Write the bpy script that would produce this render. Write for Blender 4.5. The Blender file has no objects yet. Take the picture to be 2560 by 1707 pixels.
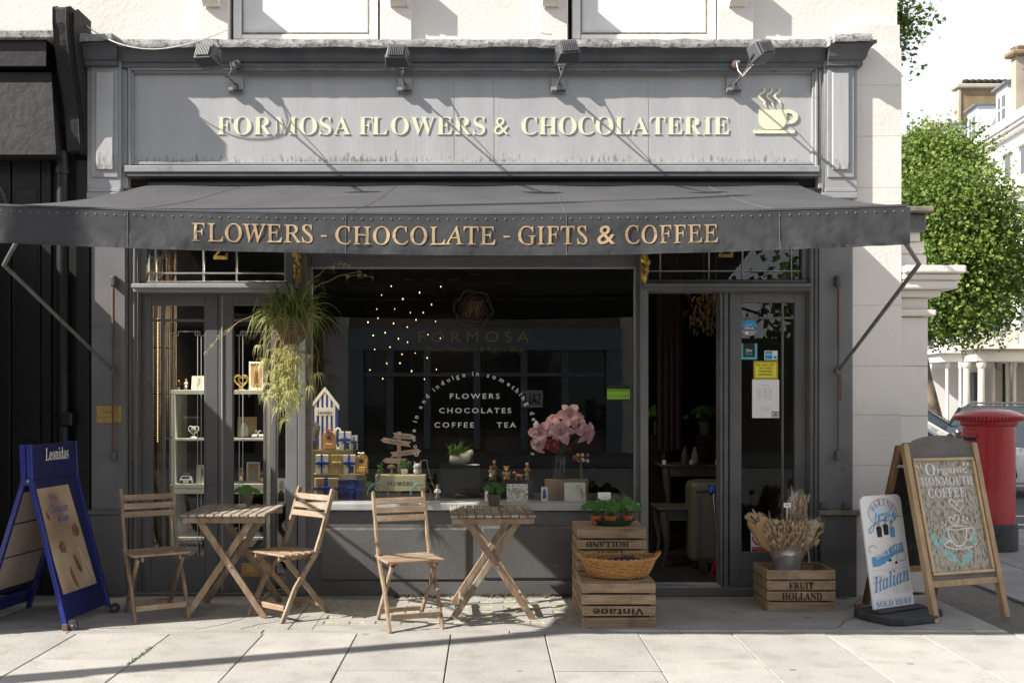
import bpy, math, random
from mathutils import Vector as V, Matrix, noise
S = bpy.context.scene; C = S.collection
rnd = random.Random(7)
F0, HX, HY, HC, DC = 2600.0, 1217.0, 990.0, 1.52, 7.95
# ---------------- camera, world, sun, exposure ----------------
cd = bpy.data.cameras.new('camera'); cam = bpy.data.objects.new('camera', cd); C.objects.link(cam)
cam.location = (0, -DC, HC); cam.rotation_euler = (math.pi/2, 0, 0)
cd.sensor_width = 36; cd.lens = F0/2560*36; cd.shift_x = 63/2560; cd.shift_y = 137/2560
cd.clip_start = .05; cd.clip_end = 800; S.camera = cam
SUN = V((1, .36, -.84)).normalized()
elev = math.asin(-SUN.z); az = math.atan2(-SUN.x, -SUN.y)
w = bpy.data.worlds.new('World'); S.world = w; w.use_nodes = True
nt = w.node_tree; bg = nt.nodes['Background']
sky = nt.nodes.new('ShaderNodeTexSky'); sky.sky_type = 'NISHITA'; sky.sun_disc = False
sky.sun_elevation = elev; sky.sun_rotation = az; sky.air_density = 1.0; sky.dust_density = 2.5; sky.ozone_density = 1.0
tc = nt.nodes.new('ShaderNodeTexCoord'); mp = nt.nodes.new('ShaderNodeMapping'); mp.inputs['Scale'].default_value = (1, 1, 3)
nz = nt.nodes.new('ShaderNodeTexNoise'); nz.inputs['Scale'].default_value = 1.6; nz.inputs['Detail'].default_value = 7
rp = nt.nodes.new('ShaderNodeValToRGB'); rp.color_ramp.elements[0].position = .22; rp.color_ramp.elements[0].color = (0, 0, 0, 1)
rp.color_ramp.elements[1].position = .62; rp.color_ramp.elements[1].color = (1, 1, 1, 1)
mx = nt.nodes.new('ShaderNodeMix'); mx.data_type = 'RGBA'; mx.inputs['B'].default_value = (7.7, 7.85, 8.3, 1)
L = nt.links.new
L(tc.outputs['Generated'], mp.inputs['Vector']); L(mp.outputs[0], nz.inputs['Vector']); L(nz.outputs['Fac'], rp.inputs[0])
sx = nt.nodes.new('ShaderNodeSeparateXYZ'); L(tc.outputs['Generated'], sx.inputs[0])
hz = nt.nodes.new('ShaderNodeMapRange'); hz.inputs['From Min'].default_value = .38; hz.inputs['From Max'].default_value = .75; hz.inputs['To Min'].default_value = 1; hz.inputs['To Max'].default_value = 0
L(sx.outputs['Z'], hz.inputs['Value'])
cm = nt.nodes.new('ShaderNodeMath'); cm.operation = 'MULTIPLY_ADD'; cm.inputs[1].default_value = .35; cm.use_clamp = True; L(rp.outputs[0], cm.inputs[0]); L(hz.outputs[0], cm.inputs[2])
L(cm.outputs[0], mx.inputs['Factor']); L(sky.outputs[0], mx.inputs['A']); L(mx.outputs['Result'], bg.inputs['Color'])
bg.inputs['Strength'].default_value = .075
sl = bpy.data.lights.new('sun', 'SUN'); sl.energy = 5.0; sl.angle = math.radians(.55); sl.color = (1, .95, .88)
so = bpy.data.objects.new('sun', sl); C.objects.link(so); so.rotation_euler = SUN.to_track_quat('-Z', 'Y').to_euler(); so.location = (-12, -8, 12)
S.view_settings.view_transform = 'Standard'; S.view_settings.look = 'None'; S.view_settings.exposure = .88; S.view_settings.gamma = 1
S.view_settings.use_curve_mapping = False
S.cycles.max_bounces = 7; S.cycles.transparent_max_bounces = 16

# ---------------- helpers ----------------
def X(px, Y=0): return (px-HX)/F0*(DC+Y)
def Z(py, Y=0): return HC+(HY-py)/F0*(DC+Y)
def PT(px, py, Y=0): return V((X(px, Y), Y, Z(py, Y)))
I4 = Matrix.Identity(4)
class MB:
    def __init__(s): s.v = []; s.f = []
    def add(s, vs, fs, M=None):
        n = len(s.v)
        s.v += [tuple(M @ V(p)) if M is not None else tuple(p) for p in vs]
        s.f += [[i+n for i in f] for f in fs]; return s
    def box(s, x0, x1, y0, y1, z0, z1, M=None):
        return s.add([(x0,y0,z0),(x1,y0,z0),(x1,y1,z0),(x0,y1,z0),(x0,y0,z1),(x1,y0,z1),(x1,y1,z1),(x0,y1,z1)],
            [(0,3,2,1),(4,5,6,7),(0,1,5,4),(1,2,6,5),(2,3,7,6),(3,0,4,7)], M)
    def pb(s, x0, x1, y0, y1, Y, Yb):      # box whose front face, at depth Y, spans the given extent in the facade grid
        return s.box(X(x0, Y), X(x1, Y), Y, Yb, Z(y1, Y), Z(y0, Y))
    def bar(s, p, q, w, h, up=(0,0,1)):
        p, q = V(p), V(q); d = (q-p).normalized(); u = V(up); r = d.cross(u)
        if r.length < 1e-4: r = d.cross(V((1,0,0)))
        r.normalize(); u = r.cross(d).normalized()
        vs = [e+r*a*w/2+u*b*h/2 for e in (p, q) for a, b in ((-1,-1),(1,-1),(1,1),(-1,1))]
        return s.add(vs, [(0,1,2,3),(7,6,5,4),(0,4,5,1),(1,5,6,2),(2,6,7,3),(3,7,4,0)])
    def tube(s, pts, r, n=8, cap=True):
        pts = [V(p) for p in pts]; rs = r if isinstance(r, (list, tuple)) else [r]*len(pts)
        vs = []; u = None
        for i, p in enumerate(pts):
            d = (pts[min(i+1, len(pts)-1)]-pts[max(i-1, 0)])
            d = d.normalized() if d.length > 1e-9 else V((0,0,1))
            if u is None: u = d.cross(V((0,0,1)) if abs(d.z) < .9 else V((1,0,0)))
            else: u = u-d*u.dot(d)
            if u.length < 1e-6: u = d.orthogonal()
            u.normalize(); b = d.cross(u)
            vs += [p+(u*math.cos(t*2*math.pi/n)+b*math.sin(t*2*math.pi/n))*rs[i] for t in range(n)]
        fs = [(i*n+t, i*n+(t+1) % n, (i+1)*n+(t+1) % n, (i+1)*n+t) for i in range(len(pts)-1) for t in range(n)]
        if cap: fs += [tuple(range(n))[::-1], tuple((len(pts)-1)*n+t for t in range(n))]
        return s.add(vs, fs)
    def lathe(s, prof, c=(0,0,0), n=20, M=None, sx=1, sy=1):
        c = V(c); vs = [(c.x+r*sx*math.cos(t*2*math.pi/n), c.y+r*sy*math.sin(t*2*math.pi/n), c.z+z) for r, z in prof for t in range(n)]
        fs = [(i*n+t, i*n+(t+1) % n, (i+1)*n+(t+1) % n, (i+1)*n+t) for i in range(len(prof)-1) for t in range(n)]
        if prof[0][0] > 1e-5: fs.append(tuple(range(n))[::-1])
        if prof[-1][0] > 1e-5: fs.append(tuple((len(prof)-1)*n+t for t in range(n)))
        return s.add(vs, fs, M)
    def ball(s, c, r, n=10, m=6, sc=(1,1,1)):
        return s.lathe([(max(1e-6, math.sin(math.pi*i/m))*r*sc[0], -math.cos(math.pi*i/m)*r*sc[2]) for i in range(m+1)], c, n)
    def prism(s, pts, F, w0=0, w1=.001):   # 2-D outline on frame F, thickness along its normal
        n = len(pts)
        return s.add([(a, b, w1) for a, b in pts]+[(a, b, w0) for a, b in pts],
            [tuple(range(n)), tuple(range(2*n-1, n-1, -1))]+[(i, n+i, n+(i+1) % n, (i+1) % n) for i in range(n)], F)
    def strip(s, pts, wd, F, w0=0, w1=.001):   # a painted stroke along 2-D points
        P = [V((a, b)) for a, b in pts]; n = len(P); l = []; r = []
        for i in range(n):
            d = P[min(i+1, n-1)]-P[max(i-1, 0)]
            if d.length < 1e-9: d = V((1, 0))
            d.normalize(); k = wd[i] if isinstance(wd, (list, tuple)) else wd
            l.append(P[i]+V((-d.y, d.x))*k/2); r.append(P[i]-V((-d.y, d.x))*k/2)
        for i in range(n-1): s.add([(r[i].x, r[i].y, w1), (r[i+1].x, r[i+1].y, w1), (l[i+1].x, l[i+1].y, w1), (l[i].x, l[i].y, w1)], [(0,1,2,3)], F)
        return s
    def extr(s, prof, x0, x1, w0=0, w1=0):        # a (Y, z) moulding profile run along X, mitred outwards by its Y
        vs = [(x0, y, z) for y, z in prof]+[(x1, y, z) for y, z in prof]; n = len(prof)
        return s.add(vs, [(i, n+i, n+(i+1) % n, (i+1) % n) for i in range(n)]+[tuple(range(n))[::-1], tuple(range(n, 2*n))])
    def build(s, name, m, parent=None, smooth=False, bev=0, seg=1, loc=None, label=None, kind=None):
        me = bpy.data.meshes.new(name); me.from_pydata(s.v, [], s.f); me.materials.append(m); me.update()
        if smooth: me.shade_smooth() if hasattr(me, 'shade_smooth') else [setattr(p, 'use_smooth', True) for p in me.polygons]
        if smooth:
            try: me.set_sharp_from_angle(angle=math.radians(38))
            except Exception: pass
        o = bpy.data.objects.new(name, me); C.objects.link(o)
        if parent: o.parent = parent
        if loc: o.location = loc
        if bev:
            b = o.modifiers.new('bevel', 'BEVEL'); b.width = bev; b.segments = seg; b.limit_method = 'ANGLE'; b.angle_limit = math.radians(40)
        if label: o['label'] = label
        if kind: o['kind'] = kind
        return o
def thing(name, label, cat, loc=(0,0,0), rz=0, group=None):
    o = bpy.data.objects.new(name, None); C.objects.link(o); o.empty_display_size = .1
    o.location = loc; o.rotation_euler = (0, 0, rz); o['label'] = label; o['category'] = cat
    if group: o['group'] = group
    return o
def tag(o, label, cat, group=None):
    o['label'] = label; o['category'] = cat
    if group: o['group'] = group
    return o
def struct(o): o['kind'] = 'structure'; return o
def frame(o, right, up):
    r = V(right).normalized(); u = V(up); u = (u-r*u.dot(r)).normalized(); n = r.cross(u)
    return Matrix(((r.x, u.x, n.x, o[0]), (r.y, u.y, n.y, o[1]), (r.z, u.z, n.z, o[2]), (0, 0, 0, 1)))
def FY(Y, o=(0, 0)): return frame((o[0], Y, o[1]), (1,0,0), (0,0,1))       # a frame facing the street
BASE = {'serif': (0x1D400, 0x1D41A, 0x1D7CE), 'ital': (0x1D434, 0x1D44E, 0x1D7CE), 'bital': (0x1D468, 0x1D482, 0x1D7CE), 'script': (0x1D4D0, 0x1D4EA, 0), 'bsans': (0x1D5D4, 0x1D5EE, 0x1D7EC)}
def conv(t, st):
    if st not in BASE: return t
    A, a, d = BASE[st]; o = ''
    for c in t:
        if 'A' <= c <= 'Z': o += chr(A+ord(c)-65)
        elif 'a' <= c <= 'z': o += '\u210e' if (st == 'ital' and c == 'h') else chr(a+ord(c)-97)
        elif '0' <= c <= '9' and d: o += chr(d+ord(c)-48)
        else: o += c
    return o
def tmesh(body, st='sans', ext=0, sp=1, off=0, res=4):
    roman = st == 'roman'
    cu = bpy.data.curves.new('text', 'FONT'); cu.body = conv(body, 'ital' if roman else st); cu.extrude = ext; cu.space_character = sp
    cu.offset = off; cu.resolution_u = res; cu.align_x = 'LEFT'
    ob = bpy.data.objects.new('text', cu); me = bpy.data.meshes.new_from_object(ob)
    vs = [list(v.co) for v in me.vertices]; fs = [list(p.vertices) for p in me.polygons]
    bpy.data.objects.remove(ob); bpy.data.curves.remove(cu); bpy.data.meshes.remove(me)
    if roman:
        for v in vs: v[0] -= v[1]*.262
    return vs, fs
def fit(vs, u0, u1, v0, v1):
    xs = [v[0] for v in vs]; ys = [v[1] for v in vs]; a, b, c, d = min(xs), max(xs), min(ys), max(ys)
    kx = (u1-u0)/(b-a) if b > a else 1; ky = (v1-v0)/(d-c) if d > c else 1
    return [(u0+(v[0]-a)*kx, v0+(v[1]-c)*ky, v[2]) for v in vs]
def text(mb, body, F, u0, u1, v0, v1, w=.0015, st='sans', sp=1, ext=0, off=0, res=3):
    vs, fs = tmesh(body, st, 0 if not ext else 1, sp, off, res)
    vs = fit(vs, u0, u1, v0, v1); vs = [(a, b, w+(c*ext if ext else 0)) for a, b, c in vs]
    return mb.add(vs, fs, F)
def ptext(mb, body, x0, x1, y0, y1, Y, **k):
    return text(mb, body, FY(Y), X(x0, Y), X(x1, Y), Z(y1, Y), Z(y0, Y), **k)

# ---------------- materials ----------------
def mat(name, c, c2=None, sc=6, rough=.6, bump=0, bsc=60, metal=0, st=(1,1,1), lo=.35, hi=.65, emit=None, es=0, spec=.5, coat=0, trans=0, detail=5, dirt=None, dsc=2, dlo=.55, dhi=.7, vary=0, spots=None):
    m = bpy.data.materials.new(name); m.use_nodes = True; n = m.node_tree.nodes; l = m.node_tree.links.new
    p = n['Principled BSDF']; p.inputs['Base Color'].default_value = (*c, 1); p.inputs['Roughness'].default_value = rough
    p.inputs['Metallic'].default_value = metal; p.inputs['Specular IOR Level'].default_value = spec
    if coat: p.inputs['Coat Weight'].default_value = coat
    if trans: p.inputs['Transmission Weight'].default_value = trans
    if emit: p.inputs['Emission Color'].default_value = (*emit, 1); p.inputs['Emission Strength'].default_value = es
    if c2 or bump or dirt or vary:
        t = n.new('ShaderNodeTexCoord'); oi = n.new('ShaderNodeObjectInfo'); ad = n.new('ShaderNodeVectorMath'); ad.operation = 'ADD'
        ml = n.new('ShaderNodeVectorMath'); ml.operation = 'SCALE'; ml.inputs[3].default_value = 37.0
        cb = n.new('ShaderNodeCombineXYZ'); l(oi.outputs['Random'], cb.inputs[0]); l(oi.outputs['Random'], cb.inputs[1]); l(cb.outputs[0], ml.inputs[0])
        l(t.outputs['Object'], ad.inputs[0]); l(ml.outputs[0], ad.inputs[1])
        mp = n.new('ShaderNodeMapping'); mp.inputs['Scale'].default_value = st; l(ad.outputs[0], mp.inputs['Vector'])
        col = None
        if c2:
            z = n.new('ShaderNodeTexNoise'); z.inputs['Scale'].default_value = sc; z.inputs['Detail'].default_value = detail; l(mp.outputs[0], z.inputs['Vector'])
            r = n.new('ShaderNodeValToRGB'); r.color_ramp.elements[0].position = lo; r.color_ramp.elements[0].color = (*c, 1)
            r.color_ramp.elements[1].position = hi; r.color_ramp.elements[1].color = (*c2, 1); l(z.outputs['Fac'], r.inputs[0]); col = r.outputs[0]
        if dirt:
            z = n.new('ShaderNodeTexNoise'); z.inputs['Scale'].default_value = dsc; z.inputs['Detail'].default_value = 8; z.inputs['Roughness'].default_value = .65; l(ad.outputs[0], z.inputs['Vector'])
            r = n.new('ShaderNodeValToRGB'); r.color_ramp.elements[0].position = dlo; r.color_ramp.elements[0].color = (0,0,0,1)
            r.color_ramp.elements[1].position = dhi; r.color_ramp.elements[1].color = (1,1,1,1); l(z.outputs['Fac'], r.inputs[0])
            mm = n.new('ShaderNodeMix'); mm.data_type = 'RGBA'; mm.inputs['A'].default_value = (*c, 1); mm.inputs['B'].default_value = (*dirt, 1)
            if col: l(col, mm.inputs['A'])
            l(r.outputs[0], mm.inputs['Factor']); col = mm.outputs['Result']
        if spots:
            vo = n.new('ShaderNodeTexVoronoi'); vo.inputs['Scale'].default_value = 4.2; l(ad.outputs[0], vo.inputs['Vector'])
            lt0 = n.new('ShaderNodeMath'); lt0.operation = 'LESS_THAN'; lt0.inputs[1].default_value = .10; l(vo.outputs['Distance'], lt0.inputs[0])
            g0 = n.new('ShaderNodeSeparateXYZ'); l(vo.outputs['Color'], g0.inputs[0]); g1 = n.new('ShaderNodeMath'); g1.operation = 'GREATER_THAN'; g1.inputs[1].default_value = .62; l(g0.outputs[0], g1.inputs[0])
            g2 = n.new('ShaderNodeMath'); g2.operation = 'MULTIPLY'; l(lt0.outputs[0], g2.inputs[0]); l(g1.outputs[0], g2.inputs[1]); g3 = n.new('ShaderNodeMath'); g3.operation = 'MULTIPLY'; g3.inputs[1].default_value = .6; l(g2.outputs[0], g3.inputs[0])
            ms = n.new('ShaderNodeMix'); ms.data_type = 'RGBA'; l(col, ms.inputs['A']); ms.inputs['B'].default_value = (*spots, 1); l(g3.outputs[0], ms.inputs['Factor']); col = ms.outputs['Result']
        if vary:
            hv = n.new('ShaderNodeHueSaturation'); mv = n.new('ShaderNodeMapRange'); mv.inputs['To Min'].default_value = 1-vary; mv.inputs['To Max'].default_value = 1+vary*.6; l(oi.outputs['Random'], mv.inputs['Value']); l(mv.outputs[0], hv.inputs['Value'])
            l(col, hv.inputs['Color']); col = hv.outputs[0]
        if col: l(col, p.inputs['Base Color'])
        if bump:
            z = n.new('ShaderNodeTexNoise'); z.inputs['Scale'].default_value = bsc; z.inputs['Detail'].default_value = 4; l(mp.outputs[0], z.inputs['Vector'])
            b = n.new('ShaderNodeBump'); b.inputs['Strength'].default_value = bump; b.inputs['Distance'].default_value = .01
            l(z.outputs['Fac'], b.inputs['Height']); l(b.outputs[0], p.inputs['Normal'])
    return m
def glassmat(name, tint=(.9,.93,.92), ior=1.5, rough=0, boost=1):
    m = bpy.data.materials.new(name); m.use_nodes = True; n = m.node_tree.nodes; l = m.node_tree.links.new; n.remove(n['Principled BSDF'])
    t = n.new('ShaderNodeBsdfTransparent'); t.inputs[0].default_value = (*tint, 1); g = n.new('ShaderNodeBsdfGlossy'); g.inputs['Roughness'].default_value = rough
    ge = n.new('ShaderNodeNewGeometry'); dt = n.new('ShaderNodeVectorMath'); dt.operation = 'DOT_PRODUCT'; l(ge.outputs['Incoming'], dt.inputs[0]); l(ge.outputs['Normal'], dt.inputs[1])
    ab_ = n.new('ShaderNodeMath'); ab_.operation = 'ABSOLUTE'; l(dt.outputs['Value'], ab_.inputs[0])
    sb = n.new('ShaderNodeMath'); sb.operation = 'SUBTRACT'; sb.inputs[0].default_value = 1; l(ab_.outputs[0], sb.inputs[1])
    pw_ = n.new('ShaderNodeMath'); pw_.operation = 'POWER'; pw_.inputs[1].default_value = 5; l(sb.outputs[0], pw_.inputs[0])
    mu = n.new('ShaderNodeMath'); mu.operation = 'MULTIPLY_ADD'; mu.inputs[1].default_value = 1-.045*boost; mu.inputs[2].default_value = .045*boost; mu.use_clamp = True; l(pw_.outputs[0], mu.inputs[0])
    x = n.new('ShaderNodeMixShader'); l(mu.outputs[0], x.inputs[0]); l(t.outputs[0], x.inputs[1]); l(g.outputs[0], x.inputs[2])
    l(x.outputs[0], n['Material Output'].inputs[0]); return m
def leafmat(name, c, c2, tr=.35, sc=3):
    m = mat(name, c, c2, sc=sc, rough=.55, lo=.3, hi=.7); n = m.node_tree.nodes; l = m.node_tree.links.new
    p = n['Principled BSDF']; t = n.new('ShaderNodeBsdfTranslucent'); x = n.new('ShaderNodeMixShader'); x.inputs[0].default_value = tr
    src = p.inputs['Base Color'].links[0].from_socket; l(src, t.inputs[0]); l(p.outputs[0], x.inputs[1]); l(t.outputs[0], x.inputs[2])
    l(x.outputs[0], n['Material Output'].inputs[0]); return m
M = {}
def fascia_mat():
    m = mat('fascia_paint', (.415,.42,.425), (.485,.487,.485), sc=2.2, rough=.45, bump=.12, bsc=14, st=(3,1,.5), lo=.3, hi=.7)
    n = m.node_tree.nodes; l = m.node_tree.links.new; p = n['Principled BSDF']
    t = n.new('ShaderNodeTexCoord'); sp = n.new('ShaderNodeSeparateXYZ'); l(t.outputs['Object'], sp.inputs[0])
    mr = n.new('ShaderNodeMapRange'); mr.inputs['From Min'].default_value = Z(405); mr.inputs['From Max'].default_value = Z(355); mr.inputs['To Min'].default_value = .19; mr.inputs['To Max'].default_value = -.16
    l(sp.outputs['Z'], mr.inputs['Value'])
    mp = n.new('ShaderNodeMapping'); mp.inputs['Scale'].default_value = (34, 1, 9); l(t.outputs['Object'], mp.inputs['Vector'])
    z = n.new('ShaderNodeTexNoise'); z.inputs['Scale'].default_value = 1; z.inputs['Detail'].default_value = 6; z.inputs['Roughness'].default_value = .7; l(mp.outputs[0], z.inputs['Vector'])
    z2 = n.new('ShaderNodeTexNoise'); z2.inputs['Scale'].default_value = 1.3; l(t.outputs['Object'], z2.inputs['Vector'])
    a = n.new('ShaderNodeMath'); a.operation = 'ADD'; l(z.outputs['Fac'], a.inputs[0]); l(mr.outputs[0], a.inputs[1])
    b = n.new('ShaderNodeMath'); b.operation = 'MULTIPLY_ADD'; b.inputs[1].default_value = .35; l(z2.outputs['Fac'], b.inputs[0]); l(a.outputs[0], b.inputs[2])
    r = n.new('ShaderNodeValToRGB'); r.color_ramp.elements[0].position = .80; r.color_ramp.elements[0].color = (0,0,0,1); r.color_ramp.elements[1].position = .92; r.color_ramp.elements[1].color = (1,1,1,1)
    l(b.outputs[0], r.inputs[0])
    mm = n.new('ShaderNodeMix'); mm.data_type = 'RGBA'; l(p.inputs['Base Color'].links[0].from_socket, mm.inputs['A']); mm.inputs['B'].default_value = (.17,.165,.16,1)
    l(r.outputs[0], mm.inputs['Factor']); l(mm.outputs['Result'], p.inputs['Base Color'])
    return m
M['fascia'] = fascia_mat()
M['trim'] = mat('grey_trim_paint', (.30,.307,.315), (.355,.36,.365), sc=5, rough=.45, bump=.1, bsc=30, dirt=(.2,.19,.175), dsc=6, dlo=.6, dhi=.75)
M['corn'] = mat('dark_cornice_paint', (.095,.10,.108), (.13,.133,.138), sc=5, rough=.5, bump=.15, bsc=20, dirt=(.2,.19,.17), dsc=9, dlo=.62, dhi=.78)
M['lead'] = mat('weathered_lead', (.20,.198,.19), (.36,.355,.345), sc=14, rough=.75, bump=.7, bsc=30, dirt=(.1,.1,.09), dsc=30, dlo=.52, dhi=.62)
M['paint'] = mat('charcoal_paint', (.118,.119,.122), (.142,.143,.145), sc=4, rough=.42, bump=.12, bsc=45, dirt=(.075,.07,.065), dsc=7, dlo=.6, dhi=.8)
M['pil'] = mat('pilaster_paint', (.155,.156,.16), (.188,.189,.192), sc=3, rough=.5, bump=.12, bsc=50, dirt=(.1,.098,.095), dsc=8, dlo=.62, dhi=.8)
M['riser'] = mat('stall_riser_paint', (.098,.098,.099), (.125,.124,.122), sc=3, rough=.5, bump=.2, bsc=30, dirt=(.2,.19,.165), dsc=14, dlo=.66, dhi=.76)
M['worn'] = mat('worn_timber_edge', (.30,.25,.18), (.16,.14,.11), sc=20, rough=.7)
M['sill'] = mat('window_sill_paint', (.42,.43,.44), (.34,.34,.34), sc=8, rough=.4, bump=.1)
M['cream'] = mat('cream_stucco', (.82,.775,.72), (.765,.72,.665), sc=1.7, rough=.85, bump=.3, bsc=35, dirt=(.58,.53,.47), dsc=2.6, dlo=.58, dhi=.85)
M['white'] = mat('old_white_paint', (.84,.84,.83), (.76,.76,.75), sc=5, rough=.6, bump=.1, dirt=(.5,.42,.32), dsc=6, dlo=.66, dhi=.78)
M['gap'] = mat('dark_gap', (.02,.018,.015), rough=.9)
M['black'] = mat('black_paint', (.006,.006,.007), (.010,.010,.011), sc=6, rough=.45, bump=.2, bsc=20, dirt=(.022,.021,.02), dsc=5, dlo=.62, dhi=.8)
M['blackr'] = mat('rough_black_render', (.016,.015,.015), (.03,.029,.028), sc=7, rough=.8, bump=.8, bsc=18, dirt=(.12,.12,.11), dsc=24, dlo=.66, dhi=.74)
M['letter'] = mat('pale_yellow_letter', (.86,.82,.60), rough=.4)
M['iron'] = mat('grey_iron', (.11,.11,.115), (.16,.155,.15), sc=15, rough=.5, dirt=(.2,.11,.06), dsc=30, dlo=.62, dhi=.72)
M['rust'] = mat('rusty_iron', (.16,.075,.04), (.10,.085,.075), sc=7, rough=.75, st=(1,1,.4))
M['lamp'] = mat('grey_lamp_housing', (.075,.078,.085), rough=.5)
M['canvas'] = mat('charcoal_canvas', (.044,.045,.049), (.057,.058,.062), sc=2.5, rough=.85, bump=.35, bsc=7, st=(1,.5,1), dirt=(.085,.085,.088), dsc=5, dlo=.58, dhi=.9)
M['gold'] = mat('gold_print', (.50,.36,.20), (.43,.30,.165), sc=10, rough=.6)
M['gilt'] = mat('gilded_metal', (.75,.5,.12), (.35,.22,.06), sc=25, rough=.35, metal=.7)
M['brass'] = mat('brass_plate', (.62,.44,.16), (.45,.31,.11), sc=9, rough=.42, metal=.6, bump=.1)
M['slab'] = mat('sandstone_paving', (.43,.41,.375), (.365,.347,.318), sc=2.5, rough=.85, bump=.35, bsc=40, dirt=(.30,.27,.24), dsc=5, dlo=.52, dhi=.80, vary=.17, spots=(.12,.11,.10))
M['conc'] = mat('forecourt_concrete', (.37,.35,.32), (.29,.272,.247), sc=4, rough=.85, bump=.5, bsc=50, dirt=(.2,.19,.175), dsc=18, dlo=.62, dhi=.74, spots=(.1,.095,.09))
M['gblock'] = mat('pavement_glass', (.33,.33,.24), (.47,.455,.36), sc=14, rough=.25, bump=.4, bsc=25)
M['slabg'] = mat('grey_paving', (.27,.255,.235), (.215,.205,.19), sc=2.5, rough=.85, bump=.3, bsc=40, dirt=(.15,.145,.135), dsc=9, dlo=.6, dhi=.8, vary=.12, spots=(.08,.08,.08))
M['joint'] = mat('sandy_joint', (.15,.135,.11), (.10,.09,.075), sc=20, rough=.9)
M['asph'] = mat('asphalt', (.055,.055,.057), (.075,.074,.073), sc=30, rough=.85, bump=.5, bsc=120)
M['line'] = mat('road_line_paint', (.75,.74,.70), (.5,.5,.48), sc=12, rough=.7)
M['kerb'] = mat('granite_kerb', (.36,.35,.34), (.28,.275,.27), sc=30, rough=.8)
M['wood'] = mat('weathered_acacia', (.31,.215,.135), (.20,.135,.085), sc=4, rough=.6, bump=.25, bsc=9, st=(7,7,1), dirt=(.36,.31,.25), dsc=9, dlo=.5, dhi=.72, vary=.16)
M['woodx'] = mat('weathered_acacia_slats', (.36,.265,.18), (.27,.17,.095), sc=4, rough=.6, bump=.25, bsc=9, st=(1,7,7), dirt=(.40,.35,.28), dsc=9, dlo=.5, dhi=.72, vary=.16)
M['woody'] = mat('greyed_table_slats', (.33,.26,.19), (.20,.15,.10), sc=4, rough=.65, bump=.3, bsc=9, st=(7,1,7), dirt=(.42,.38,.33), dsc=8, dlo=.42, dhi=.62, vary=.16)
M['crate'] = mat('crate_pine', (.39,.28,.175), (.25,.17,.10), sc=5, rough=.75, bump=.35, bsc=9, st=(1,5,7), dirt=(.10,.065,.04), dsc=6, dlo=.56, dhi=.78, vary=.16)
M['crated'] = mat('crate_corner_post', (.27,.165,.085), (.14,.085,.045), sc=5, rough=.8, bump=.3, bsc=9, st=(7,7,1))
M['ink'] = mat('black_stencil', (.02,.016,.013), (.06,.04,.025), sc=60, rough=.8, lo=.45, hi=.75)
M['wicker'] = mat('golden_wicker', (.46,.24,.075), (.30,.145,.04), sc=20, rough=.45)
M['wickerd'] = mat('brown_rattan', (.15,.10,.062), (.24,.17,.11), sc=20, rough=.6)
M['terra'] = mat('terracotta', (.50,.135,.05), (.40,.10,.045), sc=8, rough=.75)
M['potg'] = mat('taupe_pot', (.12,.095,.085), (.15,.12,.105), sc=9, rough=.7)
M['soil'] = mat('soil', (.03,.02,.014), rough=.95)
M['green'] = leafmat('pilea_leaf', (.05,.14,.02), (.09,.22,.035))
M['spider'] = leafmat('spider_plant_leaf', (.15,.23,.045), (.36,.40,.13), .4, 12)
M['pale'] = leafmat('pale_runner_leaf', (.50,.52,.17), (.74,.72,.40), .4, 12)
M['twig'] = mat('tan_runner', (.45,.33,.13), rough=.6)
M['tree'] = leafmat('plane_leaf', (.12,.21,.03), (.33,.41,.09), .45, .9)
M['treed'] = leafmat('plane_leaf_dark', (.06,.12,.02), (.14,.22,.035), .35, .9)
M['bark'] = mat('plane_bark', (.12,.09,.06), (.35,.27,.17), sc=2.2, rough=.9, bump=.5, bsc=8, lo=.45, hi=.6)
M['dry'] = mat('dry_grass_heads', (.56,.43,.28), (.40,.285,.17), sc=30, rough=.9)
M['kraft'] = mat('kraft_paper', (.52,.34,.17), (.45,.29,.14), sc=6, rough=.8)
M['zinc'] = mat('galvanised_zinc', (.62,.63,.64), (.36,.37,.38), sc=14, rough=.3, metal=.6)
M['film'] = glassmat('cellophane', (.96,.96,.95), 1.5, .12, 1.6)
M['glass'] = glassmat('window_glass', (.95,.965,.96), 1.52, 0, 1.0)
M['blue'] = mat('royal_blue_metal', (.012,.022,.21), (.009,.017,.16), sc=4, rough=.35, spec=.6, coat=.3)
M['navy'] = mat('navy_sheet', (.012,.016,.095), rough=.45)
M['sand'] = mat('dune_print', (.70,.54,.37), (.27,.185,.115), sc=2.6, rough=.4, lo=.3, hi=.72, detail=1, st=(1,1.2,1))
M['sandw'] = mat('dune_print_back', (.62,.52,.42), (.42,.34,.27), sc=2.6, rough=.5, lo=.3, hi=.7, detail=1)
M['choc'] = mat('printed_chocolates', (.12,.055,.03), (.26,.15,.09), sc=30, rough=.5)
M['offw'] = mat('off_white_card', (.80,.78,.74), rough=.6)
M['wht'] = mat('white_plastic', (.82,.82,.82), rough=.35)
M['shelf'] = mat('white_shelf_board', (.72,.74,.68), rough=.5)
M['rub'] = mat('black_rubber', (.035,.036,.038), (.055,.056,.058), sc=12, rough=.8, bump=.3)
M['pine'] = mat('varnished_pine', (.46,.31,.17), (.33,.205,.10), sc=4, rough=.5, st=(7,7,1), dirt=(.24,.16,.09), dsc=8, dlo=.62, dhi=.75)
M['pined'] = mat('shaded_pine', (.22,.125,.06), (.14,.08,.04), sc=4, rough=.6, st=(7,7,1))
M['cane'] = mat('cane_beading', (.56,.42,.24), (.45,.32,.17), sc=9, rough=.45)
M['slate'] = mat('blackboard', (.018,.018,.018), (.035,.034,.032), sc=6, rough=.6)
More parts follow.
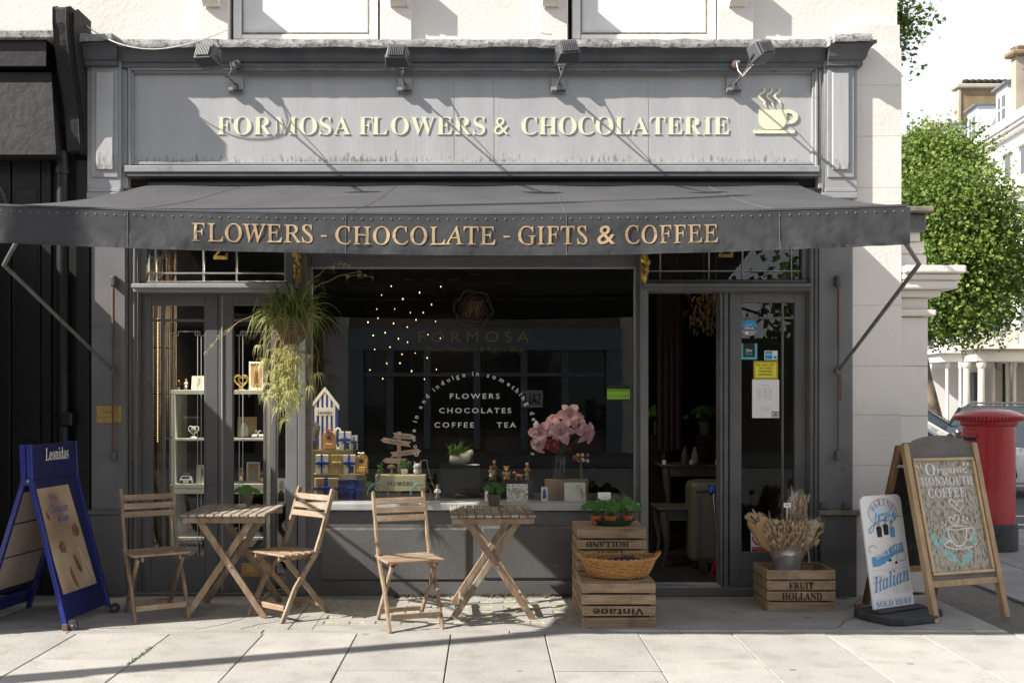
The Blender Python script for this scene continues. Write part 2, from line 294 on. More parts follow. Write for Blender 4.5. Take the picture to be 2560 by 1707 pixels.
M['dusty'] = mat('dusty_blackboard', (.115,.108,.094), (.155,.145,.125), sc=7, rough=.7)
M['chalk'] = mat('chalk', (.80,.80,.78), (.6,.6,.58), sc=60, rough=.9)
M['chalkf'] = mat('faint_chalk', (.16,.155,.15), rough=.9)
M['mint'] = mat('mint_chalk', (.34,.58,.53), (.22,.40,.36), sc=40, rough=.9)
M['pinkc'] = mat('pink_chalk', (.75,.22,.36), rough=.9)
M['red'] = mat('pillar_box_red', (.42,.018,.022), (.36,.03,.03), sc=5, rough=.32, coat=.25, dirt=(.42,.12,.11), dsc=9, dlo=.68, dhi=.8)
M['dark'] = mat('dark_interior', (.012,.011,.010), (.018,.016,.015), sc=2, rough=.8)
M['dark2'] = mat('dark_brown_fabric', (.018,.007,.005), (.011,.005,.004), sc=9, rough=.9, st=(6,6,.5))
M['olive'] = mat('olive_card', (.20,.18,.075), (.26,.23,.10), sc=3, rough=.5)
M['giftb'] = mat('blue_ribbon', (.012,.06,.36), rough=.3)
M['navyb'] = mat('navy_box', (.008,.02,.14), rough=.4)
M['goldb'] = mat('gold_wrap', (.50,.34,.12), rough=.35)
M['tan'] = mat('tan_backpack_box', (.52,.27,.055), rough=.5)
M['tanp'] = mat('printed_tan_card', (.48,.33,.17), rough=.6)
M['gred'] = mat('red_ribbon', (.45,.01,.012), rough=.3)
M['pinkp'] = mat('pink_washed_wood', (.62,.47,.41), (.52,.38,.33), sc=9, rough=.7)
M['cartc'] = mat('cream_cart_tin', (.47,.43,.27), (.40,.36,.22), sc=6, rough=.5)
M['teal'] = mat('teal_metal', (.06,.36,.36), rough=.4)
M['stone'] = mat('grey_stone_ornament', (.42,.40,.38), (.30,.285,.27), sc=20, rough=.8)
M['skin'] = mat('figurine_skin', (.55,.34,.22), rough=.5)
M['hair'] = mat('brown_hair', (.16,.075,.03), rough=.6)
M['orange'] = mat('orange_glaze', (.55,.2,.05), rough=.4)
M['figg'] = mat('green_glaze', (.16,.22,.09), rough=.4)
M['lily'] = leafmat('lily_petal', (.70,.32,.42), (.82,.56,.60), .3, 15)
M['crim'] = mat('crimson_petals', (.28,.008,.025), (.16,.004,.015), sc=30, rough=.6)
M['yel'] = mat('yellow_flower', (.62,.55,.16), rough=.6)
M['bvase'] = mat('black_vase', (.01,.01,.012), rough=.08)
M['ceram'] = mat('glazed_white_ceramic', (.66,.64,.58), (.55,.52,.46), sc=12, rough=.15)
M['bulb'] = mat('glowing_bulb', (1,.8,.6), emit=(1,.6,.3), es=2.6)
M['spot'] = mat('ceiling_spot_lens', (1,.9,.7), emit=(1,.85,.5), es=10)
M['wprint'] = mat('white_vinyl', (.78,.78,.76), rough=.5)
M['gprint'] = mat('gold_vinyl', (.10,.07,.02), rough=.4)
M['rprint'] = mat('dark_red_vinyl', (.022,.003,.003), rough=.4)
M['etch'] = mat('etched_line', (.46,.47,.45), rough=.6)
M['yprint'] = mat('yellow_sticker', (.92,.80,.05), rough=.4)
M['bprint'] = mat('sky_blue_sticker', (.02,.33,.62), rough=.35)
M['tprint'] = mat('turquoise_sticker', (.12,.48,.52), rough=.35)
M['kprint'] = mat('black_print', (.015,.015,.015), rough=.5)
M['gsprint'] = mat('lime_sticker', (.25,.55,.03), rough=.4)
M['rdprint'] = mat('red_print', (.50,.02,.02), rough=.5)
M['greyp'] = mat('grey_print', (.35,.35,.35), rough=.5)
M['magp'] = mat('magenta_print', (.55,.04,.22), rough=.5)
M['sbprint'] = mat('soft_blue_print', (.12,.33,.58), rough=.5)
M['pbprint'] = mat('pale_blue_print', (.60,.72,.80), rough=.5)
M['goldp'] = mat('pale_gold_print', (.50,.42,.20), rough=.5)
M['lineng'] = mat('pale_grey_print', (.58,.57,.56), rough=.5)
M['acb'] = mat('cream_appliance', (.13,.125,.09), rough=.5)
M['cons'] = mat('pale_painted_console', (.075,.072,.062), rough=.5)
M['scoot'] = mat('blue_plastic', (.01,.06,.32), rough=.4)
M['pinkpl'] = mat('dark_pink_plastic', (.28,.01,.08), rough=.45)
M['chrome'] = mat('chrome', (.7,.7,.7), rough=.15, metal=1)
M['carblk'] = mat('black_car_paint', (.012,.014,.018), rough=.18, coat=.8)
M['carwht'] = mat('white_car_paint', (.72,.73,.75), rough=.2, coat=.6)
M['cargry'] = mat('blue_grey_car_paint', (.022,.03,.042), rough=.2, coat=.6)
M['carglass'] = mat('car_glass', (.02,.03,.03), rough=.04, spec=.9)
M['tyre'] = mat('tyre_rubber', (.015,.015,.015), rough=.85)
M['headl'] = mat('headlamp_lens', (.6,.65,.7), rough=.1)
M['terr'] = mat('white_stucco', (.80,.78,.74), (.74,.72,.68), sc=.6, rough=.8)
M['terrs'] = mat('stone_stucco', (.66,.61,.52), (.58,.53,.45), sc=.8, rough=.8)
M['slatr'] = mat('slate_roof', (.13,.135,.145), (.17,.175,.185), sc=6, rough=.6)
M['stack'] = mat('brown_rendered_stack', (.27,.20,.11), (.20,.145,.08), sc=1.2, rough=.9, bump=.3, bsc=6)
M['stackp'] = mat('pale_rendered_stack', (.46,.40,.32), (.38,.33,.26), sc=1, rough=.9)
M['winr'] = mat('far_window_glass', (.10,.11,.12), rough=.08)
M['oppb'] = mat('opposite_brick', (.22,.17,.13), (.28,.22,.17), sc=2, rough=.9)
M['opps'] = mat('opposite_shop_paint', (.26,.29,.32), (.22,.25,.28), sc=3, rough=.6)
exec_parts = []

# ================= GROUND =================
struct(MB().box(-60, 60, -40, 130, -.6, -.14).build('ground', M['asph']))
struct(MB().box(-30, 40, -30, -4.73, -.139, -.115).build('road', M['asph']))
struct(MB().box(3.4, 40, 3.95, 110, -.139, -.115).build('side_road', M['asph']))
pv = struct(MB().box(-12, 3.4, -4.6, 3.6, -.139, -.022).box(3.402, 16, -4.6, 3.8, -.139, -.022).build('pavement', M['joint']))
kb = MB()
for i in range(24): kb.box(-12+i*.95, -11.055+i*.95, -4.725, -4.605, -.139, .004)
kb.build('kerb', M['kerb'], pv, bev=.01)
k2 = MB()
for i in range(13): k2.box(3.4+i*.95, 4.345+i*.95, 3.805, 3.93, -.139, .004)
k2.build('kerb', M['kerb'], pv, bev=.01)
def slab(x0, x1, y0, y1, m, par, zz=0):
    g = .0035; dz = rnd.uniform(-.0025, .0025)+zz; cx, cy = (x0+x1)/2, (y0+y1)/2
    MB().box(x0+g-cx, x1-g-cx, y0+g-cy, y1-g-cy, -.02, 0).build('paving_slab', m, par, loc=(cx, cy, dz), bev=.003)
x = -.23-.6*10; ci = 0
while x < 3.4:
    y = -1.275; d = [.69, .89][ci % 2]+rnd.uniform(-.03, .03); first = True
    while y > -4.55:
        y2 = max(y-d, -4.59); slab(x, x+.6, y2, y, M['slab'], pv); y = y2; d = rnd.choice([.75, .9, .6])
    x += .6; ci += 1
x1s = x
x = x1s; ci = 0
while x < 9.5:
    y = -4.59
    while y < 3.75:
        d = rnd.choice([.6, .75, .9]); y2 = min(y+d, 3.79)
        slab(x, x+.75, y, y2, M['slabg'] if y > -1.5 else M['slab'], pv); y = y2
    x += .75; ci += 1
# forecourt with pavement lights
fc = struct(MB().box(-4.6, 3.37, -1.27, .04, -.021, -.0205).build('forecourt', M['joint']))
GX0, GX1, GY0, GY1 = -1.14, .60, -1.04, -.16
fx = MB()
for a, b, c, d in ((-4.6, -1.30, -1.16, .03), (-1.296, GX0, -1.16, .03), (GX1, 3.37, -1.16, .03), (GX0, GX1, GY1, .03), (GX0, GX1, -1.16, GY0)): fx.box(a+.001, b-.001, c+.001, d-.001, -.018, 0)
fx.build('concrete_slab', M['conc'], fc, bev=.003)
e = MB(); xx = -4.6
for wdt in (1.9, 1.25, 1.6, 1.1, 1.9, .22): e.box(xx+.003, xx+wdt-.003, -1.268, -1.163, -.018, rnd.uniform(-.001, .003)); xx += wdt
e.build('edging_strip', M['conc'], fc, bev=.004)
nx, ny = 10, 5; px_, py_ = (GX1-GX0)/nx, (GY1-GY0)/ny; bw, bd = .098, .098
g = MB()
for j in range(ny+1):
    y0 = GY0 if j == 0 else GY0+j*py_-(py_-bd)/2; y1 = GY1 if j == ny else GY0+j*py_+(py_-bd)/2
    g.box(GX0+.001, GX1-.001, y0, y1, -.018, .0005)
for j in range(ny):
    y0 = GY0+j*py_+(py_-bd)/2; y1 = y0+bd
    for i in range(nx+1):
        a = GX0+.001 if i == 0 else GX0+i*px_-(px_-bw)/2; b = GX1-.001 if i == nx else GX0+i*px_+(px_-bw)/2
        g.box(a, b, y0+.0002, y1-.0002, -.018, 0)
g.build('concrete_grid', M['conc'], fc)
gm = None
for j in range(ny):
    for i in range(nx):
        cx, cy = GX0+(i+.5)*px_, GY0+(j+.5)*py_
        if gm is None:
            b = MB().add([(-.049,-.049,-.003),(.049,-.049,-.003),(.049,.049,-.003),(-.049,.049,-.003),(-.036,-.036,-.007),(.036,-.036,-.007),(.036,.036,-.007),(-.036,.036,-.007)], [(0,1,5,4),(1,2,6,5),(2,3,7,6),(3,0,4,7),(4,5,6,7)])
            gm = b.build('glass_block', M['gblock'], fc, loc=(cx, cy, 0))
        else:
            o = gm.copy(); C.objects.link(o); o.location = (cx, cy, rnd.uniform(-.002, .001)); o.parent = fc
cr = MB()   # cracks across the concrete
for pts in ([(-1.9,-1.15),(-1.75,-1.0),(-1.66,-.8),(-1.5,-.7)], [(-1.62,-1.14),(-1.5,-.98),(-1.3,-.86),(-1.22,-.7)], [(.7,-1.16),(.66,-.9),(.74,-.6)], [(2.3,-1.1),(2.55,-.75),(2.7,-.3),(2.85,-.05)], [(-2.9,-1.1),(-2.6,-1.13),(-2.3,-1.1)]):
    q = []
    for (a, b), (c, d) in zip(pts, pts[1:]):
        for t in range(4): q.append((a+(c-a)*t/4+rnd.uniform(-.015,.015), b+(d-b)*t/4+rnd.uniform(-.015,.015)))
    cr.strip(q, .006, frame((0,0,0), (1,0,0), (0,1,0)), w1=.0012)
cr.build('crack', M['soil'], fc)
wd = MB()   # moss and litter at the foot of the stall riser
for i in range(900):
    px = rnd.choice([rnd.uniform(985, 1130), rnd.uniform(1150, 1440), rnd.uniform(1200, 1420)]); x = X(px); y = -abs(rnd.gauss(0, .045))-.016; s_ = rnd.uniform(.007, .022); a = rnd.random()*6
    z = rnd.uniform(.001, .02)*max(.1, 1+y*12)
    wd.add([(x, y, z), (x+s_*math.cos(a), y+s_*math.sin(a), z+rnd.uniform(-.004, .01)), (x+s_*math.cos(a+1.5), y+s_*math.sin(a+1.5), z+rnd.uniform(0, .01))], [(0,1,2)])
wo = wd.build('moss_and_litter', leafmat('dry_moss', (.05,.045,.015), (.11,.08,.03), .1, 9), kind='stuff'); tag(wo, 'crust of moss and dead leaves along the foot of the window wall', 'moss')
wd = MB()
for i in range(160):
    t = rnd.random(); x = X(428)-.03-.02*t; y = -1.3-rnd.uniform(.35, .75); s_ = rnd.uniform(.004, .012); a = rnd.random()*6; x = -2.03+rnd.gauss(0,.006)
    wd.add([(x, y, .001), (x+s_*math.cos(a), y+s_*math.sin(a), .008), (x+s_*math.cos(a+1), y+s_*math.sin(a+1), .004)], [(0,1,2)])
tag(wd.build('joint_moss', M['green'], kind='stuff'), 'bright green moss growing in a joint between sunlit slabs', 'moss')
for (px, Y, m, sc_, lb) in ((2146, -.42, 'orange', .05, 'orange brown dead leaf lying by the right hand plinth'), (2110, -.12, 'bark', .045, 'curled brown dead leaf caught at the foot of the right pilaster'), (1272, -.55, 'tan', .022, 'small yellow leaf lying under the right cafe table')):
    f = MB(); n = 9; pts = [(sc_*(1+.35*math.sin(5*a))*math.cos(a), sc_*.6*(1+.3*math.cos(4*a))*math.sin(a)) for a in [k*2*math.pi/n for k in range(n)]]
    f.add([(a, b, .012+.25*abs(a)) for a, b in pts]+[(0, 0, .004)], [(k, (k+1) % n, n) for k in range(n)])
    o = f.build('fallen_leaf', M[m], loc=(X(px, Y), Y, .002)); tag(o, lb, 'leaf')

# ================= CAFE BUILDING =================
B = thing('cafe_building', 'cream stucco building with the grey painted shopfront across its ground floor', 'building')
def p(name, mb, m, par=B, **k): return mb.build(name, M[m] if isinstance(m, str) else m, par, **k)
UW = .10    # upper wall plane
uw = MB()
zt, zs = 9.0, Z(100, UW)-.05
XL, XR = X(0, UW)-1.5, X(2243, UW)
wins = [(572, 950), (1420, 1796)]
xs = [XL]+[v for a, b in wins for v in (X(a, UW), X(b, UW))]+[XR]
for i in range(0, len(xs), 2): uw.box(xs[i], xs[i+1], UW, UW+.3, zs, zt)
for i in (1, 3): uw.box(xs[i], xs[i+1], UW, UW+.3, 6.3, zt); uw.box(xs[i], xs[i+1], UW, UW+.3, zs, Z(99, UW))
uw.box(XR-.3, XR, UW+.3, 6, .0, zt); uw.box(XL, XL+.3, UW+.3, 6, zs, zt); uw.box(XL, XR, 6, 6.3, 0, zt); uw.box(XL, XR, UW, 6.3, zt, zt+.2)
p('upper_wall', uw, 'cream')
for (a, b), (f0, f1, b0, b1) in zip(wins, ((486, 571, 504, 546), (1350, 1419, 1357, 1398))):
    for (c, d, t) in ((f0, f1, .03), (b+1, (1029 if a < 1000 else 1884), .04)):
        p('architrave', MB().box(X(c, UW-t), X(d, UW-t), UW-t, UW-.002, zs+.02, 6.5), 'cream', bev=.005)
    for c, d in ((b0, b1), ((975, 1020) if a < 1000 else (1826, 1866))):
        pr = [(UW-.06, Z(22, UW)), (UW-.10, Z(10, UW)), (UW-.13, Z(-12, UW)), (UW-.13, Z(-60, UW)), (UW-.042, Z(-60, UW)), (UW-.042, Z(22, UW))]
        p('bracket', MB().extr(pr, X(c, UW-.1), X(d, UW-.1)), 'cream', bev=.006)
    wd_ = p('boarded_window', MB().pb(a+1, b-1, -560, 98, UW+.12, UW+.2), 'gap')
    fr = MB(); fr.pb(a+11, a+31, -560, 97, UW+.03, UW+.1).pb(b-26, b-6, -560, 97, UW+.03, UW+.1).pb(a+32, b-27, 86, 97, UW+.03, UW+.1)
    p('frame', fr, 'white', wd_, bev=.004)
    p('board', MB().pb(a+33, b-28, -560, 85, UW+.06, UW+.09), 'white', wd_)
    p('bead', MB().pb(a+31, a+35, -560, 85, UW+.04, UW+.058).pb(b-31, b-27, -560, 85, UW+.04, UW+.058).pb(a+36, b-32, 81, 85, UW+.04, UW+.058), 'worn', wd_)
# cream return wall on the right, in courses with open joints
cy = [120, 213, 341, 469, 600, 763, 914, 1037, 1163, 1290, 1416, 1494]
for i in range(len(cy)-1):
    o = p('stucco_block', MB().box(X(2128), X(2254), .0, .3, Z(cy[i+1])+.0015, Z(cy[i])), 'cream', bev=.0025)
p('stucco_block', MB().box(X(2128), X(2243), .05, .3, Z(120)+.003, Z(50)), 'cream', bev=.004)
p('wall_core', MB().box(X(2132), X(2252), .02, .34, -.02, Z(60)), 'cream')
# cornice
zc = lambda y: Z(y, -.06)
def prof(off): return [(.02, zc(168)), (-.035-off, zc(167)), (-.035-off, zc(156)), (-.05-off, zc(153)), (-.06-off, zc(146)), (-.065-off, zc(137)), (-.08-off, zc(128)), (-.10-off, zc(122)), (-.115-off, zc(121)), (-.115-off, zc(112)), (.02, zc(106))]
p('cornice', MB().extr(prof(0), X(304), X(2058)), 'corn', smooth=False)
for a, b, l in ((214, 303, 0), (2059, 2146, 1)):
    c = MB(); pr = prof(.06); n = len(pr)
    x0, x1 = X(a), X(b)
    vs = []
    for (y, z) in pr:
        k = max(0, -.035-.06+.0-(y))if y < 0 else 0
        vs.append((x0-(k if l == 0 else .0)*.6, y, z))
    for (y, z) in pr:
        k = max(0, -.095-y) if y < 0 else 0
        vs.append((x1+(k*.95 if l else k*.3), y, z))
    c.add(vs, [(i, n+i, n+(i+1) % n, (i+1) % n) for i in range(n)]+[tuple(range(n))[::-1], tuple(range(n, 2*n))])
    p('cornice_capital', c, 'corn')
# lead flashing, dented
fl = MB(); nseg = 150; prv = None; vs = []; fs = []
for i in range(nseg+1):
    x = X(210)+(X(2182, -.2)-X(210))*i/nseg; j = 1 if (X(303) < x < X(2056)) else 0
    f = -.125-(0 if j else .07); wv = noise.noise(V((x*3, 0, 0)))*.014+noise.noise(V((x*13, 5, 0)))*.008; dz = 0 if j else .02
    zb = Z(119, -.12)+wv+dz; zt_ = Z(99, -.1)+noise.noise(V((x*7, 9, 0)))*.012+dz
    for (y, z) in ((f, zb), (f-.004+wv*.4, zb+.02), (f-.001, zb+.035+wv*.5), (f+.01, zt_-.004), (UW-.003, zt_+.03), (UW-.003, zt_+.02-.05)): vs.append((x, y, z))
for i in range(nseg):
    for k in range(5): fs.append((i*6+k, (i+1)*6+k, (i+1)*6+k+1, i*6+k+1))
p('lead_flashing', MB().add(vs, fs), 'lead', smooth=True)
# fascia
FP = .02
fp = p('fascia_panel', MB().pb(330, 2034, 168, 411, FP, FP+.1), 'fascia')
for xx in (1134, 1234, 1620): p('panel_joint', MB().pb(xx-.8, xx+.6, 200, 408, FP-.0015, FP), 'trim', fp)
fm = MB()
fm.pb(290, 319, 160, 470, -.012, FP+.08).pb(2046, 2060, 160, 470, -.012, FP+.08)
p('fascia_stile', fm, 'trim', bev=.003)
ff = MB()
for a, b, c, d, Y in ((320, 326, 168, 428, -.03), (327, 333, 178, 411, -.012), (2039, 2045, 168, 428, -.03), (2031, 2038, 178, 411, -.012), (327, 2038, 168, 175, -.03), (334, 2030, 176, 182, -.012), (334, 2030, 404, 411, -.008)): ff.pb(a, b, c, d, Y, FP+.02)
p('fascia_moulding', ff, 'trim', bev=.003)
p('fascia_sill', MB().pb(310, 2050, 413, 430, -.045, FP+.1), 'trim', bev=.006)
p('awning_box_edge', MB().pb(312, 2048, 431, 441, -.035, .1), 'corn', bev=.005)
# raised letters of the fascia, one object each
def letters(word, x0, x1, y0, y1, Y, par, m, st='serif'):
    ms = [tmesh(c, st, .5, 1, -.012) for c in word]; hs = []
    ref = tmesh('H', st, .5)[0]; H = max(v[1] for v in ref); k = (Z(y0, Y)-Z(y1, Y))/H
    wd = [(max(v[0] for v in a)-min(v[0] for v in a))*k for a, _ in ms]
    gap = (X(x1, Y)-X(x0, Y)-sum(wd))/max(1, len(word)-1); x = X(x0, Y)
    for (vs, fs), w_ in zip(ms, wd):
        a = min(v[0] for v in vs)
        q = [(x+(v[0]-a)*k, Y+(-v[2])*.005-.0005, Z(y1, Y)+v[1]*k) for v in vs]
        mid = x+w_/2; q = [(u-mid, v-Y, z-Z(y1, Y)) for u, v, z in q]
        MB().add(q, fs).build('letter', M[m], par, loc=(mid, Y, Z(y1, Y))); x += w_+gap
LY = FP-.0035
for wrd, a, b in (('FORMOSA', 543, 877), ('FL', 897, 968), ('OWERS', 978, 1213), ('&', 1235, 1284), ('CHOCOLATERIE', 1304, 1823)): letters(wrd, a, b, 293, 337, LY, fp, 'letter')
def FPx(Y): # frame whose (u, v) are facade-grid pixels
    s_ = (DC+Y)/F0
    return Matrix(((s_, 0, 0, X(0, Y)), (0, 0, -1, Y), (0, s_*-1, 0, Z(0, Y)), (0, 0, 0, 1)))
def pprism(mb, pts, Y, t): # outline in grid coordinates, thickness t towards the street
    q = [(X(a, Y), Z(b, Y)) for a, b in pts]
    area = sum(q[i][0]*q[(i+1) % len(q)][1]-q[(i+1) % len(q)][0]*q[i][1] for i in range(len(q)))
    if area < 0: q = q[::-1]
    return mb.prism(q, FY(Y), 0, t)
def arc(cx, cy, rx, ry, a0, a1, n=12): return [(cx+rx*math.cos(math.radians(a0+(a1-a0)*i/n)), cy+ry*math.sin(math.radians(a0+(a1-a0)*i/n))) for i in range(n+1)]
cp = MB(); pprism(cp, [(1897, 275), (1966, 275), (1966, 300)]+arc(1944, 300, 22, 24, 0, 90)+arc(1919, 300, 22, 24, 90, 180), LY, .006)
pprism(cp, [(1883, 326), (1987, 326), (1985, 334), (1884, 334)], LY, .006)
o_ = arc(1972, 293, 23, 18, -90, 90, 10)+[(1968, 311)]; i_ = arc(1972, 293, 14, 10, 90, -90, 10)
hv = [(X(a, LY), Z(b, LY)) for a, b in arc(1970, 293, 25, 18, -95, 95, 14)]; hi = [(X(a, LY), Z(b, LY)) for a, b in arc(1968, 293, 15, 10, -95, 95, 14)]
for i in range(14):
    cp.prism([hi[i], hv[i], hv[i+1], hi[i+1]][::-1], FY(LY), 0, .0055)
p('cup_sign', cp, 'letter', fp)
st_ = MB()
for k in range(3):
    x0 = 1898+k*19; pts = [(x0+8, 220), (x0+14, 226), (x0+10, 232), (x0+1, 237), (x0, 243), (x0+6, 249), (x0+13, 255), (x0+13, 261), (x0+18, 268)]
    wds = [1, 4, 5, 5, 5, 5, 5, 4, 1]; q = [(X(a, LY), Z(b, LY)) for a, b in pts]
    for i in range(len(q)-1):
        a = V(q[i]); b = V(q[i+1]); d = (b-a).normalized(); nn = V((-d.y, d.x)); w0, w1 = wds[i]*.0016, wds[i+1]*.0016
        st_.prism([tuple(a-nn*w0-d*.002), tuple(b-nn*w1+d*.002), tuple(b+nn*w1+d*.002), tuple(a+nn*w0-d*.002)], FY(LY), 0, .006+.0004*(i % 2))
p('steam_sign', st_, 'letter', fp)
# consoles with raised panels
for sx, (a, b) in ((0, (218, 302)), (1, (2060, 2143))):
    c = p('console', MB().pb(a, b, 150, 497, -.05, .12), 'trim', bev=.003)
    p('outer_panel', MB().pb(a+9, b-8, 165, 443, -.06, -.049), 'trim', c, bev=.003)
    p('raised_panel', MB().pb(a+21, b-20, 180, 424, -.073, -.059), 'fascia', c, bev=.006)
    p('base_moulding', MB().pb(a-2, b+2, 481, 495, -.065, -.049).pb(a+2, b-2, 470, 480, -.057, -.049), 'trim', c, bev=.004)
# wall behind awning and around openings (openings: left bay, window, doorway)
hw = MB(); hw.box(X(300), X(2140), .05, .14, Z(612), Z(466)).box(X(300), X(2140), .14, .3, Z(466), Z(440)).box(X(218), X(318), .03, .3, 0, Z(440)).box(X(2046), X(2134), .03, .3, 0, Z(440))
hw.box(X(318), X(2046), .1, .3, Z(440), Z(120))
p('shop_wall', hw, 'paint')
p('awning_recess', MB().pb(316, 2047, 442, 466, .06, .138), 'gap')
# lower pilasters
for a, b, lb in ((228, 313, 0), (2048, 2132, 1)):
    c = p('pilaster', MB().pb(a, b, 497, 1277, -.025, .028), 'pil', bev=.004)
    p('plinth', MB().box(X(a-2), X(b+4), -.055, .028, 0, Z(1284)), 'paint', c, bev=.006)
    p('plinth_cap', MB().box(X(a-(4 if not lb else 10)), X(b+(16 if lb else 6)), -.085 if lb else -.065, .027, Z(1284), Z(1273)), 'worn' if lb else 'paint', c, bev=.004)
    if lb:
        for q in (a+13, b-14): p('bracket_plate', MB().pb(q-9, q+9, 1254, 1271, -.05, -.025), 'iron', c, bev=.003)
for a in (316, 326, 338): p('door_case_moulding', MB().tube([(X(a), .0+.01*((a == 326)), .0), (X(a), .0+.01*(a == 326), Z(612))], .015, 10), 'paint')
for a in (2028, 2040): p('door_case_moulding', MB().tube([(X(a), .0, .0), (X(a), .0, Z(612))], .017, 10), 'paint')
p('casing', MB().pb(344, 350, 612, 1490, .015, .1), 'paint'); p('casing', MB().pb(2019, 2023, 612, 1490, .015, .1), 'paint')
# left bay: transom light, transom bar, double doors
def window(name, x0, x1, y0, y1, Y, par, vb=(), hb=(), m='paint', bw=3, fr=0):
    o = MB().pb(x0, x1, y0, y1, Y, Y+.004).build(name, M['glass'], par)
    if vb or hb:
        g = MB(); ys = [y0]+sorted(hb)+[y1]
        for h in hb: g.pb(x0, x1, h-bw/2, h+bw/2, Y-.014, Y+.018)
        for v_ in vb:
            for i in range(len(ys)-1): g.pb(v_-bw/2, v_+bw/2, ys[i]+(bw/2+.1 if i else 0), ys[i+1]-(bw/2+.1 if i < len(ys)-2 else 0), Y-.012, Y+.017)
        p('glazing_bar', g, m, o)
    return o
lt = MB(); lt.pb(350, 366, 612, 704, .03, .11).pb(720, 764, 612, 704, .02, .11); lt.pb(366, 720, 702, 708, -.0, .11)
p('transom_frame', lt, 'paint', bev=.003)
tw = window('transom_window', 367, 719, 613, 701, .07, B, (388, 508, 591, 712), (682,), 'trim', 3.2)
p('transom_bar', MB().pb(328, 742, 708, 719, -.075, .05).pb(333, 738, 719.5, 729, -.045, .05), 'trim', bev=.004)
def num2(px0, px1, py0, py1, Y, par): p('number_two', ptext(MB(), '2', px0, px1, py0, py1, Y, st='serif', ext=.003), 'gilt', par)
num2(534, 570, 590, 648, .066, tw)
DY = .06
def leaf(name, x0, g0, g1, x1, top, gt, gb, bot, vb, lab, side):
    o = MB().pb(x0, g0, top, bot, DY, DY+.05).pb(g1, x1, top, bot, DY, DY+.05).pb(g0+.02, g1-.02, top, gt, DY, DY+.05).pb(g0+.02, g1-.02, gb, bot, DY, DY+.05).build(name, M['paint'], B, bev=.004)
    o['label'] = lab
    window('glass_pane', g0, g1, gt, gb, DY+.025, o, (vb,), (800,), 'paint', 6)
    p('glazing_bead', MB().pb(g0, g0+3, gt, gb, DY+.008, DY+.0245).pb(g1-3, g1, gt, gb, DY+.008, DY+.0245).pb(g0+3.1, g1-3.1, gb-3, gb, DY+.008, DY+.0245), 'paint', o)
    return o
dl = leaf('door_leaf', 350, 378, 513, 544.5, 735, 763, 1392, 1478, 408, 'left leaf of the double door, without letterbox', 0)
dr = leaf('door_leaf', 546, 581, 679, 690, 735, 763, 1392, 1478, 661, 'right leaf of the double door, with brass letterbox', 1)
p('rebate_bead', MB().tube([(X(551), DY-.003, Z(1478)), (X(551), DY-.003, Z(736))], .007, 8), 'trim', dr)
lb_ = MB().pb(603, 687, 1407, 1440, DY-.006, DY); p('letterbox', lb_, 'brass', dr, bev=.002)
MB().pb(611, 679, 1417, 1430, DY-.012, DY-.006).build('letterbox_flap', M['brass'], dr, bev=.002)
for dd, flip in ((dl, 0), (dr, 1)):     # etched deco lines on each pane
    e = MB(); fx_ = (lambda q: q) if not flip else (lambda q: 1068-q+17)
    YE = DY+.0235
    def es(pts, w_=1.8):
        q = [(X(fx_(a), YE), Z(b, YE)) for a, b in pts]
        for i in range(len(q)-1): e.strip([q[i], q[i+1]], w_*.003, FY(YE))
    for pts in ([(433, 1392), (433, 838), (446, 838), (446, 828), (500, 828), (500, 838), (511, 838)], [(425, 1392), (425, 832), (440, 832), (440, 826)], [(488, 826), (488, 838), (503, 838), (503, 1392)], [(494, 825), (494, 1392)]):
        if flip: pts = [(a-16, b) for a, b in pts if a > 428]
        es(pts)
    p('etched_border', e, 'etch', dd)
p('door_lintel', MB().pb(350, 764, 729.5, 735, .03, .12), 'paint')
window('sidelight', 691, 714, 736, 1478, .085, B)
p('door_step', MB().box(X(338), X(764), -.035, .13, .0, Z(1479)), 'riser', bev=.006)
# pillar between bay and window
p('window_post', MB().pb(714, 743, 612, 1490, .0, .12), 'pil', bev=.004)
p('window_post', MB().pb(744.5, 764, 612, 1490, -.018, .12), 'pil', bev=.004)
p('post_reveal', MB().pb(765, 777, 612, 1256, .04, .12), 'worn')
# main window
mw = MB(); mw.pb(778, 1590, 640, 667, .02, .12).pb(765, 1600, 612, 639, .0, .12); p('window_head', mw, 'corn', bev=.004)
mwin = window('shop_window', 780, 1588, 668, 1258, .075, B)
p('window_bead', MB().pb(778, 781, 668, 1256, .05, .074).pb(1585, 1590, 668, 1256, .05, .074).pb(781.1, 1584.9, 667, 671, .05, .074), 'trim', mwin)
p('window_post', MB().pb(1590, 1600.5, 612, 1256, .03, .12), 'corn')
p('window_post', MB().pb(1601, 1621, 612, 1490, -.015, .12), 'pil', bev=.004)
p('window_sill', MB().pb(766, 1600, 1256, 1276, -.05, .12), 'sill', bev=.012, seg=3)
sr = p('stall_riser', MB().box(X(765), X(1600), .0, .12, .0, Z(1277)), 'riser')
for a, b, c, d in ((806, 1163, 1323, 1447), (1207, 1560, 1319, 1443)):
    q = MB().pb(a, b, c, d, -.022, -.001).build('riser_panel', M['riser'], sr, bev=.002)
    p('panel_edge', MB().pb(a-2.5, b+2.5, c-3, c-.2, -.019, -.001).pb(a-2.5, a-.2, c, d, -.019, -.001).pb(b+.2, b+2.5, c, d, -.019, -.001), 'worn', q)
    for sx_ in (a+8, (a+b)/2, b-8):
        for sy in (c+9, d-7): MB().lathe([(.0055, 0), (.004, .002), (.0001, .003)], (0,0,0), 8, Matrix.Translation((X(sx_), -.022, Z(sy))) @ Matrix.Rotation(math.pi/2, 4, 'X')).build('screw', M['iron'], q)
p('skirting_board', MB().box(X(766), X(1599), -.012, -.001, .001, Z(1450)), 'riser', sr, bev=.003)
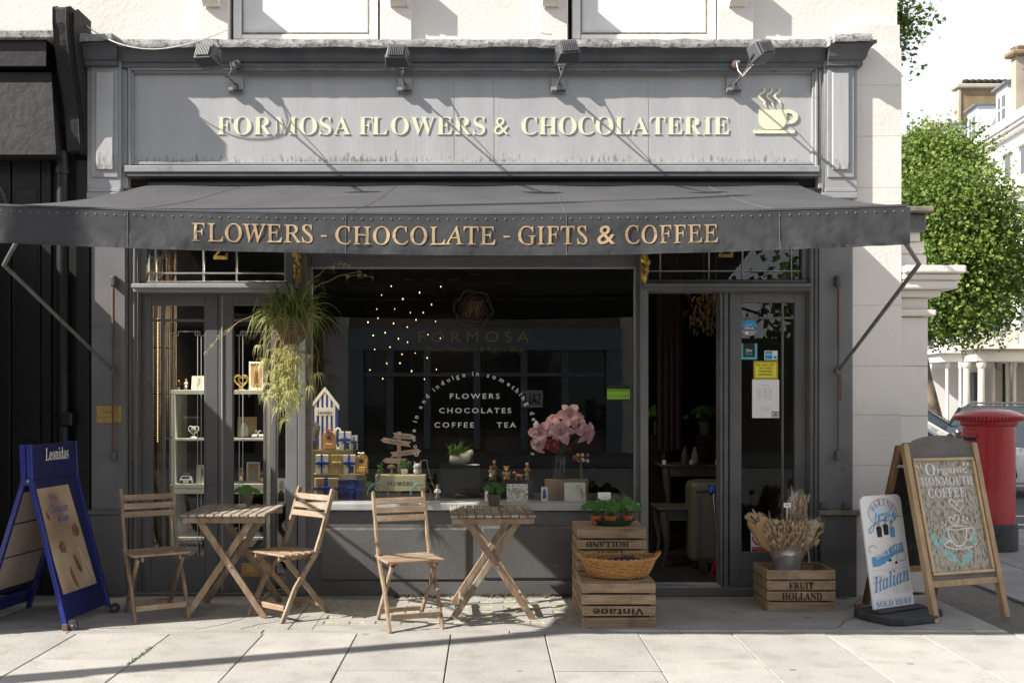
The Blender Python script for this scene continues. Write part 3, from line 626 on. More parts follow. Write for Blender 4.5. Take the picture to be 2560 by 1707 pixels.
# doorway, fixed leaf, transom
p('transom_frame', MB().pb(1622, 2018, 699, 706, .0, .11).pb(2005, 2018, 612, 698.9, .03, .11), 'paint', bev=.003)
tr = window('transom_window', 1624, 2004, 613, 698, .07, B, (1651, 1773, 1857, 1979), (677,), 'trim', 2.6)
num2(1796, 1833, 588, 643, .066, tr)
p('transom_bar', MB().pb(1608, 2034, 707, 717, -.07, .05).pb(1613, 2030, 717.5, 725, -.04, .05), 'paint', bev=.004)
p('door_lintel', MB().pb(1622, 2018, 725.5, 731, .03, .12), 'paint')
p('door_jamb', MB().pb(1800, 1807, 731, 1465, .02, .16).pb(1809, 1821, 731, 1465, .04, .14), 'corn', bev=.003)
rd = MB().pb(1824, 1854, 732, 1464, DY, DY+.05).pb(1987, 2018, 732, 1464, DY, DY+.05).pb(1854.02, 1986.98, 732, 756, DY, DY+.05).pb(1854.02, 1986.98, 1379, 1464, DY, DY+.05).build('entrance_door', M['paint'], B, bev=.004)
window('glass_pane', 1854, 1987, 756, 1379, DY+.025, rd, (1957,), (794,), 'paint', 5)
th = p('threshold', MB().box(X(1600.5), X(2046), -.055, .15, .0, Z(1466)), 'riser', bev=.006)
p('weather_bar', MB().box(X(1621), X(1800), -.03, .15, Z(1466)+.0005, Z(1463)), 'trim', th)
# gilded brackets at the heads of the posts
for px, k in ((748, 0), (1610, 1)):
    g = MB(); 
    for i in range(46):
        t = rnd.random(); yy = 612+92*t; cx = px+rnd.uniform(-11, 11)*(1-.35*t); r = rnd.uniform(.008, .02)
        g.ball((X(cx), -.04+rnd.uniform(-.02,.015), Z(yy)), r, 7, 4, (1, 1, rnd.uniform(1.2, 2.4)))
    g.tube([(X(px), -.02, Z(612)), (X(px), -.03, Z(705))], [.022, .012], 8)
    p('gilded_bracket', g, 'gilt', smooth=True)
# ---- glass lettering on the shop window
GYP = .071
def wl(body, x0, x1, y0, y1, m, **k): p('lettering', ptext(MB(), body, x0, x1, y0, y1, GYP, **k), m, mwin)
wl('FLOWERS', 1125, 1249, 983, 996, 'wprint', sp=1.4, off=.012); wl('CHOCOLATES', 1098, 1278, 1019, 1032, 'wprint', sp=1.4, off=.012)
wl('COFFEE', 1086, 1185, 1055, 1068, 'wprint', sp=1.4, off=.012); wl('TEA', 1242, 1290, 1055, 1068, 'wprint', sp=1.4, off=.012)
wl('FORMOSA', 1046, 1323, 828, 855, 'gprint', sp=1.5); wl('Flower Chocolate & Coffee Shop', 1062, 1308, 864, 885, 'gprint', st='script', off=-.006)
am = MB(); msg = 'Come in and indulge in something delicious'; R_ = 148; cxp, cyp = 1187, 1087
ws = [{' ': .55, 'i': .4, 'l': .4, 'm': 1.25, 't': .55, 'C': 1.1, 'u': .85, 'g': .85}.get(c, .82) for c in msg]; tot = sum(ws); acc = 0; A0, A1 = 202, -21
for ch, w_ in zip(msg, ws):
    a = math.radians(A0+(A1-A0)*(acc+w_/2)/tot); acc += w_
    if ch == ' ':
        p('lettering', am, 'wprint', mwin); am = MB(); continue
    vs, fs = tmesh(ch, 'sans', 0, 1, .014, 5); k = X(16.5, 0)-X(0, 0); xs_ = [v[0] for v in vs]; mx_ = (min(xs_)+max(xs_))/2
    cx, cz = X(cxp+R_*math.cos(a), GYP), Z(cyp-R_*math.sin(a), GYP); t = a-math.pi/2; ct, s_ = math.cos(t), math.sin(t)
    am.add([(cx+((v[0]-mx_)*ct-v[1]*s_)*k, GYP-.0015, cz+((v[0]-mx_)*s_+v[1]*ct)*k) for v in vs], fs)
p('lettering', am, 'wprint', mwin)
rg = MB()
for rr, ph, am_ in ((48, 0, 3.5), (45, 1.2, 4.5), (33, .6, 3)):
    pts = [(X(1183+(rr+am_*math.sin(6*a+ph)+1.5*math.sin(11*a))*math.cos(a), GYP), Z(772+(rr*.96+am_*math.sin(6*a+ph))*math.sin(a), GYP)) for a in [i*2*math.pi/60 for i in range(61)]]
    rg.strip(pts, .0035, FY(GYP), w1=.002)
p('rose_emblem_outline', rg, 'gprint', mwin)
re_ = MB(); pprism(re_, [(1183+(29+2*math.sin(6*a))*math.cos(a), 772+(28+2*math.sin(6*a))*math.sin(a)) for a in [i*2*math.pi/40 for i in range(40)]], GYP, .001)
p('rose_emblem', re_, 'rprint', mwin); p('emblem_monogram', ptext(MB(), 'FC', 1163, 1205, 752, 792, GYP, st='script', w=.0025), 'gprint', mwin)

# ---- side pier of cream stucco beyond the corner
pr_ = thing('gate_pier', 'cream stucco pier with a wide moulded capital, right of the shop corner', 'pier', (2.5+X(2288), .3, 0))
pr_.location = (0, 0, 0)
PY = .12
for a, b in ((-.01, 1163), (1163, 1040), (1040, 914), (914, 790)):
    z0 = 0 if a < 0 else Z(a)+.003
    p('stucco_block', MB().box(X(2258, 0), X(2320, PY), PY, PY+.45, z0, Z(b)), 'cream', pr_, bev=.004)
for (a, b, c, d, o_) in ((2256, 2335, 770, 787, .05), (2256, 2321, 740, 769.5, .0), (2256, 2345, 722, 739.5, .06), (2256, 2378, 700, 721.5, .12), (2256, 2383, 684, 699.5, .14), (2256, 2392, 664, 683.5, .17), (2256, 2318, 629, 663.5, .0), (2256, 2312, 597, 628.5, .0)):
    p('capital_moulding' if b > 2320 else 'pier_block', MB().box(X(a), X(b, PY), PY-o_, PY+.45, Z(c+.5)if 0 else Z(d), Z(c)), 'cream', pr_, bev=.014 if b > 2320 else .02, seg=3)
p('pier_core', MB().box(X(2262), X(2316), PY+.02, PY+.43, 0, Z(600)), 'cream', pr_)
lg = thing('stone_ledge', 'small dark underside of a lead topped ledge behind the awning corner', 'ledge')
p('ledge_slab', MB().box(X(2256), X(2322, .1), .0, .45, Z(528, .0), Z(515, .0)), 'worn', lg, bev=.006); p('ledge_bed', MB().box(X(2256), X(2312, .1), .06, .4, Z(575, .0), Z(528.5, .0)), 'corn', lg, bev=.02, seg=3)
p('ledge_wall', MB().box(X(2256), X(2300, .1), .1, .4, Z(597), Z(575.5)), 'cream', lg)

# ---- interior shell
NI = {}
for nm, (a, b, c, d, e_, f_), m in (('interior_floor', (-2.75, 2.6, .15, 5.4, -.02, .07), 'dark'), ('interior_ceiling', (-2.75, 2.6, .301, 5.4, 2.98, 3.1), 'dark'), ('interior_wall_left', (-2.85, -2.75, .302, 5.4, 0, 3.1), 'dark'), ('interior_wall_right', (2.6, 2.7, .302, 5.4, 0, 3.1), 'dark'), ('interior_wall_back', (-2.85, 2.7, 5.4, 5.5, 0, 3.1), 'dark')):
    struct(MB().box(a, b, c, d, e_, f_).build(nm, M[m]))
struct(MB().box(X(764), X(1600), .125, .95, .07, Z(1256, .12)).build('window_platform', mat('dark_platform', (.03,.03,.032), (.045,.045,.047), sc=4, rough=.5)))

# ================= NEIGHBOUR SHOP (black) =================
N = thing('black_shopfront', 'black painted shopfront next door at the left edge', 'shopfront')
nl, nr = X(-190), X(226)
p('back_wall', MB().box(nl, nr, .02, .3, 0, Z(80)), 'black', N)
p('lead_ledge', MB().pb(-200, 146, 74, 96, -.2, UW-.004), 'lead', N, bev=.01)
p('fascia_box', MB().pb(-200, 116, 98, 166, -.16, .02), 'black', N, bev=.004)
p('shutter_box', MB().add([(X(-200,-.2), -.2, Z(386,-.2)), (X(140,-.2), -.2, Z(386,-.2)), (X(128,-.1), -.1, Z(181,-.1)), (X(-200,-.1), -.1, Z(181,-.1)), (X(-200,.02), .019, Z(386,-.2)), (X(140,-.2), .019, Z(386,-.2)), (X(128,-.1), .019, Z(181,-.1)), (X(-200,.02), .019, Z(181,-.1))], [(0,1,2,3), (1,5,6,2), (4,0,3,7), (3,2,6,7), (4,5,1,0)]), 'blackr', N)
cp_ = [(.02, Z(52)), (-.28, Z(52)), (-.36, Z(64)), (-.36, Z(100)), (-.33, Z(150)), (-.27, Z(200)), (-.19, Z(250)), (-.13, Z(300)), (-.09, Z(385)), (.02, Z(385))]
p('corbel', MB().extr(cp_, X(181), X(213)), 'blackr', N, bev=.008, seg=2)
p('corbel', MB().extr([(y*.8-.0, z-.01) for y, z in cp_], X(213.5), X(224)), 'blackr', N, bev=.02, seg=2)
dp = MB(); dp.tube([(X(165), -.06, .05), (X(165), -.06, Z(384))], .045, 14); p('drainpipe', dp, 'black', N, smooth=True)
for y in (440, 1048, 1120): MB().lathe([(.055, 0), (.055, .05)], (X(165), -.06, Z(y)), 14).build('pipe_collar', M['black'], N, smooth=True)
MB().pb(150, 178, 1030, 1065, -.14, -.05).build('vent_box', M['black'], N, bev=.01)
for a, b in ((-60, 25), (30, 100), (103, 128), (190, 224)): p('door_board', MB().pb(a, b, 400, 1485, -.012, .018), 'black', N, bev=.004)
p('door_panel', MB().pb(38, 92, 470, 1100, -.02, -.0125), 'black', N, bev=.006)
ch = thing('hanging_chain', 'short dark chain looped on a hook on the black shopfront', 'chain')
for i in range(16):
    t = i/15; a = V((X(-2), -.05, Z(470))); b = V((X(24), -.05, Z(515)))
    c = a.lerp(b, min(1, t*1.3)) if t < .77 else V((X(24), -.05, Z(515)-(t-.77)*.25)); c.z += math.sin(min(1, t*1.3)*math.pi)*.04
    q = [(c.x+.011*math.cos(u)*(1 if i % 2 else .3), c.y+.006*math.cos(u)*(0 if i % 2 else 1), c.z+.014*math.sin(u)) for u in [k*math.pi/4 for k in range(9)]]
    MB().tube(q, .0028, 5, cap=False).build('chain_link', M['iron'], ch)
# unseen panel added outside the frame, its outline shaped to shade the forecourt
sc_ = thing('shade_screen', 'unseen black panel out of frame on the left, shaped to shade the forecourt', 'screen')
p('screen_panel', MB().add([(-3.86, .0, 0), (-3.86, -1.49, 0), (-3.86, -1.47, 2.3), (-3.86, -1.15, 2.58), (-3.86, -.05, 3.05), (-3.80, .0, 0), (-3.80, -1.49, 0), (-3.80, -1.47, 2.3), (-3.80, -1.15, 2.58), (-3.80, -.05, 3.05)], [(0,1,2,3,4), (9,8,7,6,5), (0,5,6,1), (1,6,7,2), (2,7,8,3), (3,8,9,4), (4,9,5,0)]), 'black', sc_)
p('screen_post', MB().box(-3.88, -3.78, -1.55, -1.495, 0, 2.36), 'black', sc_)

# ================= AWNING =================
A = thing('shop_awning', 'wide charcoal canvas awning lettered with flowers, chocolate, gifts and coffee', 'awning')
AX0, AX1, AYF = -2.675, 2.29, -2.25; ZB, ZF = Z(463, .05), Z(529, AYF)
BX0, BX1 = X(372, .05), X(1996, .05)
def sagf(x): return .046*min(1.2, abs(x+.17)/2.5)**2.2
def cloth_z(u, v): # sag and folds of the canvas; v = 0 at the wall
    return -.025*math.sin(math.pi*v)+.010*noise.noise(V((u*9+v*4, v*2.5, 3)))*math.sin(math.pi*min(1, v*1.2+.1))+.006*math.sin(u*34+v*6)*(1-v)**2
nu, nv = 120, 26; vs = []; fs = []
for j in range(nv+1):
    v_ = j/nv
    for i in range(nu+1):
        u = i/nu; x = (BX0+(BX1-BX0)*u)*(1-v_)+(AX0+(AX1-AX0)*u)*v_
        vs.append((x, .05+(AYF-.05)*v_, ZB+(ZF-ZB)*v_+cloth_z(u, v_)*(1 if 0 < j < nv else .3)+(sagf(x)-.012)*v_**2))
fs = [(j*(nu+1)+i, (j+1)*(nu+1)+i, (j+1)*(nu+1)+i+1, j*(nu+1)+i+1) for j in range(nv) for i in range(nu)]
p('canopy', MB().add(vs, fs), 'canvas', A, smooth=True)
VB = Z(629, AYF)
def val_y(x, z):   # wrinkles of the valance
    t = (ZF-z)/(ZF-VB)
    e = min(1, abs(x+.2)/2.6)**3
    return AYF-.034-.006*t+(.3+.7*t)*(.016*noise.noise(V((x*4, z*5, 0)))+.008*noise.noise(V((x*9+z*9, z*9, 4)))+.0045*(1+e)*abs(noise.noise(V((x*24-z*16, z*20, 8)))))+e*t*.012*math.sin(x*38+z*30)
def val_b(x): return VB+.008*math.sin((x-AX0)/(AX1-AX0)*math.pi*2.2+.5)+(.012*max(0, (AX0+.9-x)/.9)) - .006
def vz(x, t): zb = val_b(x); return ZF-.012+(zb-ZF+.012)*t+sagf(x)-.012
nu, nv = 420, 14; vs = []; fs = []
for j in range(nv+1):
    for i in range(nu+1):
        x = AX0-.012+(AX1-AX0+.03)*i/nu; z = vz(x, j/nv); vs.append((x, val_y(x, z), z))
fs = [(j*(nu+1)+i, (j+1)*(nu+1)+i, (j+1)*(nu+1)+i+1, j*(nu+1)+i+1) for j in range(nv) for i in range(nu)]
va = p('valance', MB().add(vs, fs), 'canvas', A, smooth=True)
hm = MB(); n = 300
for i in range(n):
    x0, x1 = [AX0-.01+(AX1-AX0+.025)*k/n for k in (i, i+1)]
    for t0, t1 in ((.93, 1.0),): hm.add([(x0, val_y(x0, vz(x0, t0))-.002, vz(x0, t0)), (x0, val_y(x0, vz(x0, t1))-.002, vz(x0, t1)), (x1, val_y(x1, vz(x1, t1))-.002, vz(x1, t1)), (x1, val_y(x1, vz(x1, t0))-.002, vz(x1, t0))], [(0,1,2,3)])
p('hem', hm, 'canvas', va, smooth=True)
fb, bc = MB(), MB(); ps = [AX0-.004+(AX1-AX0+.012)*k/24 for k in range(25)]
fb.tube([(x, AYF, ZF-.030+sagf(x)-.012) for x in ps], .02, 8); bc.tube([(x, AYF+.002, ZF-.004+sagf(x)-.012) for x in ps], .014, 8)
p('front_bar', fb, 'iron', A, smooth=True); p('bar_cover', bc, 'canvas', A, smooth=True)
for px in (325, 867, 1415, 1945):
    xq = X(px, AYF); p('seam', MB().tube([(xq, val_y(xq, vz(xq, t/8))-.001, vz(xq, t/8)) for t in range(9)], .0022, 5), mat('seam_thread', (.11,.11,.112), rough=.8) if px == 325 else bpy.data.materials['seam_thread'], va)
    u_ = (xq-AX0)/(AX1-AX0); pts = []
    for k in range(13):
        v_ = k/12; xx = (BX0+(BX1-BX0)*u_)*(1-v_)+xq*v_; pts.append((xx, .05+(AYF-.05)*v_, ZB+(ZF-ZB)*v_+cloth_z(u_, v_)*(1 if 0 < k < 12 else .3)+(sagf(xx)-.012)*v_**2+.001))
    p('seam', MB().tube(pts, .0022, 5), bpy.data.materials['seam_thread'], A)
rv = None
for i in range(96):
    x = AX0+.03+(AX1-AX0-.05)*i/95+rnd.uniform(-.004, .004); z = ZF-.034+sagf(x)-.012+rnd.uniform(-.0015, .0015)
    if rv is None: rv = MB().lathe([(.0048, 0), (.004, .002), (.0001, .003)], (0,0,0), 8, Matrix.Rotation(math.pi/2, 4, 'X')).build('stud', mat('dull_stud', (.20,.20,.21), rough=.5), va, loc=(x, val_y(x, z)-.001, z))
    else: o = rv.copy(); C.objects.link(o); o.parent = va; o.location = (x, val_y(x, z)-.001, z)
lt_ = MB(); words_ = [('FLOWERS', 481, 783), ('-', 802, 818), ('CHOCOLATE', 839, 1238), ('-', 1258, 1275), ('GIFTS', 1295, 1468), ('&', 1493, 1537), ('COFFEE', 1562, 1794)]
for wrd, a, b in words_:
    vs, fs = tmesh(wrd, 'roman' if wrd != '&' else 'sans', 0, 1.04 if len(wrd) > 1 else 1, .006, 6)
    Y = AYF-.03; y1 = 611 if wrd != '-' else 592; y0 = 564 if wrd != '-' else 588
    dy = 0 if a > 700 else -3
    vs = fit(vs, X(a, Y), X(b, Y), Z(y1+dy, Y), Z(y0+dy, Y))
    lt_.add([(a_, val_y(a_, b_+sagf(a_))-.0035, b_+sagf(a_)-.004) for a_, b_, c_ in vs], fs)
p('lettering', lt_, 'gold', va)
# arms, slide rails
for sx_, (px, pxe, pxc) in ((0, (283, 40, 10)), (1, (2096, 2250, 2296))):
    Yp = -.075; piv = V((X(px, Yp), Yp, Z(926, Yp))); Ye = AYF+.25
    elb = PT(pxc if sx_ == 0 else 2298, 662, -1.7) if sx_ == 0 else PT(2298, 660, -1.75); end = V((X(65 if sx_ == 0 else 2232, AYF), AYF+.03, ZF-.04))
    e1 = elb+(end-elb).normalized()*.05
    p('arm', MB().tube([piv, piv.lerp(elb, .93), elb, elb.lerp(end, .1), end], [.013, .013, .013, .013, .013], 10), 'iron' if not sx_ else 'iron', A, smooth=True)
    rl = p('slide_rail', MB().tube([(X(px, Yp), Yp, Z(715, Yp)), (X(px, Yp), Yp, Z(870, Yp))], .011, 10).tube([(X(px, Yp), Yp, Z(870, Yp)), (X(px-1, Yp), Yp, Z(1130, Yp))], .008, 8), 'rust', A, smooth=True)
    p('rail_head', MB().box(piv.x-.02, piv.x+.02, Yp-.015, -.024, Z(716, Yp), Z(688, Yp)), 'lamp', rl, bev=.012, seg=3)
    p('rail_foot', MB().box(piv.x-.018, piv.x+.018, Yp-.012, -.024, Z(1150, Yp), Z(1128, Yp)), 'iron', rl, bev=.01, seg=2)
    p('pivot', MB().lathe([(.03, -.02), (.03, .03)], (0,0,0), 12, Matrix.Translation(piv) @ Matrix.Rotation(math.pi/2, 4, 'X')), 'iron', rl)
p('roller', MB().tube([(BX0, .07, ZB+.0), (BX1, .07, ZB+.0)], .035, 12), 'corn', A)
# ================= FLOODLIGHTS =================
CY = -.075
ct = thing('conduit', 'long grey conduit pipe with rusty junction boxes under the cornice', 'pipe')
p('pipe', MB().tube([(X(590, CY), CY+.03, Z(174, CY)), (X(1850, CY), CY+.03, Z(174, CY))], .013, 10), 'iron', ct, smooth=True)
p('pipe', MB().tube([(X(1850, CY), CY+.03, Z(174, CY)), (X(1895, -.05), -.05, Z(170, -.05)), (X(2030, -.05), -.05, Z(170, -.05)), (X(2049, -.05), -.05, Z(178, -.05)), (X(2053, -.05), -.05, Z(230, -.05)), (X(2057, -.05), -.05, Z(490, -.05))], .006, 6), 'iron', ct, smooth=True)
for k, (bx, lx, ly, tilt, yaw, lb) in enumerate(((590, 518, 137, .15, -.35, 'grey floodlight at the far left end of the fascia'), (1012, 993, 138, .12, -.12, 'grey floodlight above the word flowers, second from the left'), (1396, 1420, 127, -.25, .15, 'grey floodlight above the middle of the word chocolaterie'), (1834, 1904, 128, -.55, .5, 'grey floodlight above the yellow coffee cup sign'))):
    t = thing('floodlight', lb, 'floodlight', (X(bx), 0, Z(220)), 0, 'floodlights along the fascia')
    mp_ = p('mounting_plate', MB().box(-.055, .055, -.012, .01, -.035, .075), 'trim', t, bev=.002)
    p('bracket', MB().box(-.055, .055, -.02, -.0125, -.035, -.018).box(-.016, .016, -.05, -.0125, -.03, .03), 'lamp', t, bev=.003)
    lw = PT(lx, ly, -.86)-V((X(bx), 0, Z(220)))
    p('arm', MB().tube([(0, -.03, .0), (0, -.05, .02), (lw.x*.93, -.8, lw.z)], .0075, 8), 'iron', t, smooth=True)
    Hm = Matrix.Translation(lw) @ Matrix.Rotation(yaw, 4, 'Z') @ Matrix.Rotation(tilt*.5, 4, 'Y') @ Matrix.Rotation(-.3, 4, 'X')
    hb = MB().add([(-.07,-.05,-.055),(.07,-.05,-.055),(.085,.06,-.06),(-.085,.06,-.06),(-.062,-.04,.06),(.062,-.04,.06),(.075,.05,.06),(-.075,.05,.06)], [(0,3,2,1),(4,5,6,7),(0,1,5,4),(1,2,6,5),(2,3,7,6),(3,0,4,7)], Hm)
    hd = p('lamp_head', hb, 'lamp', t, bev=.01, seg=2)
    gr = MB()
    for q in range(9): gr.box(-.05+q*.0125-.002, -.05+q*.0125+.0025, -.062, -.052, -.04, .045, Hm)
    p('cooling_fin', gr, 'iron', hd)
    p('yoke', MB().tube([Hm @ V((-.085, 0, 0)), Hm @ V((-.085, .09, -.05)), Hm @ V((.085, .09, -.05)), Hm @ V((.085, 0, 0))], .005, 6), 'iron', hd)
    p('junction_box', MB().lathe([(.032, 0), (.034, .03), (.02, .035)], (0,0,0), 14, Matrix.Translation((.025 if k < 3 else .0, -.06, Z(170)-Z(220))) @ Matrix.Rotation(math.pi/2, 4, 'X')), 'rust', t)
    p('flex', MB().tube([(.02, -.1, Z(170)-Z(220)+.02), (-.01, -.13, Z(170)-Z(220)), (0, -.14, -.03+Z(180)-Z(220)), (lw.x*.3, -.3, lw.z*.5), (lw.x*.9, -.7, lw.z-.02)], .004, 6), 'offw' if k == 3 else 'iron', t, smooth=True)
# loose cable over the cornice
q = []
for i in range(25):
    t = i/24; px = 196+(572-196)*t; py = 48+ (74-48)*t+4*62*t*(1-t)*(1.25-.5*t); q.append(PT(px, py, -.24+.28*(2*t-1)**4))
tag(MB().tube(q, .0045, 6).build('loose_cable', M['offw'], smooth=True), 'thin white cable sagging across the cornice below the left upper window', 'cable')
tag(MB().tube([PT(1350, 98, -.05), PT(1346, 90, -.06), PT(1352, 82, -.07), PT(1366, 86, -.08), PT(1380, 86, -.1)], .003, 5).build('bent_wire', M['rust'], smooth=True), 'short bent wire sticking up from the lead flashing', 'wire')
# ================= WALL FITTINGS =================
pl = thing('brass_plaque', 'square brass name plate screwed to the left pilaster', 'plaque')
p('plate', MB().pb(241, 302, 1014, 1057, -.034, -.0255), 'brass', pl, bev=.002)
pt_ = MB(); ptext(pt_, 'Delicate', 256, 282, 1024, 1033, -.0345, st='ital'); ptext(pt_, 'Forme Trading Ltd', 245, 298, 1038, 1046, -.0345, st='ital'); p('engraving', pt_, 'worn', pl)
for a, b in ((245, 1018), (298, 1018), (245, 1053), (298, 1053)): p('screw', MB().lathe([(.006, 0), (.0001, .004)], (0,0,0), 8, Matrix.Translation((X(a), -.034, Z(b))) @ Matrix.Rotation(math.pi/2, 4, 'X')), 'gilt', pl)
def chainloop(pts, par, n=22):
    q = []
    for i in range(n+1):
        t = i/n*(len(pts)-1); k = min(int(t), len(pts)-2); q.append(V(pts[k]).lerp(V(pts[k+1]), t-k))
    c = MB()
    for i in range(n):
        a, b = q[i], q[i+1]; m_ = (a+b)/2; d = (b-a).normalized()*.7*(b-a).length; sd = V((.006, 0, 0)) if i % 2 else V((0, .006, 0))
        c.tube([m_-d, m_-d*.3+sd, m_+d*.3+sd, m_+d, m_+d*.3-sd, m_-d*.3-sd, m_-d], .0018, 4, cap=False)
    return p('safety_chain', c, 'rust', par, smooth=True)
chainloop([PT(2100, 930, -.1), PT(2104, 955, -.09), PT(2102, 998, -.08), PT(2098, 998, -.07), PT(2099, 935, -.07)], A)

# ================= STICKERS AND NOTICES =================
SY = DY+.0235
def sticker(label, cat='sticker', name='sticker'): return thing(name, label, cat)
s = sticker('round sky blue review sticker near the top of the entrance door glass'); q = MB()
q.prism([(X(1873+20*math.cos(a), SY), Z(820+20*math.sin(a), SY)) for a in [math.radians(-170+i*160/14) for i in range(15)]][::-1], FY(SY), 0, .0006); p('upper_half', q, 'bprint', s)
q = MB(); q.prism([(X(1873+20*math.cos(a), SY), Z(824+15*math.sin(a), SY)) for a in [math.radians(10+i*160/14) for i in range(15)]][::-1], FY(SY), 0, .0006); p('lower_half', q, 'greyp', s)
q = MB(); ptext(q, 'people', 1865, 1880, 809, 813, SY, w=.001); ptext(q, 'love us', 1862, 1884, 815, 823, SY, w=.001, st='bsans'); q.pb(1863, 1871, 828, 835, SY-.001, SY-.0007); p('print', q, 'wht', s)
s = sticker('turquoise framed black food delivery sticker on the entrance door'); q = MB().pb(1853.5, 1893, 858, 898, SY-.0005, SY); p('border', q, 'tprint', s)
p('panel', MB().pb(1858, 1887, 858, 892, SY-.001, SY-.0006), 'kprint', s); q = MB(); ptext(q, 'Uber', 1864, 1881, 871, 879, SY, w=.0015, off=.01); p('print', q, 'wht', s); p('print', ptext(MB(), 'Eats', 1864, 1881, 880, 887, SY, w=.0015, off=.01), 'tprint', s)
s = sticker('small blue and white payment card sticker left of the glazing bar'); p('card', MB().pb(1911, 1944, 876, 899, SY-.0005, SY), 'wht', s); p('panel', MB().pb(1913, 1931, 878, 897, SY-.001, SY-.0006).pb(1934, 1942, 889, 896, SY-.001, SY-.0006), 'bprint', s)
p('print', ptext(MB(), 'LONDON', 1914, 1930, 883, 888, SY, w=.0015, off=.01), 'wht', s)
s = sticker('yellow notice with a chequered border about no cash left overnight'); p('sheet', MB().pb(1884, 1945, 902, 947, SY-.0005, SY), 'yprint', s)
q = MB()
for i in range(31):
    for (y0, k) in ((902.5, 0), (904.5, 1), (943, 0), (945, 1)):
        x0 = 1884.5+i*2+(k); q.pb(x0, x0+1, y0, y0+1.8, SY-.0009, SY-.0006) if x0 < 1944 else 0
for i in range(19):
    for (x0, k) in ((1884.5, 0), (1886.5, 1), (1941, 0), (1943, 1)): q.pb(x0, x0+1.8, 906.2+i*2-k*.9, 907.1+i*2-k*.9, SY-.0009, SY-.0006)
for tx, a, b, y in (('NO CASH LEFT', 1891, 1936, 909), ('ON THESE', 1898, 1930, 917), ('PREMISES', 1898, 1930, 925), ('OVERNIGHT', 1896, 1932, 933)): ptext(q, tx, a, b, y, y+5.4, SY, w=.001, st='bsans')
p('print', q, 'kprint', s)
s = sticker('white paper sheet of opening hours taped inside the entrance door', 'notice', 'notice'); p('sheet', MB().pb(1880.5, 1948, 948, 1044, SY-.0004, SY+.0004), mat('white_paper', (.92,.92,.92), rough=.6), s)
q = MB(); ptext(q, 'OPENING HOURS', 1904, 1924, 961, 963.5, SY, w=.001)
for i, d in enumerate(('MONDAY', 'TUESDAY', 'WEDNESDAY', 'THURSDAY', 'FRIDAY', 'SATURDAY', 'SUNDAY')): ptext(q, d, 1893, 1904, 970+i*4.2, 972+i*4.2, SY, w=.001); ptext(q, '8.00 AM - 6.00 PM' if i < 6 else 'CLOSED', 1908, 1930, 970+i*4.2, 972+i*4.2, SY, w=.001)
for i in range(3): ptext(q, 'we look forward to', 1903, 1927, 1016+i*4.2, 1018+i*4.2, SY, w=.001)
p('print', q, 'greyp', s)
s = sticker('small grey camera warning sticker at the corner of the opening hours sheet'); p('card', MB().pb(1928, 1948, 1027, 1043, SY-.001, SY-.0006), 'lineng', s)
q = MB(); ptext(q, 'WARNING', 1930, 1946, 1028.5, 1031, SY, w=.0015, st='bsans'); pprism(q, [(1937, 1033), (1943, 1037), (1941, 1039), (1935, 1035)], SY-.001, .0006); q.pb(1932, 1937, 1038, 1039.5, SY-.0015, SY-.0012); p('print', q, 'kprint', s)
s = sticker('white and red no dogs notice low on the entrance door', 'notice', 'notice'); p('card', MB().pb(1877, 1926, 1320, 1384, SY-.0005, SY), 'offw', s)
q = MB(); rr = [(X(1901+19*math.cos(a), SY), Z(1343+18*math.sin(a), SY)) for a in [i*math.pi/18 for i in range(37)]]
q.strip(rr, .013, FY(SY), w1=.0012); q.strip([(X(1888, SY), Z(1331, SY)), (X(1914, SY), Z(1356, SY))], .011, FY(SY), w1=.0014); q.pb(1880, 1923, 1366, 1382, SY-.001, SY-.0006); p('print', q, 'rdprint', s)
q = MB(); pprism(q, [(1889, 1340), (1891, 1336), (1893, 1340), (1905, 1340), (1908, 1334), (1912, 1336), (1915, 1338), (1911, 1341), (1908, 1346), (1909, 1354), (1906, 1354), (1904, 1348), (1896, 1348), (1893, 1354), (1890, 1354), (1892, 1347)], SY-.0007, .0003); p('print', q, 'kprint', s)
q = MB(); ptext(q, 'No dogs except', 1883, 1920, 1368, 1373, SY, w=.0015); ptext(q, 'guide dogs', 1888, 1914, 1375, 1380, SY, w=.0015); p('print', q, 'wht', s)
G2 = GYP+.001
s = sticker('lime green food hygiene rating card stuck on the right of the shop window'); p('card', MB().pb(1516, 1576, 963, 1001, G2-.0005, G2), 'kprint', s); p('panel', MB().pb(1518, 1575, 972, 997, G2-.001, G2-.0006), 'gsprint', s)
q = MB(); ptext(q, 'FOOD HYGIENE RATING', 1520, 1572, 974, 978, G2, w=.0015, off=.01); q.lathe([(.0145, 0), (.0145, .0008)], (0,0,0), 16, Matrix.Translation((X(1567, G2), G2-.001, Z(989, G2))) @ Matrix.Rotation(math.pi/2, 4, 'X'))
for i in range(5): q.strip([(X(1524+i*8.2+2.7*math.cos(a), G2), Z(989+2.7*math.sin(a), G2)) for a in [k*math.pi/5 for k in range(11)]], .002, FY(G2), w1=.0013)
p('print', q, 'kprint', s); p('print', ptext(MB(), '5', 1564.6, 1569.4, 985, 993, G2, w=.003, st='bsans'), 'wht', s)

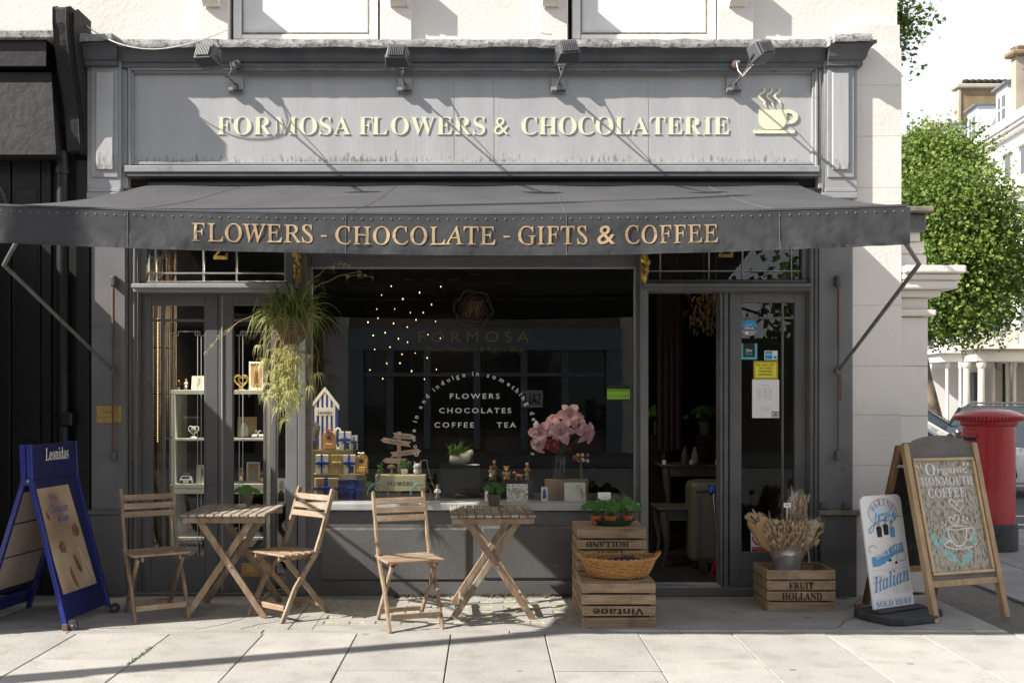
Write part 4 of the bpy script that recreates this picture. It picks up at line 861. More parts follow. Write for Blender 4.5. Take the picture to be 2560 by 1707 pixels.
# ================= CAFE CHAIRS AND TABLES =================
def chair(label, x, y, yaw, leg=1):
    t = thing('folding_chair', label, 'chair', (x, y, 0), yaw, 'wooden folding chairs outside the cafe')
    h = .178
    for s_ in (-1, 1):
        P_ = [V((s_*h, -.215, .0)), V((s_*h, -.10, .22)), V((s_*h, .075, .43)), V((s_*h, .13, .56)), V((s_*h, .235, .862))]
        c = MB()
        for a, b in zip(P_, P_[1:]):
            d = (b-a).normalized()*.006; c.bar(a-d, b+d, .021, .036, (0,1,0))
        c.ball(P_[-1]-V((0,0,.002)), .018, 8, 5, (.6, .6, .8)); p('side_rail', c, 'wood', t, bev=.003)
        c = MB(); c.bar((s_*(h-.028), -.17, .425), (s_*(h-.028), .215, .0), .02, .036, (0,1,0)); p('leg', c, 'wood', t, bev=.003)
        c = MB(); c.bar((s_*(h-.052), -.205, .423), (s_*(h-.052), .135, .415), .02, .032); p('seat_rail', c, 'wood', t, bev=.004)
        p('bolt', MB().lathe([(.006, 0), (.006, .005)], (0,0,0), 8, Matrix.Translation((s_*(h+.012), -.03, .29)) @ Matrix.Rotation(-s_*math.pi/2, 4, 'Y')), 'zinc', t)
    for i in range(6):
        y0 = -.212+i*.0565; MB().box(-.194, .194, y0, y0+.047, .44-.004*math.sin(i/5*3.14), .456-.004*math.sin(i/5*3.14)).build('seat_slat', M['woodx'], t, bev=.004, loc=(0, 0, rnd.uniform(-.001, .001)))
    for z in (.69, .745, .805):
        yc = .13+(z-.56)*.348-.012; c = MB(); c.bar((-h+.008, yc, z), (h-.008, yc, z), .014, .042, (0,.34,1)); p('back_slat', c, 'woodx', t, bev=.003)
    p('stretcher', MB().box(-h+.01, h-.01, -.198, -.182, .075, .112), 'woodx', t, bev=.003); p('stretcher', MB().box(-h+.03, h-.03, .165, .18, .05, .082), 'woodx', t, bev=.003)
    return t
chair('slatted wooden folding chair left of the left table, beside the blue board', -2.31, -.72, math.radians(31))
chair('wooden folding chair with sunlit pale back slats, turned to the left table', -1.37, -.70, math.radians(-40))
chair('wooden folding chair nearest the right table, angled towards it', -.53, -1.0, math.radians(20))
def table(label, x, y, yaw, L_=.66):
    t = thing('folding_table', label, 'table', (x, y, 0), yaw, 'square slatted folding tables outside the cafe')
    for i in range(10):
        x0 = -.29+i*.0585; MB().box(-.0245, .0245, -L_/2, L_/2, 0, .018).build('top_slat', M['woody'], t, bev=.004, loc=(x0+.0265, 0, .700+rnd.uniform(-.0015, .0015)))
    for s_ in (-1, 1):
        p('top_rail', MB().box(-.28, .28, s_*(L_/2-.04)-.011, s_*(L_/2-.04)+.011, .655, .698), 'wood', t, bev=.006)
        for k in (-1, 1):
            yy = s_*(L_/2-.068-(.0 if k > 0 else .024)); c = MB(); c.bar((-k*.175, yy, .668), (k*.275, yy, .0), .021, .044, (1,0,0)); p('leg', c, 'wood', t, bev=.003)
        p('bolt', MB().lathe([(.008, 0), (.008, .004)], (0,0,0), 8, Matrix.Translation((.035, s_*(L_/2-.055), .36)) @ Matrix.Rotation(-s_*math.pi/2, 4, 'X')), 'zinc', t)
    for k in (-1, 1): p('stretcher', MB().box(k*.218-.009, k*.218+.009, -L_/2+.11, L_/2-.11, .075, .11), 'wood', t, bev=.003)
table('greyed slatted wooden table with a glass ashtray on it, in front of the double doors', -1.795, -.545, 0, .68)
table('slatted wooden table with bleached square patches on its top, below the shop window', .03, -.60, math.radians(2.5), .66)

# ================= SMALL PLANTS =================
def disc_leaf(mb, c, r, n_, cup=.15):
    n_ = V(n_).normalized(); a = n_.orthogonal().normalized(); b = n_.cross(a); k = 10
    mb.add([V(c)-n_*r*cup]+[V(c)+(a*math.cos(t*2*math.pi/k)+b*math.sin(t*2*math.pi/k))*r*(1+.06*math.sin(3*t)) for t in range(k)], [(0, 1+i, 1+(i+1) % k) for i in range(k)])
def pilea(par, c, n=14, R=.09, H=.09, r=.026, side=None):
    f = MB(); s_ = MB()
    for i in range(n):
        a = i*2.4+rnd.uniform(-.3, .3); rr = R*math.sqrt((i+.5)/n)*rnd.uniform(.8, 1.1); h = H*(1-.55*(rr/R)**2)*rnd.uniform(.75, 1.15)
        e_ = V(c)+V((math.cos(a)*rr, math.sin(a)*rr, h)); s_.tube([c, V(c)+V((math.cos(a)*rr*.35, math.sin(a)*rr*.35, h*.75)), e_], .0018, 5)
        disc_leaf(f, e_, r*rnd.uniform(.7, 1.2), (math.cos(a)*.7+rnd.uniform(-.3, .3), math.sin(a)*.7-.75, .75))
    p('foliage', f, 'green', par, smooth=True); p('stem', s_, 'green', par, smooth=True)
def potplant(label, x, y, z, R, H, m, group=None, leaf=dict(), nm='potted_plant'):
    t = thing(nm, label, 'plant', (x, y, z), 0, group)
    p('pot', MB().lathe([(R*.72, 0), (R, H*.98), (R*.98, H), (R*.86, H), (R*.8, H*.85), (.0001, H*.84)], n=24), m, t, smooth=True)
    p('soil', MB().lathe([(R*.8, H*.86), (.0001, H*.88)], n=16), 'soil', t); pilea(t, V((0, 0, H*.86)), **leaf); return t
potplant('round leaved plant in a taupe pot on the left table', X(616, -.3), -.3, .719, .052, .078, 'potg', leaf=dict(n=11, R=.085, H=.075, r=.026))
potplant('round leaved plant in a taupe pot on the right table', X(1235, -.34), -.34, .719, .052, .085, 'potg', leaf=dict(n=12, R=.075, H=.085, r=.026))
at = thing('glass_ashtray', 'small round glass ashtray beside the plant on the left table', 'ashtray', (X(603, -.45), -.45, .719)); p('bowl', MB().lathe([(.036, 0), (.04, .022), (.034, .024), (.03, .008), (.0001, .007)], n=20), 'gblock', at, smooth=True)

# ================= CRATES =================
def crate(label, x, y, z, W=.487, D=.42, Hh=.29, up=True, open_=False, texts=(), yaw=0, n=4):
    t = thing('wooden_crate', label, 'crate', (x, y, z), yaw, 'wooden fruit crates by the entrance')
    sh = (Hh-.012*(n-1))/n
    for s_ in (-1, 1):
        for k in (-1, 1): MB().box(s_*(W/2-.024)-.014, s_*(W/2-.024)+.014, k*(D/2-.03)-.014, k*(D/2-.03)+.014, .004, Hh-.004).build('corner_post', M['crated'], t, bev=.002)
    fr_ = []
    for i in range(n):
        z0 = i*(sh+.012); w_ = rnd.uniform(-.003, .003)
        for k in (-1, 1):
            o = MB().box(-W/2+w_, W/2-rnd.uniform(0, .004), -.007, .007, 0, sh).build('slat', M['crate'], t, bev=.002, loc=(0, k*(D/2-.008), z0)); o.rotation_euler = (0, rnd.uniform(-.004, .004), 0)
            if k < 0: fr_.append((o, z0))
        for s_ in (-1, 1): MB().box(-.006, .006, -D/2+.016, D/2-.016, 0, sh).build('slat', M['crate'], t, bev=.002, loc=(s_*(W/2-.008), 0, z0))
    if up:
        for i in range(5):
            d_ = (D-.02)/5; MB().box(-W/2+.002, W/2-.002, -d_/2+.004, d_/2-.004, 0, .009).build('board', M['crate'], t, bev=.002, loc=(0, -D/2+.01+d_*(i+.5), Hh))
    if open_:
        for i in range(4):
            d_ = (D-.05)/4; MB().box(-W/2+.02, W/2-.02, -d_/2+.003, d_/2-.003, 0, .009).build('board', M['crate'], t, loc=(0, -D/2+.025+d_*(i+.5), .006))
    for (body, i, u0, u1, flip, st, k0, k1) in texts:
        o, z0 = fr_[i]; q = MB(); v0, v1 = sh*k0, sh*k1
        vs, fs = tmesh(body, st, 0, 1, .01, 3); vs = fit(vs, u0, u1, v0, v1)
        if flip: vs = [(u0+u1-a, v0+v1-b, c) for a, b, c in vs]
        q.add(vs, fs, frame((0, -.0085, 0), (1,0,0), (0,0,1))); p('lettering', q, 'ink', o)
    for s_ in (-1, 1):
        nl_ = MB()
        for i in range(n):
            for dz in (.25, .75): nl_.lathe([(.0035, 0), (.0001, .0015)], (0,0,0), 6, Matrix.Translation((s_*(W/2-.026)+rnd.uniform(-.004, .004), -D/2+.0005, i*(sh+.012)+sh*dz)) @ Matrix.Rotation(math.pi/2, 4, 'X'))
        p('nail', nl_, 'soil', t)
    return t
crate('bottom crate of the back stack, hidden behind the front crate', X(1530, -.67), -.44, 0, D=.44, up=False)
crate('upside down crate on top of the back stack, carrying the tray of green plants', X(1530, -.67), -.44, .30, D=.44, texts=(('HOLLAND', 2, -.18, .12, True, 'serif', .2, .85), ('FRUIT', 1, -.11, .08, True, 'serif', .15, .95)))
crate('upside down front crate with the wicker basket on top', X(1547, -1.1), -1.1+.21, 0, texts=(('Vintage', 1, -.17, .165, True, 'bsans', .05, 1.0),))
crate('open crate right of the entrance door, holding the zinc bucket', X(2004, -.59), -.59+.19, 0, D=.38, up=False, open_=True, texts=(('FRUIT', 2, -.09, .085, False, 'serif', .12, .88), ('HOLLAND', 1, -.14, .145, False, 'serif', .08, .92)), yaw=math.radians(0))
# tray with three terracotta pots
TX, TY, TZ = X(1534, -.5), -.5, .60
t = thing('plant_tray', 'dark green plastic tray under three terracotta pots', 'tray', (TX, TY, TZ)); mtray = mat('dark_green_plastic', (.02,.05,.03), rough=.45)
MB().lathe([(.115, 0), (.15, .042), (.157, .044), (.148, .038), (.112, .006), (.0001, .006)], n=32, sy=.75).build('dish', mtray, t, smooth=True)
for px, lb, yy in ((1491, 'left one of the three terracotta pots on the green tray', 0), (1524, 'terracotta pot in the middle of the green tray', -.03), (1567, 'right one of the three terracotta pots on the green tray', 0)):
    potplant(lb+', with round green leaves', X(px, -.5), TY+yy, TZ+.007, .045, .062, 'terra', 'plants in terracotta pots on the tray', dict(n=15, R=.10, H=.115, r=.029))
sg = thing('plant_sign', 'small white price card on a stick above the terracotta pots', 'sign', (X(1510, -.45), -.47, .66))
p('card', MB().box(-.046, .046, -.002, 0, .115, .17), 'wht', sg); p('stick', MB().box(.006, .014, .0, .003, .0, .115), 'wht', sg); q = MB(); text(q, 'Plants from', FY(-.002), -.03, .03, .15, .16, st='script', w=.001); text(q, 'sale', FY(-.002), -.012, .012, .132, .142, st='script', w=.001); p('writing', q, 'greyp', sg)
# wicker basket
bk = thing('wicker_basket', 'oval golden wicker basket of dried lavender on the front crate', 'basket', (X(1546, -.93), -.93, .301))
def weave(par, name, rows, nst, prof_, sx, sy, m, th, nm2='stake', bulge=.008):
    for k in range(rows):
        t = k/(rows-1); z, r = prof_(t); pts = []
        N_ = nst*4
        for i in range(N_+1):
            a = i*2*math.pi/N_; w_ = bulge*math.cos(nst*a/1+(math.pi if k % 2 else 0)); pts.append((sx*(r+w_)*math.cos(a), sy*(r+w_)*math.sin(a), z+.0015*math.sin(7*a+k*2)+.006*math.cos(2*a)*t))
        q = MB().tube(pts, th, 5, cap=False); p(name, q, m, par, smooth=True)
    q = MB()
    for i in range(nst):
        a = (i)*2*math.pi/nst; pts = []
        for j in range(7): z, r = prof_(j/6); pts.append((sx*r*math.cos(a), sy*r*math.sin(a), z))
        q.tube(pts, th*1.1, 5)
    p(nm2, q, m, par, smooth=True)
weave(bk, 'willow_strand', 15, 26, lambda t: (.008+.125*t, .175+.075*t**.7), 1.0, .62, 'wicker', .0052)
q = MB(); 
for kk in range(2): q.tube([(.255*math.cos(a)+.006*math.cos(20*a+kk*3), .16*math.sin(a), .138+.006*math.cos(2*a)+.006*math.sin(20*a+kk*3)) for a in [i*2*math.pi/120 for i in range(121)]], .0058, 6, cap=False)
p('rim', q, 'wicker', bk, smooth=True)
for s_ in (-1, 1): p('handle', MB().tube([(s_*.24, -.05, .13), (s_*.272, -.03, .165), (s_*.28, 0, .172), (s_*.272, .03, .165), (s_*.24, .05, .13)], .009, 8), 'wicker', bk, smooth=True)
p('base', MB().lathe([(.0001, .004), (.17, .004), (.17, .01), (.0001, .01)], n=24, sy=.62), 'wicker', bk)
lv = MB()
for i in range(700):
    a = rnd.random()*6.283; r = .19*math.sqrt(rnd.random()); x_, y_ = r*math.cos(a)+.04, r*math.sin(a)*.6; z_ = .085+.03*math.exp(-((x_-.06)/.1)**2); d = V((rnd.uniform(-1, 1), rnd.uniform(-1, 1), rnd.uniform(-.1, .4))).normalized()*rnd.uniform(.008, .02)
    lv.bar((x_, y_, z_+rnd.uniform(0, .015)), (x_+d.x, y_+d.y, z_+d.z+.008), .004, .003)
lav = lv.build('dried_lavender', mat('lavender_buds', (.045,.04,.06), (.085,.075,.095), sc=50, rough=.9), loc=bk.location, kind='stuff'); tag(lav, 'heap of dusky dried lavender inside the wicker basket', 'lavender')
# zinc bucket and dried bunches
BXc, BYc = X(1968, -.37), -.37
bu = thing('zinc_bucket', 'galvanised metal bucket standing in the open crate', 'bucket', (BXc, BYc, .016))
p('pail', MB().lathe([(.082, 0), (.084, .0), (.093, .2), (.096, .205), (.096, .215), (.094, .22), (.097, .3), (.100, .305), (.100, .315), (.098, .32), (.112, .425), (.116, .43), (.112, .434), (.107, .428), (.09, .1), (.0001, .1)], n=32), 'zinc', bu, smooth=True)
p('handle', MB().tube([(.113, 0, .405), (.135, -.01, .41), (.15, -.02, .37), (.152, -.025, .31), (.148, -.03, .30)], .004, 8), mat('pale_green_wire', (.5,.55,.22), rough=.4), bu, smooth=True)
ZT = .016+.43
def bunch(label, dx, dy, lean, n, hgt, spread, wrap, wm):
    t = thing('dried_bunch', label, 'dried grass', (BXc+dx*.4, BYc+dy*.4, .2), 0, 'dried grass bunches in the bucket')
    st_, hd_ = MB(), MB(); base = V((0, 0, 0)); ax = V((lean[0], lean[1], 1)).normalized()
    n = int(n*2.2)
    for i in range(n):
        a = i*2.4; r = spread*math.sqrt((i+.5)/n); e_ = ax*hgt*rnd.uniform(.66, 1.03)+V((math.cos(a)*r, math.sin(a)*r*.8, -r*.5))
        m_ = e_*.5+V((0,0,.04)); st_.tube([base+V((math.cos(a), math.sin(a), 0))*.008, m_, e_], .0012, 4)
        d = (e_-m_).normalized(); L_ = rnd.uniform(.032, .052); w_ = rnd.uniform(.0075, .011)
        hd_.tube([e_-d*L_*.4, e_-d*L_*.2, e_+d*L_*.2, e_+d*L_*.5, e_+d*L_*.7], [w_*.3, w_, w_*1.05, w_*.7, w_*.1], 6)
    p('stalk', st_, 'dry', t, smooth=True); hd_o = hd_.build('seed_head', M['dry'], t, smooth=True); hd_o['kind'] = 'stuff'
    if wrap:
        q = MB(); up = ax; a_ = up.orthogonal().normalized(); b_ = up.cross(a_); N_ = 30; vs = []
        for j, (h_, r_) in enumerate(((.22, .03), (hgt*.55, spread*.62+.02), (hgt*wrap, spread*1.05+.012))):
            for i in range(N_+1):
                an = i*2*math.pi/N_; rr = r_*(1+.06*math.sin(9*an+j)); vs.append(tuple(up*(h_+(.022*math.sin(5*an)+.012*math.sin(13*an) if j == 2 else 0))+(a_*math.cos(an)+b_*math.sin(an))*rr))
        q.add(vs, [(j*(N_+1)+i, j*(N_+1)+i+1, (j+1)*(N_+1)+i+1, (j+1)*(N_+1)+i) for j in range(2) for i in range(N_)]); p('wrapping', q, wm, t, smooth=True)
    return t
bunch('leftmost bunch of dried bunny tails wrapped in brown paper', -.06, .02, (-.42, .05), 48, .50, .075, .93, 'kraft')
bunch('bunch of dried bunny tails at the front left of the bucket', -.05, -.05, (-.2, -.2), 75, .44, .085, 1.0, 'film')
bunch('bunch of dried bunny tails at the centre front of the bucket', .01, -.06, (.04, -.22), 80, .43, .085, .99, 'film')
bunch('bunch of dried bunny tails at the front right of the bucket', .06, -.03, (.32, -.12), 75, .44, .085, 1.1, 'film')
bunch('tallest bunch of dried grass in clear film at the back of the bucket', .03, .05, (.16, .12), 70, .60, .075, 1.07, 'film')
pc = thing('price_card', 'tiny cream price card among the dried grass heads', 'card', (X(1966, -.4), -.42, Z(1262, -.42))); p('card', MB().box(-.025, .025, -.001, .001, -.016, .018), 'offw', pc); p('writing', text(MB(), '9.95', FY(-.001), -.012, .012, -.004, .006, w=.001), 'kprint', pc); p('card_stick', MB().box(-.003, .003, .0011, .003, -.17, .012), 'wht', pc)

# ================= HANGING SPIDER PLANT =================
HPX, HPY_ = X(728, -.28), -.28; HPZ = Z(800, -.28)
hp = thing('hanging_spider_plant', 'shaggy spider plant with pale trailing runners in a hanging rattan basket', 'hanging plant', (HPX, HPY_, HPZ))
weave(hp, 'rattan_strand', 14, 20, lambda t: (-.17+.17*t, .055+.075*math.sqrt(max(0, t))), 1, 1, 'wickerd', .006, bulge=.005)
p('basket_rim', MB().tube([(.132*math.cos(a), .132*math.sin(a), .004) for a in [i*math.pi/16 for i in range(33)]], .009, 6, cap=False), 'wickerd', hp, smooth=True)
p('soil', MB().lathe([(.125, -.02), (.0001, -.01)], n=18), 'soil', hp)
for a in (0, 2.1, 4.2): p('hanger_chain', MB().tube([(.13*math.cos(a), .13*math.sin(a), 0), (.03, .14, .42), (.05, .24, .47)], .0025, 5), 'iron', hp)
p('wall_hook', MB().tube([(.05, .27, .44), (.05, .2, .49), (.04, .14, .44)], .006, 6), 'iron', hp)
def blade(mb, o, az_, L_, up, droop, w_, n=8, tw=0):
    o = V(o); d = V((math.cos(az_), math.sin(az_), 0)); sd = V((-math.sin(az_), math.cos(az_), 0)); vs = []
    for i in range(n+1):
        t = i/n; r = L_*t*(1-.2*t*min(droop, 2)); z = L_*(up*t-droop*t*t); c = o+d*r+V((0, 0, z)); k = w_*(1-t**3)*(.7+.6*math.sin(math.pi*min(1, t*1.3)))/2+.0004
        vs += [c-sd*k+V((0,0,k*.5)), c-V((0,0,k*.2)), c+sd*k+V((0,0,k*.5))]
    return mb.add(vs, [(i*3+j, i*3+j+1, i*3+j+4, i*3+j+3) for i in range(n) for j in range(2)])
for mm, n_, kk in (('spider', 210, 0), ('pale', 60, 1)):
    q = MB()
    for i in range(n_):
        a = rnd.random()*6.283; L_ = rnd.uniform(.30, .56) if not kk else rnd.uniform(.2, .42)
        up_ = rnd.uniform(.5, 2.3) if not kk else rnd.uniform(.2, .9); blade(q, (rnd.gauss(0, .045), rnd.gauss(0, .04), .0), a, L_*(.85 if up_ > 1.2 else .8), up_, up_*rnd.uniform(.55, 1.35)+rnd.uniform(.1, .5), rnd.uniform(.009, .016))
    p('leaf_tuft', q, mm, hp, smooth=True)['kind'] = 'stuff'
rn, pt_ = MB(), MB()
def plantlet(mb, c, s_, n=13):
    for i in range(n): blade(mb, c, rnd.random()*6.283, s_*rnd.uniform(.7, 1.2), rnd.uniform(.1, 1.0), rnd.uniform(.7, 1.8), .0055, 5)
for i in range(46):
    a = rnd.uniform(-3.1, 3.1); ex = rnd.gauss(-.01, .105) if i > 6 else rnd.uniform(-.12, .26); ey = rnd.uniform(-.13, .07); ez = -rnd.uniform(.28, .66) if i > 3 else -rnd.uniform(.45, .75)
    if i < 3: ex = (-.02, .10, .19)[i]; ez = (-.74, -.56, -.40)[i]
    st0 = V((rnd.uniform(-.1, .1), rnd.uniform(-.1, .05), .02)); m_ = V((ex*1.25+.03*math.cos(a), ey-.05, -.12)); e_ = V((ex, ey, ez))
    pts = [st0*(1-t)**2+m_*2*t*(1-t)*1.0+e_*t*t+V((.008*math.sin(t*17+i), 0, 0)) for t in [k/9 for k in range(10)]]
    rn.tube(pts, .0016, 4); plantlet(pt_, e_, .085, 16)
    if rnd.random() < .8: plantlet(pt_, pts[6], .065, 9)
    if rnd.random() < .5: plantlet(pt_, pts[8], .05, 8)
for tgt, hgt in ((PT(515, 878, -.33), .0), (PT(928, 690, -.33), .05), (PT(872, 660, -.3), .06)):
    e_ = tgt-V((HPX, HPY_, HPZ)); pts = [V((0, 0, .08)).lerp(e_, t)+V((0, 0, .10*math.sin(math.pi*t)+.008*math.sin(t*23))) for t in [k/14 for k in range(15)]]
    rn.tube(pts, [.0022-.0011*k/14 for k in range(15)], 4)
    for k in (10, 12, 13, 14): plantlet(pt_, pts[k]+V((0, 0, .0)), .024, 7)
    rn.tube([pts[9], pts[9]+(pts[14]-pts[9])*.6+V((0,0,.035))], .0012, 4); plantlet(pt_, pts[9]+(pts[14]-pts[9])*.6+V((0,0,.035)), .02, 6)
p('runner', rn, 'twig', hp, smooth=True)['kind'] = 'stuff'; p('plantlet', pt_, 'pale', hp, smooth=True)['kind'] = 'stuff'

# ================= BOARDS ON THE PAVEMENT =================
# blue A-board
bb = thing('blue_sandwich_board', 'royal blue folding board with a sandy chocolate poster at the left edge', 'sandwich board', (0, 0, 0))
BL, BR = V((-2.735, -1.19, 0)), V((-2.66, -.635, 0)); TL, TR = V((-3.09, -1.03, 1.20)), V((-3.015, -.47, 1.20))
def lerp(a, b, t): return V(a)+(V(b)-V(a))*t
Hh = lambda z: z/1.20
kz = .235   # height of the straight head above the hinge
hl, hr = lerp(BL, TL, (1.2-kz)/1.2), lerp(BR, TR, (1.2-kz)/1.2); TL2, TR2 = hl+V((-.0, 0, kz)), hr+V((0, 0, kz)); TL2.x -= .01; TR2.x -= .01
nrm = (BR-BL).cross(TL-BL).normalized()
fwd = V((1, -.13, 0)).normalized()
for a, b, lb in ((BL, hl, 0), (BR, hr, 0)): p('front_leg', MB().bar(a+V((0,0,.03)), b, .03, .04, (0,1,0)), 'blue', bb, bev=.003)
for a, b in ((hl, TL2), (hr, TR2)): p('head_post', MB().bar(a, b, .04, .03, (0,1,0)), 'blue', bb, bev=.003); p('head_post', MB().bar(a-fwd*.046, b-fwd*.046, .04, .03, (0,1,0)), 'blue', bb, bev=.003)
rb = lambda v_: v_-fwd*(.046+2*.345)-(V((0,0,0)))
for a, b in ((BL, hl), (BR, hr)):
    f_ = V((b.x, b.y, 0))-fwd*(.046+(V((a.x, a.y, 0))-V((b.x, b.y, 0))).length*1.0); p('rear_leg', MB().bar(f_, b-fwd*.046, .03, .04, (0,1,0)), 'blue', bb, bev=.003)
rl_, rr_ = V((hl.x, hl.y, 0))-fwd*(.046+.34), V((hr.x, hr.y, 0))-fwd*(.046+.34)
RH_l, RH_r = hl-fwd*.046, hr-fwd*.046
def panel(name, a, b, c, d, th, m, par, n_): # a,b bottom; c,d top (c above a); n_ outward
    n_ = V(n_).normalized()*th; vs = [a, b, d, c, a-n_, b-n_, d-n_, c-n_]
    return p(name, MB().add(vs, [(0,1,2,3), (7,6,5,4), (0,4,5,1), (1,5,6,2), (2,6,7,3), (3,7,4,0)]), m, par)
nf = V((BR-BL)).cross(hl-BL).normalized()
if nf.x < 0: nf = -nf
nf0 = nf
panel('front_sheet', lerp(BL, hl, .06)+nf*.004, lerp(BR, hr, .06)+nf*.004, hl+nf*.004, hr+nf*.004, .006, 'navy', bb, nf)
panel('head_sheet', hl+fwd*.018, hr+fwd*.018, TL2+fwd*.018, TR2+fwd*.018, .006, 'navy', bb, fwd)
Fb = frame(lerp(BL, hl, 0)+nf*.006, (BR-BL), (hl-BL)); Wd = (BR-BL).length; Ln = (hl-BL).length
po = p('poster', MB().prism([(.075, .225), (Wd-.055, .225), (Wd-.055, Ln-.07), (.075, Ln-.07)], Fb, 0, .002), 'sand', bb)
q = MB(); text(q, 'Sea,', Fb, .22, .33, Ln-.165, Ln-.115, w=.003, st='ital'); text(q, 'Chocolate', Fb, .19, .42, Ln-.25, Ln-.185, w=.003, st='ital'); text(q, '& Sun', Fb, .26, .39, Ln-.315, Ln-.27, w=.003, off=.01); p('lettering', q, 'giftb', po)
def blob(F, cu, cv, ru, rv, m, par, nm, w_=.0035, n=14, rot=0, lump=.2):
    q = MB(); pts = []
    for i in range(n):
        a = i*2*math.pi/n; r = 1+rnd.uniform(-lump, lump); x_, y_ = ru*r*math.cos(a), rv*r*math.sin(a); pts.append((cu+x_*math.cos(rot)-y_*math.sin(rot), cv+x_*math.sin(rot)+y_*math.cos(rot)))
    q.prism(pts, F, 0, w_); return p(nm, q, m, par)
for cu, cv, ru, rv, ro in ((.43, .62, .042, .045, 0), (.22, .53, .04, .045, .3), (.34, .40, .022, .07, .25), (.25, .24+.07, .02, .075, .2), (.155, .75, .016, .035, .2)): blob(Fb, cu, cv, ru, rv, 'choc', po, 'printed_sweet', rot=ro)
q = MB(); q.strip([(.40, .27), (.405, .5), (.50, .25)], .008, Fb, w1=.003); q.strip([(.405, .5), (.43, .26)], .004, Fb, w1=.003); p('printed_deckchair', q, 'offw', po)
Fh = frame(hl+fwd*.019, (BR-BL), (0,0,1)); p('lettering', text(MB(), 'Leonidas', Fh, .14, .43, .12, .205, w=.003, st='serif'), 'offw', bb)
nb = (rr_-rl_).cross(RH_l-rl_).normalized(); nb = -nb if nb.x > 0 else nb
panel('rear_poster', lerp(rl_, RH_l, .2), lerp(rr_, RH_r, .2), lerp(rl_, RH_l, .93), lerp(rr_, RH_r, .93), .004, 'sandw', bb, nb)
for t in (.2, .45, .69, .93): p('rear_rail', MB().bar(lerp(rl_, RH_l, t)-nb*.004, lerp(rr_, RH_r, t)-nb*.004, .008 if t not in (.2, .93) else .03, .006, nb), 'navy', bb)
p('rear_rail', MB().bar(lerp(rl_, RH_l, .1), lerp(rr_, RH_r, .1), .09, .02, nb), 'blue', bb)
for a in (BL, BR):
    p('foot', MB().box(a.x-.018, a.x+.018, a.y-.022, a.y+.022, .001, .045), 'rust', bb, bev=.004)
    w_ = p('wheel', MB().lathe([(.008, -.012), (.03, -.012), (.034, -.006), (.034, .006), (.03, .012), (.008, .012)], (0,0,0), 18, Matrix.Translation((a.x+.045, a.y+.0, .035)) @ Matrix.Rotation(math.pi/2, 4, 'X')), 'rub', bb, smooth=True)
    p('hub', MB().lathe([(.008, -.016), (.008, .016)], (0,0,0), 10, Matrix.Translation((a.x+.045, a.y, .035)) @ Matrix.Rotation(math.pi/2, 4, 'X')), 'zinc', w_)
for a in (hl, hr): p('hinge_bolt', MB().ball(a+V((-.01, -.022, -.005)), .009, 10, 6), 'zinc', bb, smooth=True); p('hinge_plate', MB().box(a.x-.055, a.x+.018, a.y-.024, a.y-.019, a.z-.035, a.z+.01), 'blue', bb, bev=.01)

# white ice cream sign
iw = thing('ice_cream_sign', 'leaning white pavement sign for Italian gelato on a black rubber base', 'pavement sign')
a0, b0 = V((2.633, -.885, .055)), V((2.99, -.684, .055)); k = .125; nn_ = V((.49, -.87, 0)); upv = V((-.49*k, .87*k, .775)); W_ = (b0-a0).length; Hs = upv.length
Fi = frame(a0, b0-a0, upv); cr_ = .045
out = [(0, 0), (W_, 0), (W_, Hs-cr_)]+[(W_-cr_+cr_*math.cos(t), Hs-cr_+cr_*math.sin(t)) for t in (.4, .8, 1.2)]+[(W_-cr_, Hs), (cr_, Hs)]+[(cr_-cr_*math.sin(t), Hs-cr_+cr_*math.cos(t)) for t in (.4, .8, 1.2)]+[(0, Hs-cr_)]
bd_ = p('sign_board', MB().prism(out, Fi, -.012, 0), 'wht', iw)
def U(px, py): # grid on the sign, 0..1 across and down
    return (px*W_, (1-py)*Hs)
ci = [(W_*.5+.142*math.cos(a), Hs*.845+.095*math.sin(a)) for a in [i*math.pi/24 for i in range(49)]]
q = MB().prism(ci[:-1], Fi, 0, .001); p('disc', q, 'pbprint', bd_); p('ring', MB().strip(ci, .006, Fi, w1=.0018), 'goldp', bd_)
q = MB()
for i, ch_ in enumerate('MARINE'):
    a = math.radians(158-26*i*1.0); a = math.radians(150-24*i); cx_, cy_ = W_*.5+.112*math.cos(a), Hs*.835+.078*math.sin(a); t = (a-math.pi/2)*.6
    vs, fs = tmesh(ch_, 'serif', 0, 1, -.005, 3); vs = fit(vs, -.015 if ch_ != 'I' else -.008, .015 if ch_ != 'I' else .008, -.021, .021); q.add([(cx_+v[0]*math.cos(t)-v[1]*math.sin(t), cy_+v[0]*math.sin(t)+v[1]*math.cos(t), .0022) for v in vs], fs, Fi)
p('lettering', q, 'magp', bd_)
q = MB(); text(q, 'ces', Fi, W_*.36, W_*.83, Hs*.765, Hs*.835, w=.003, st='bital')
q.strip([U(.66+.05, .145), U(.60, .16), U(.42, .17), U(.30, .185)], .005, Fi, w1=.003); q.strip([U(.34, .15), U(.31, .20), U(.27, .26), U(.20, .31), U(.13, .325), U(.11, .30), U(.20, .265), U(.36, .235), U(.47, .215)], .008, Fi, w1=.0032); q.strip([U(.80, .12), U(.76, .17), U(.78, .2), U(.92, .195)], .006, Fi, w1=.003)
p('lettering', q, 'sbprint', bd_)
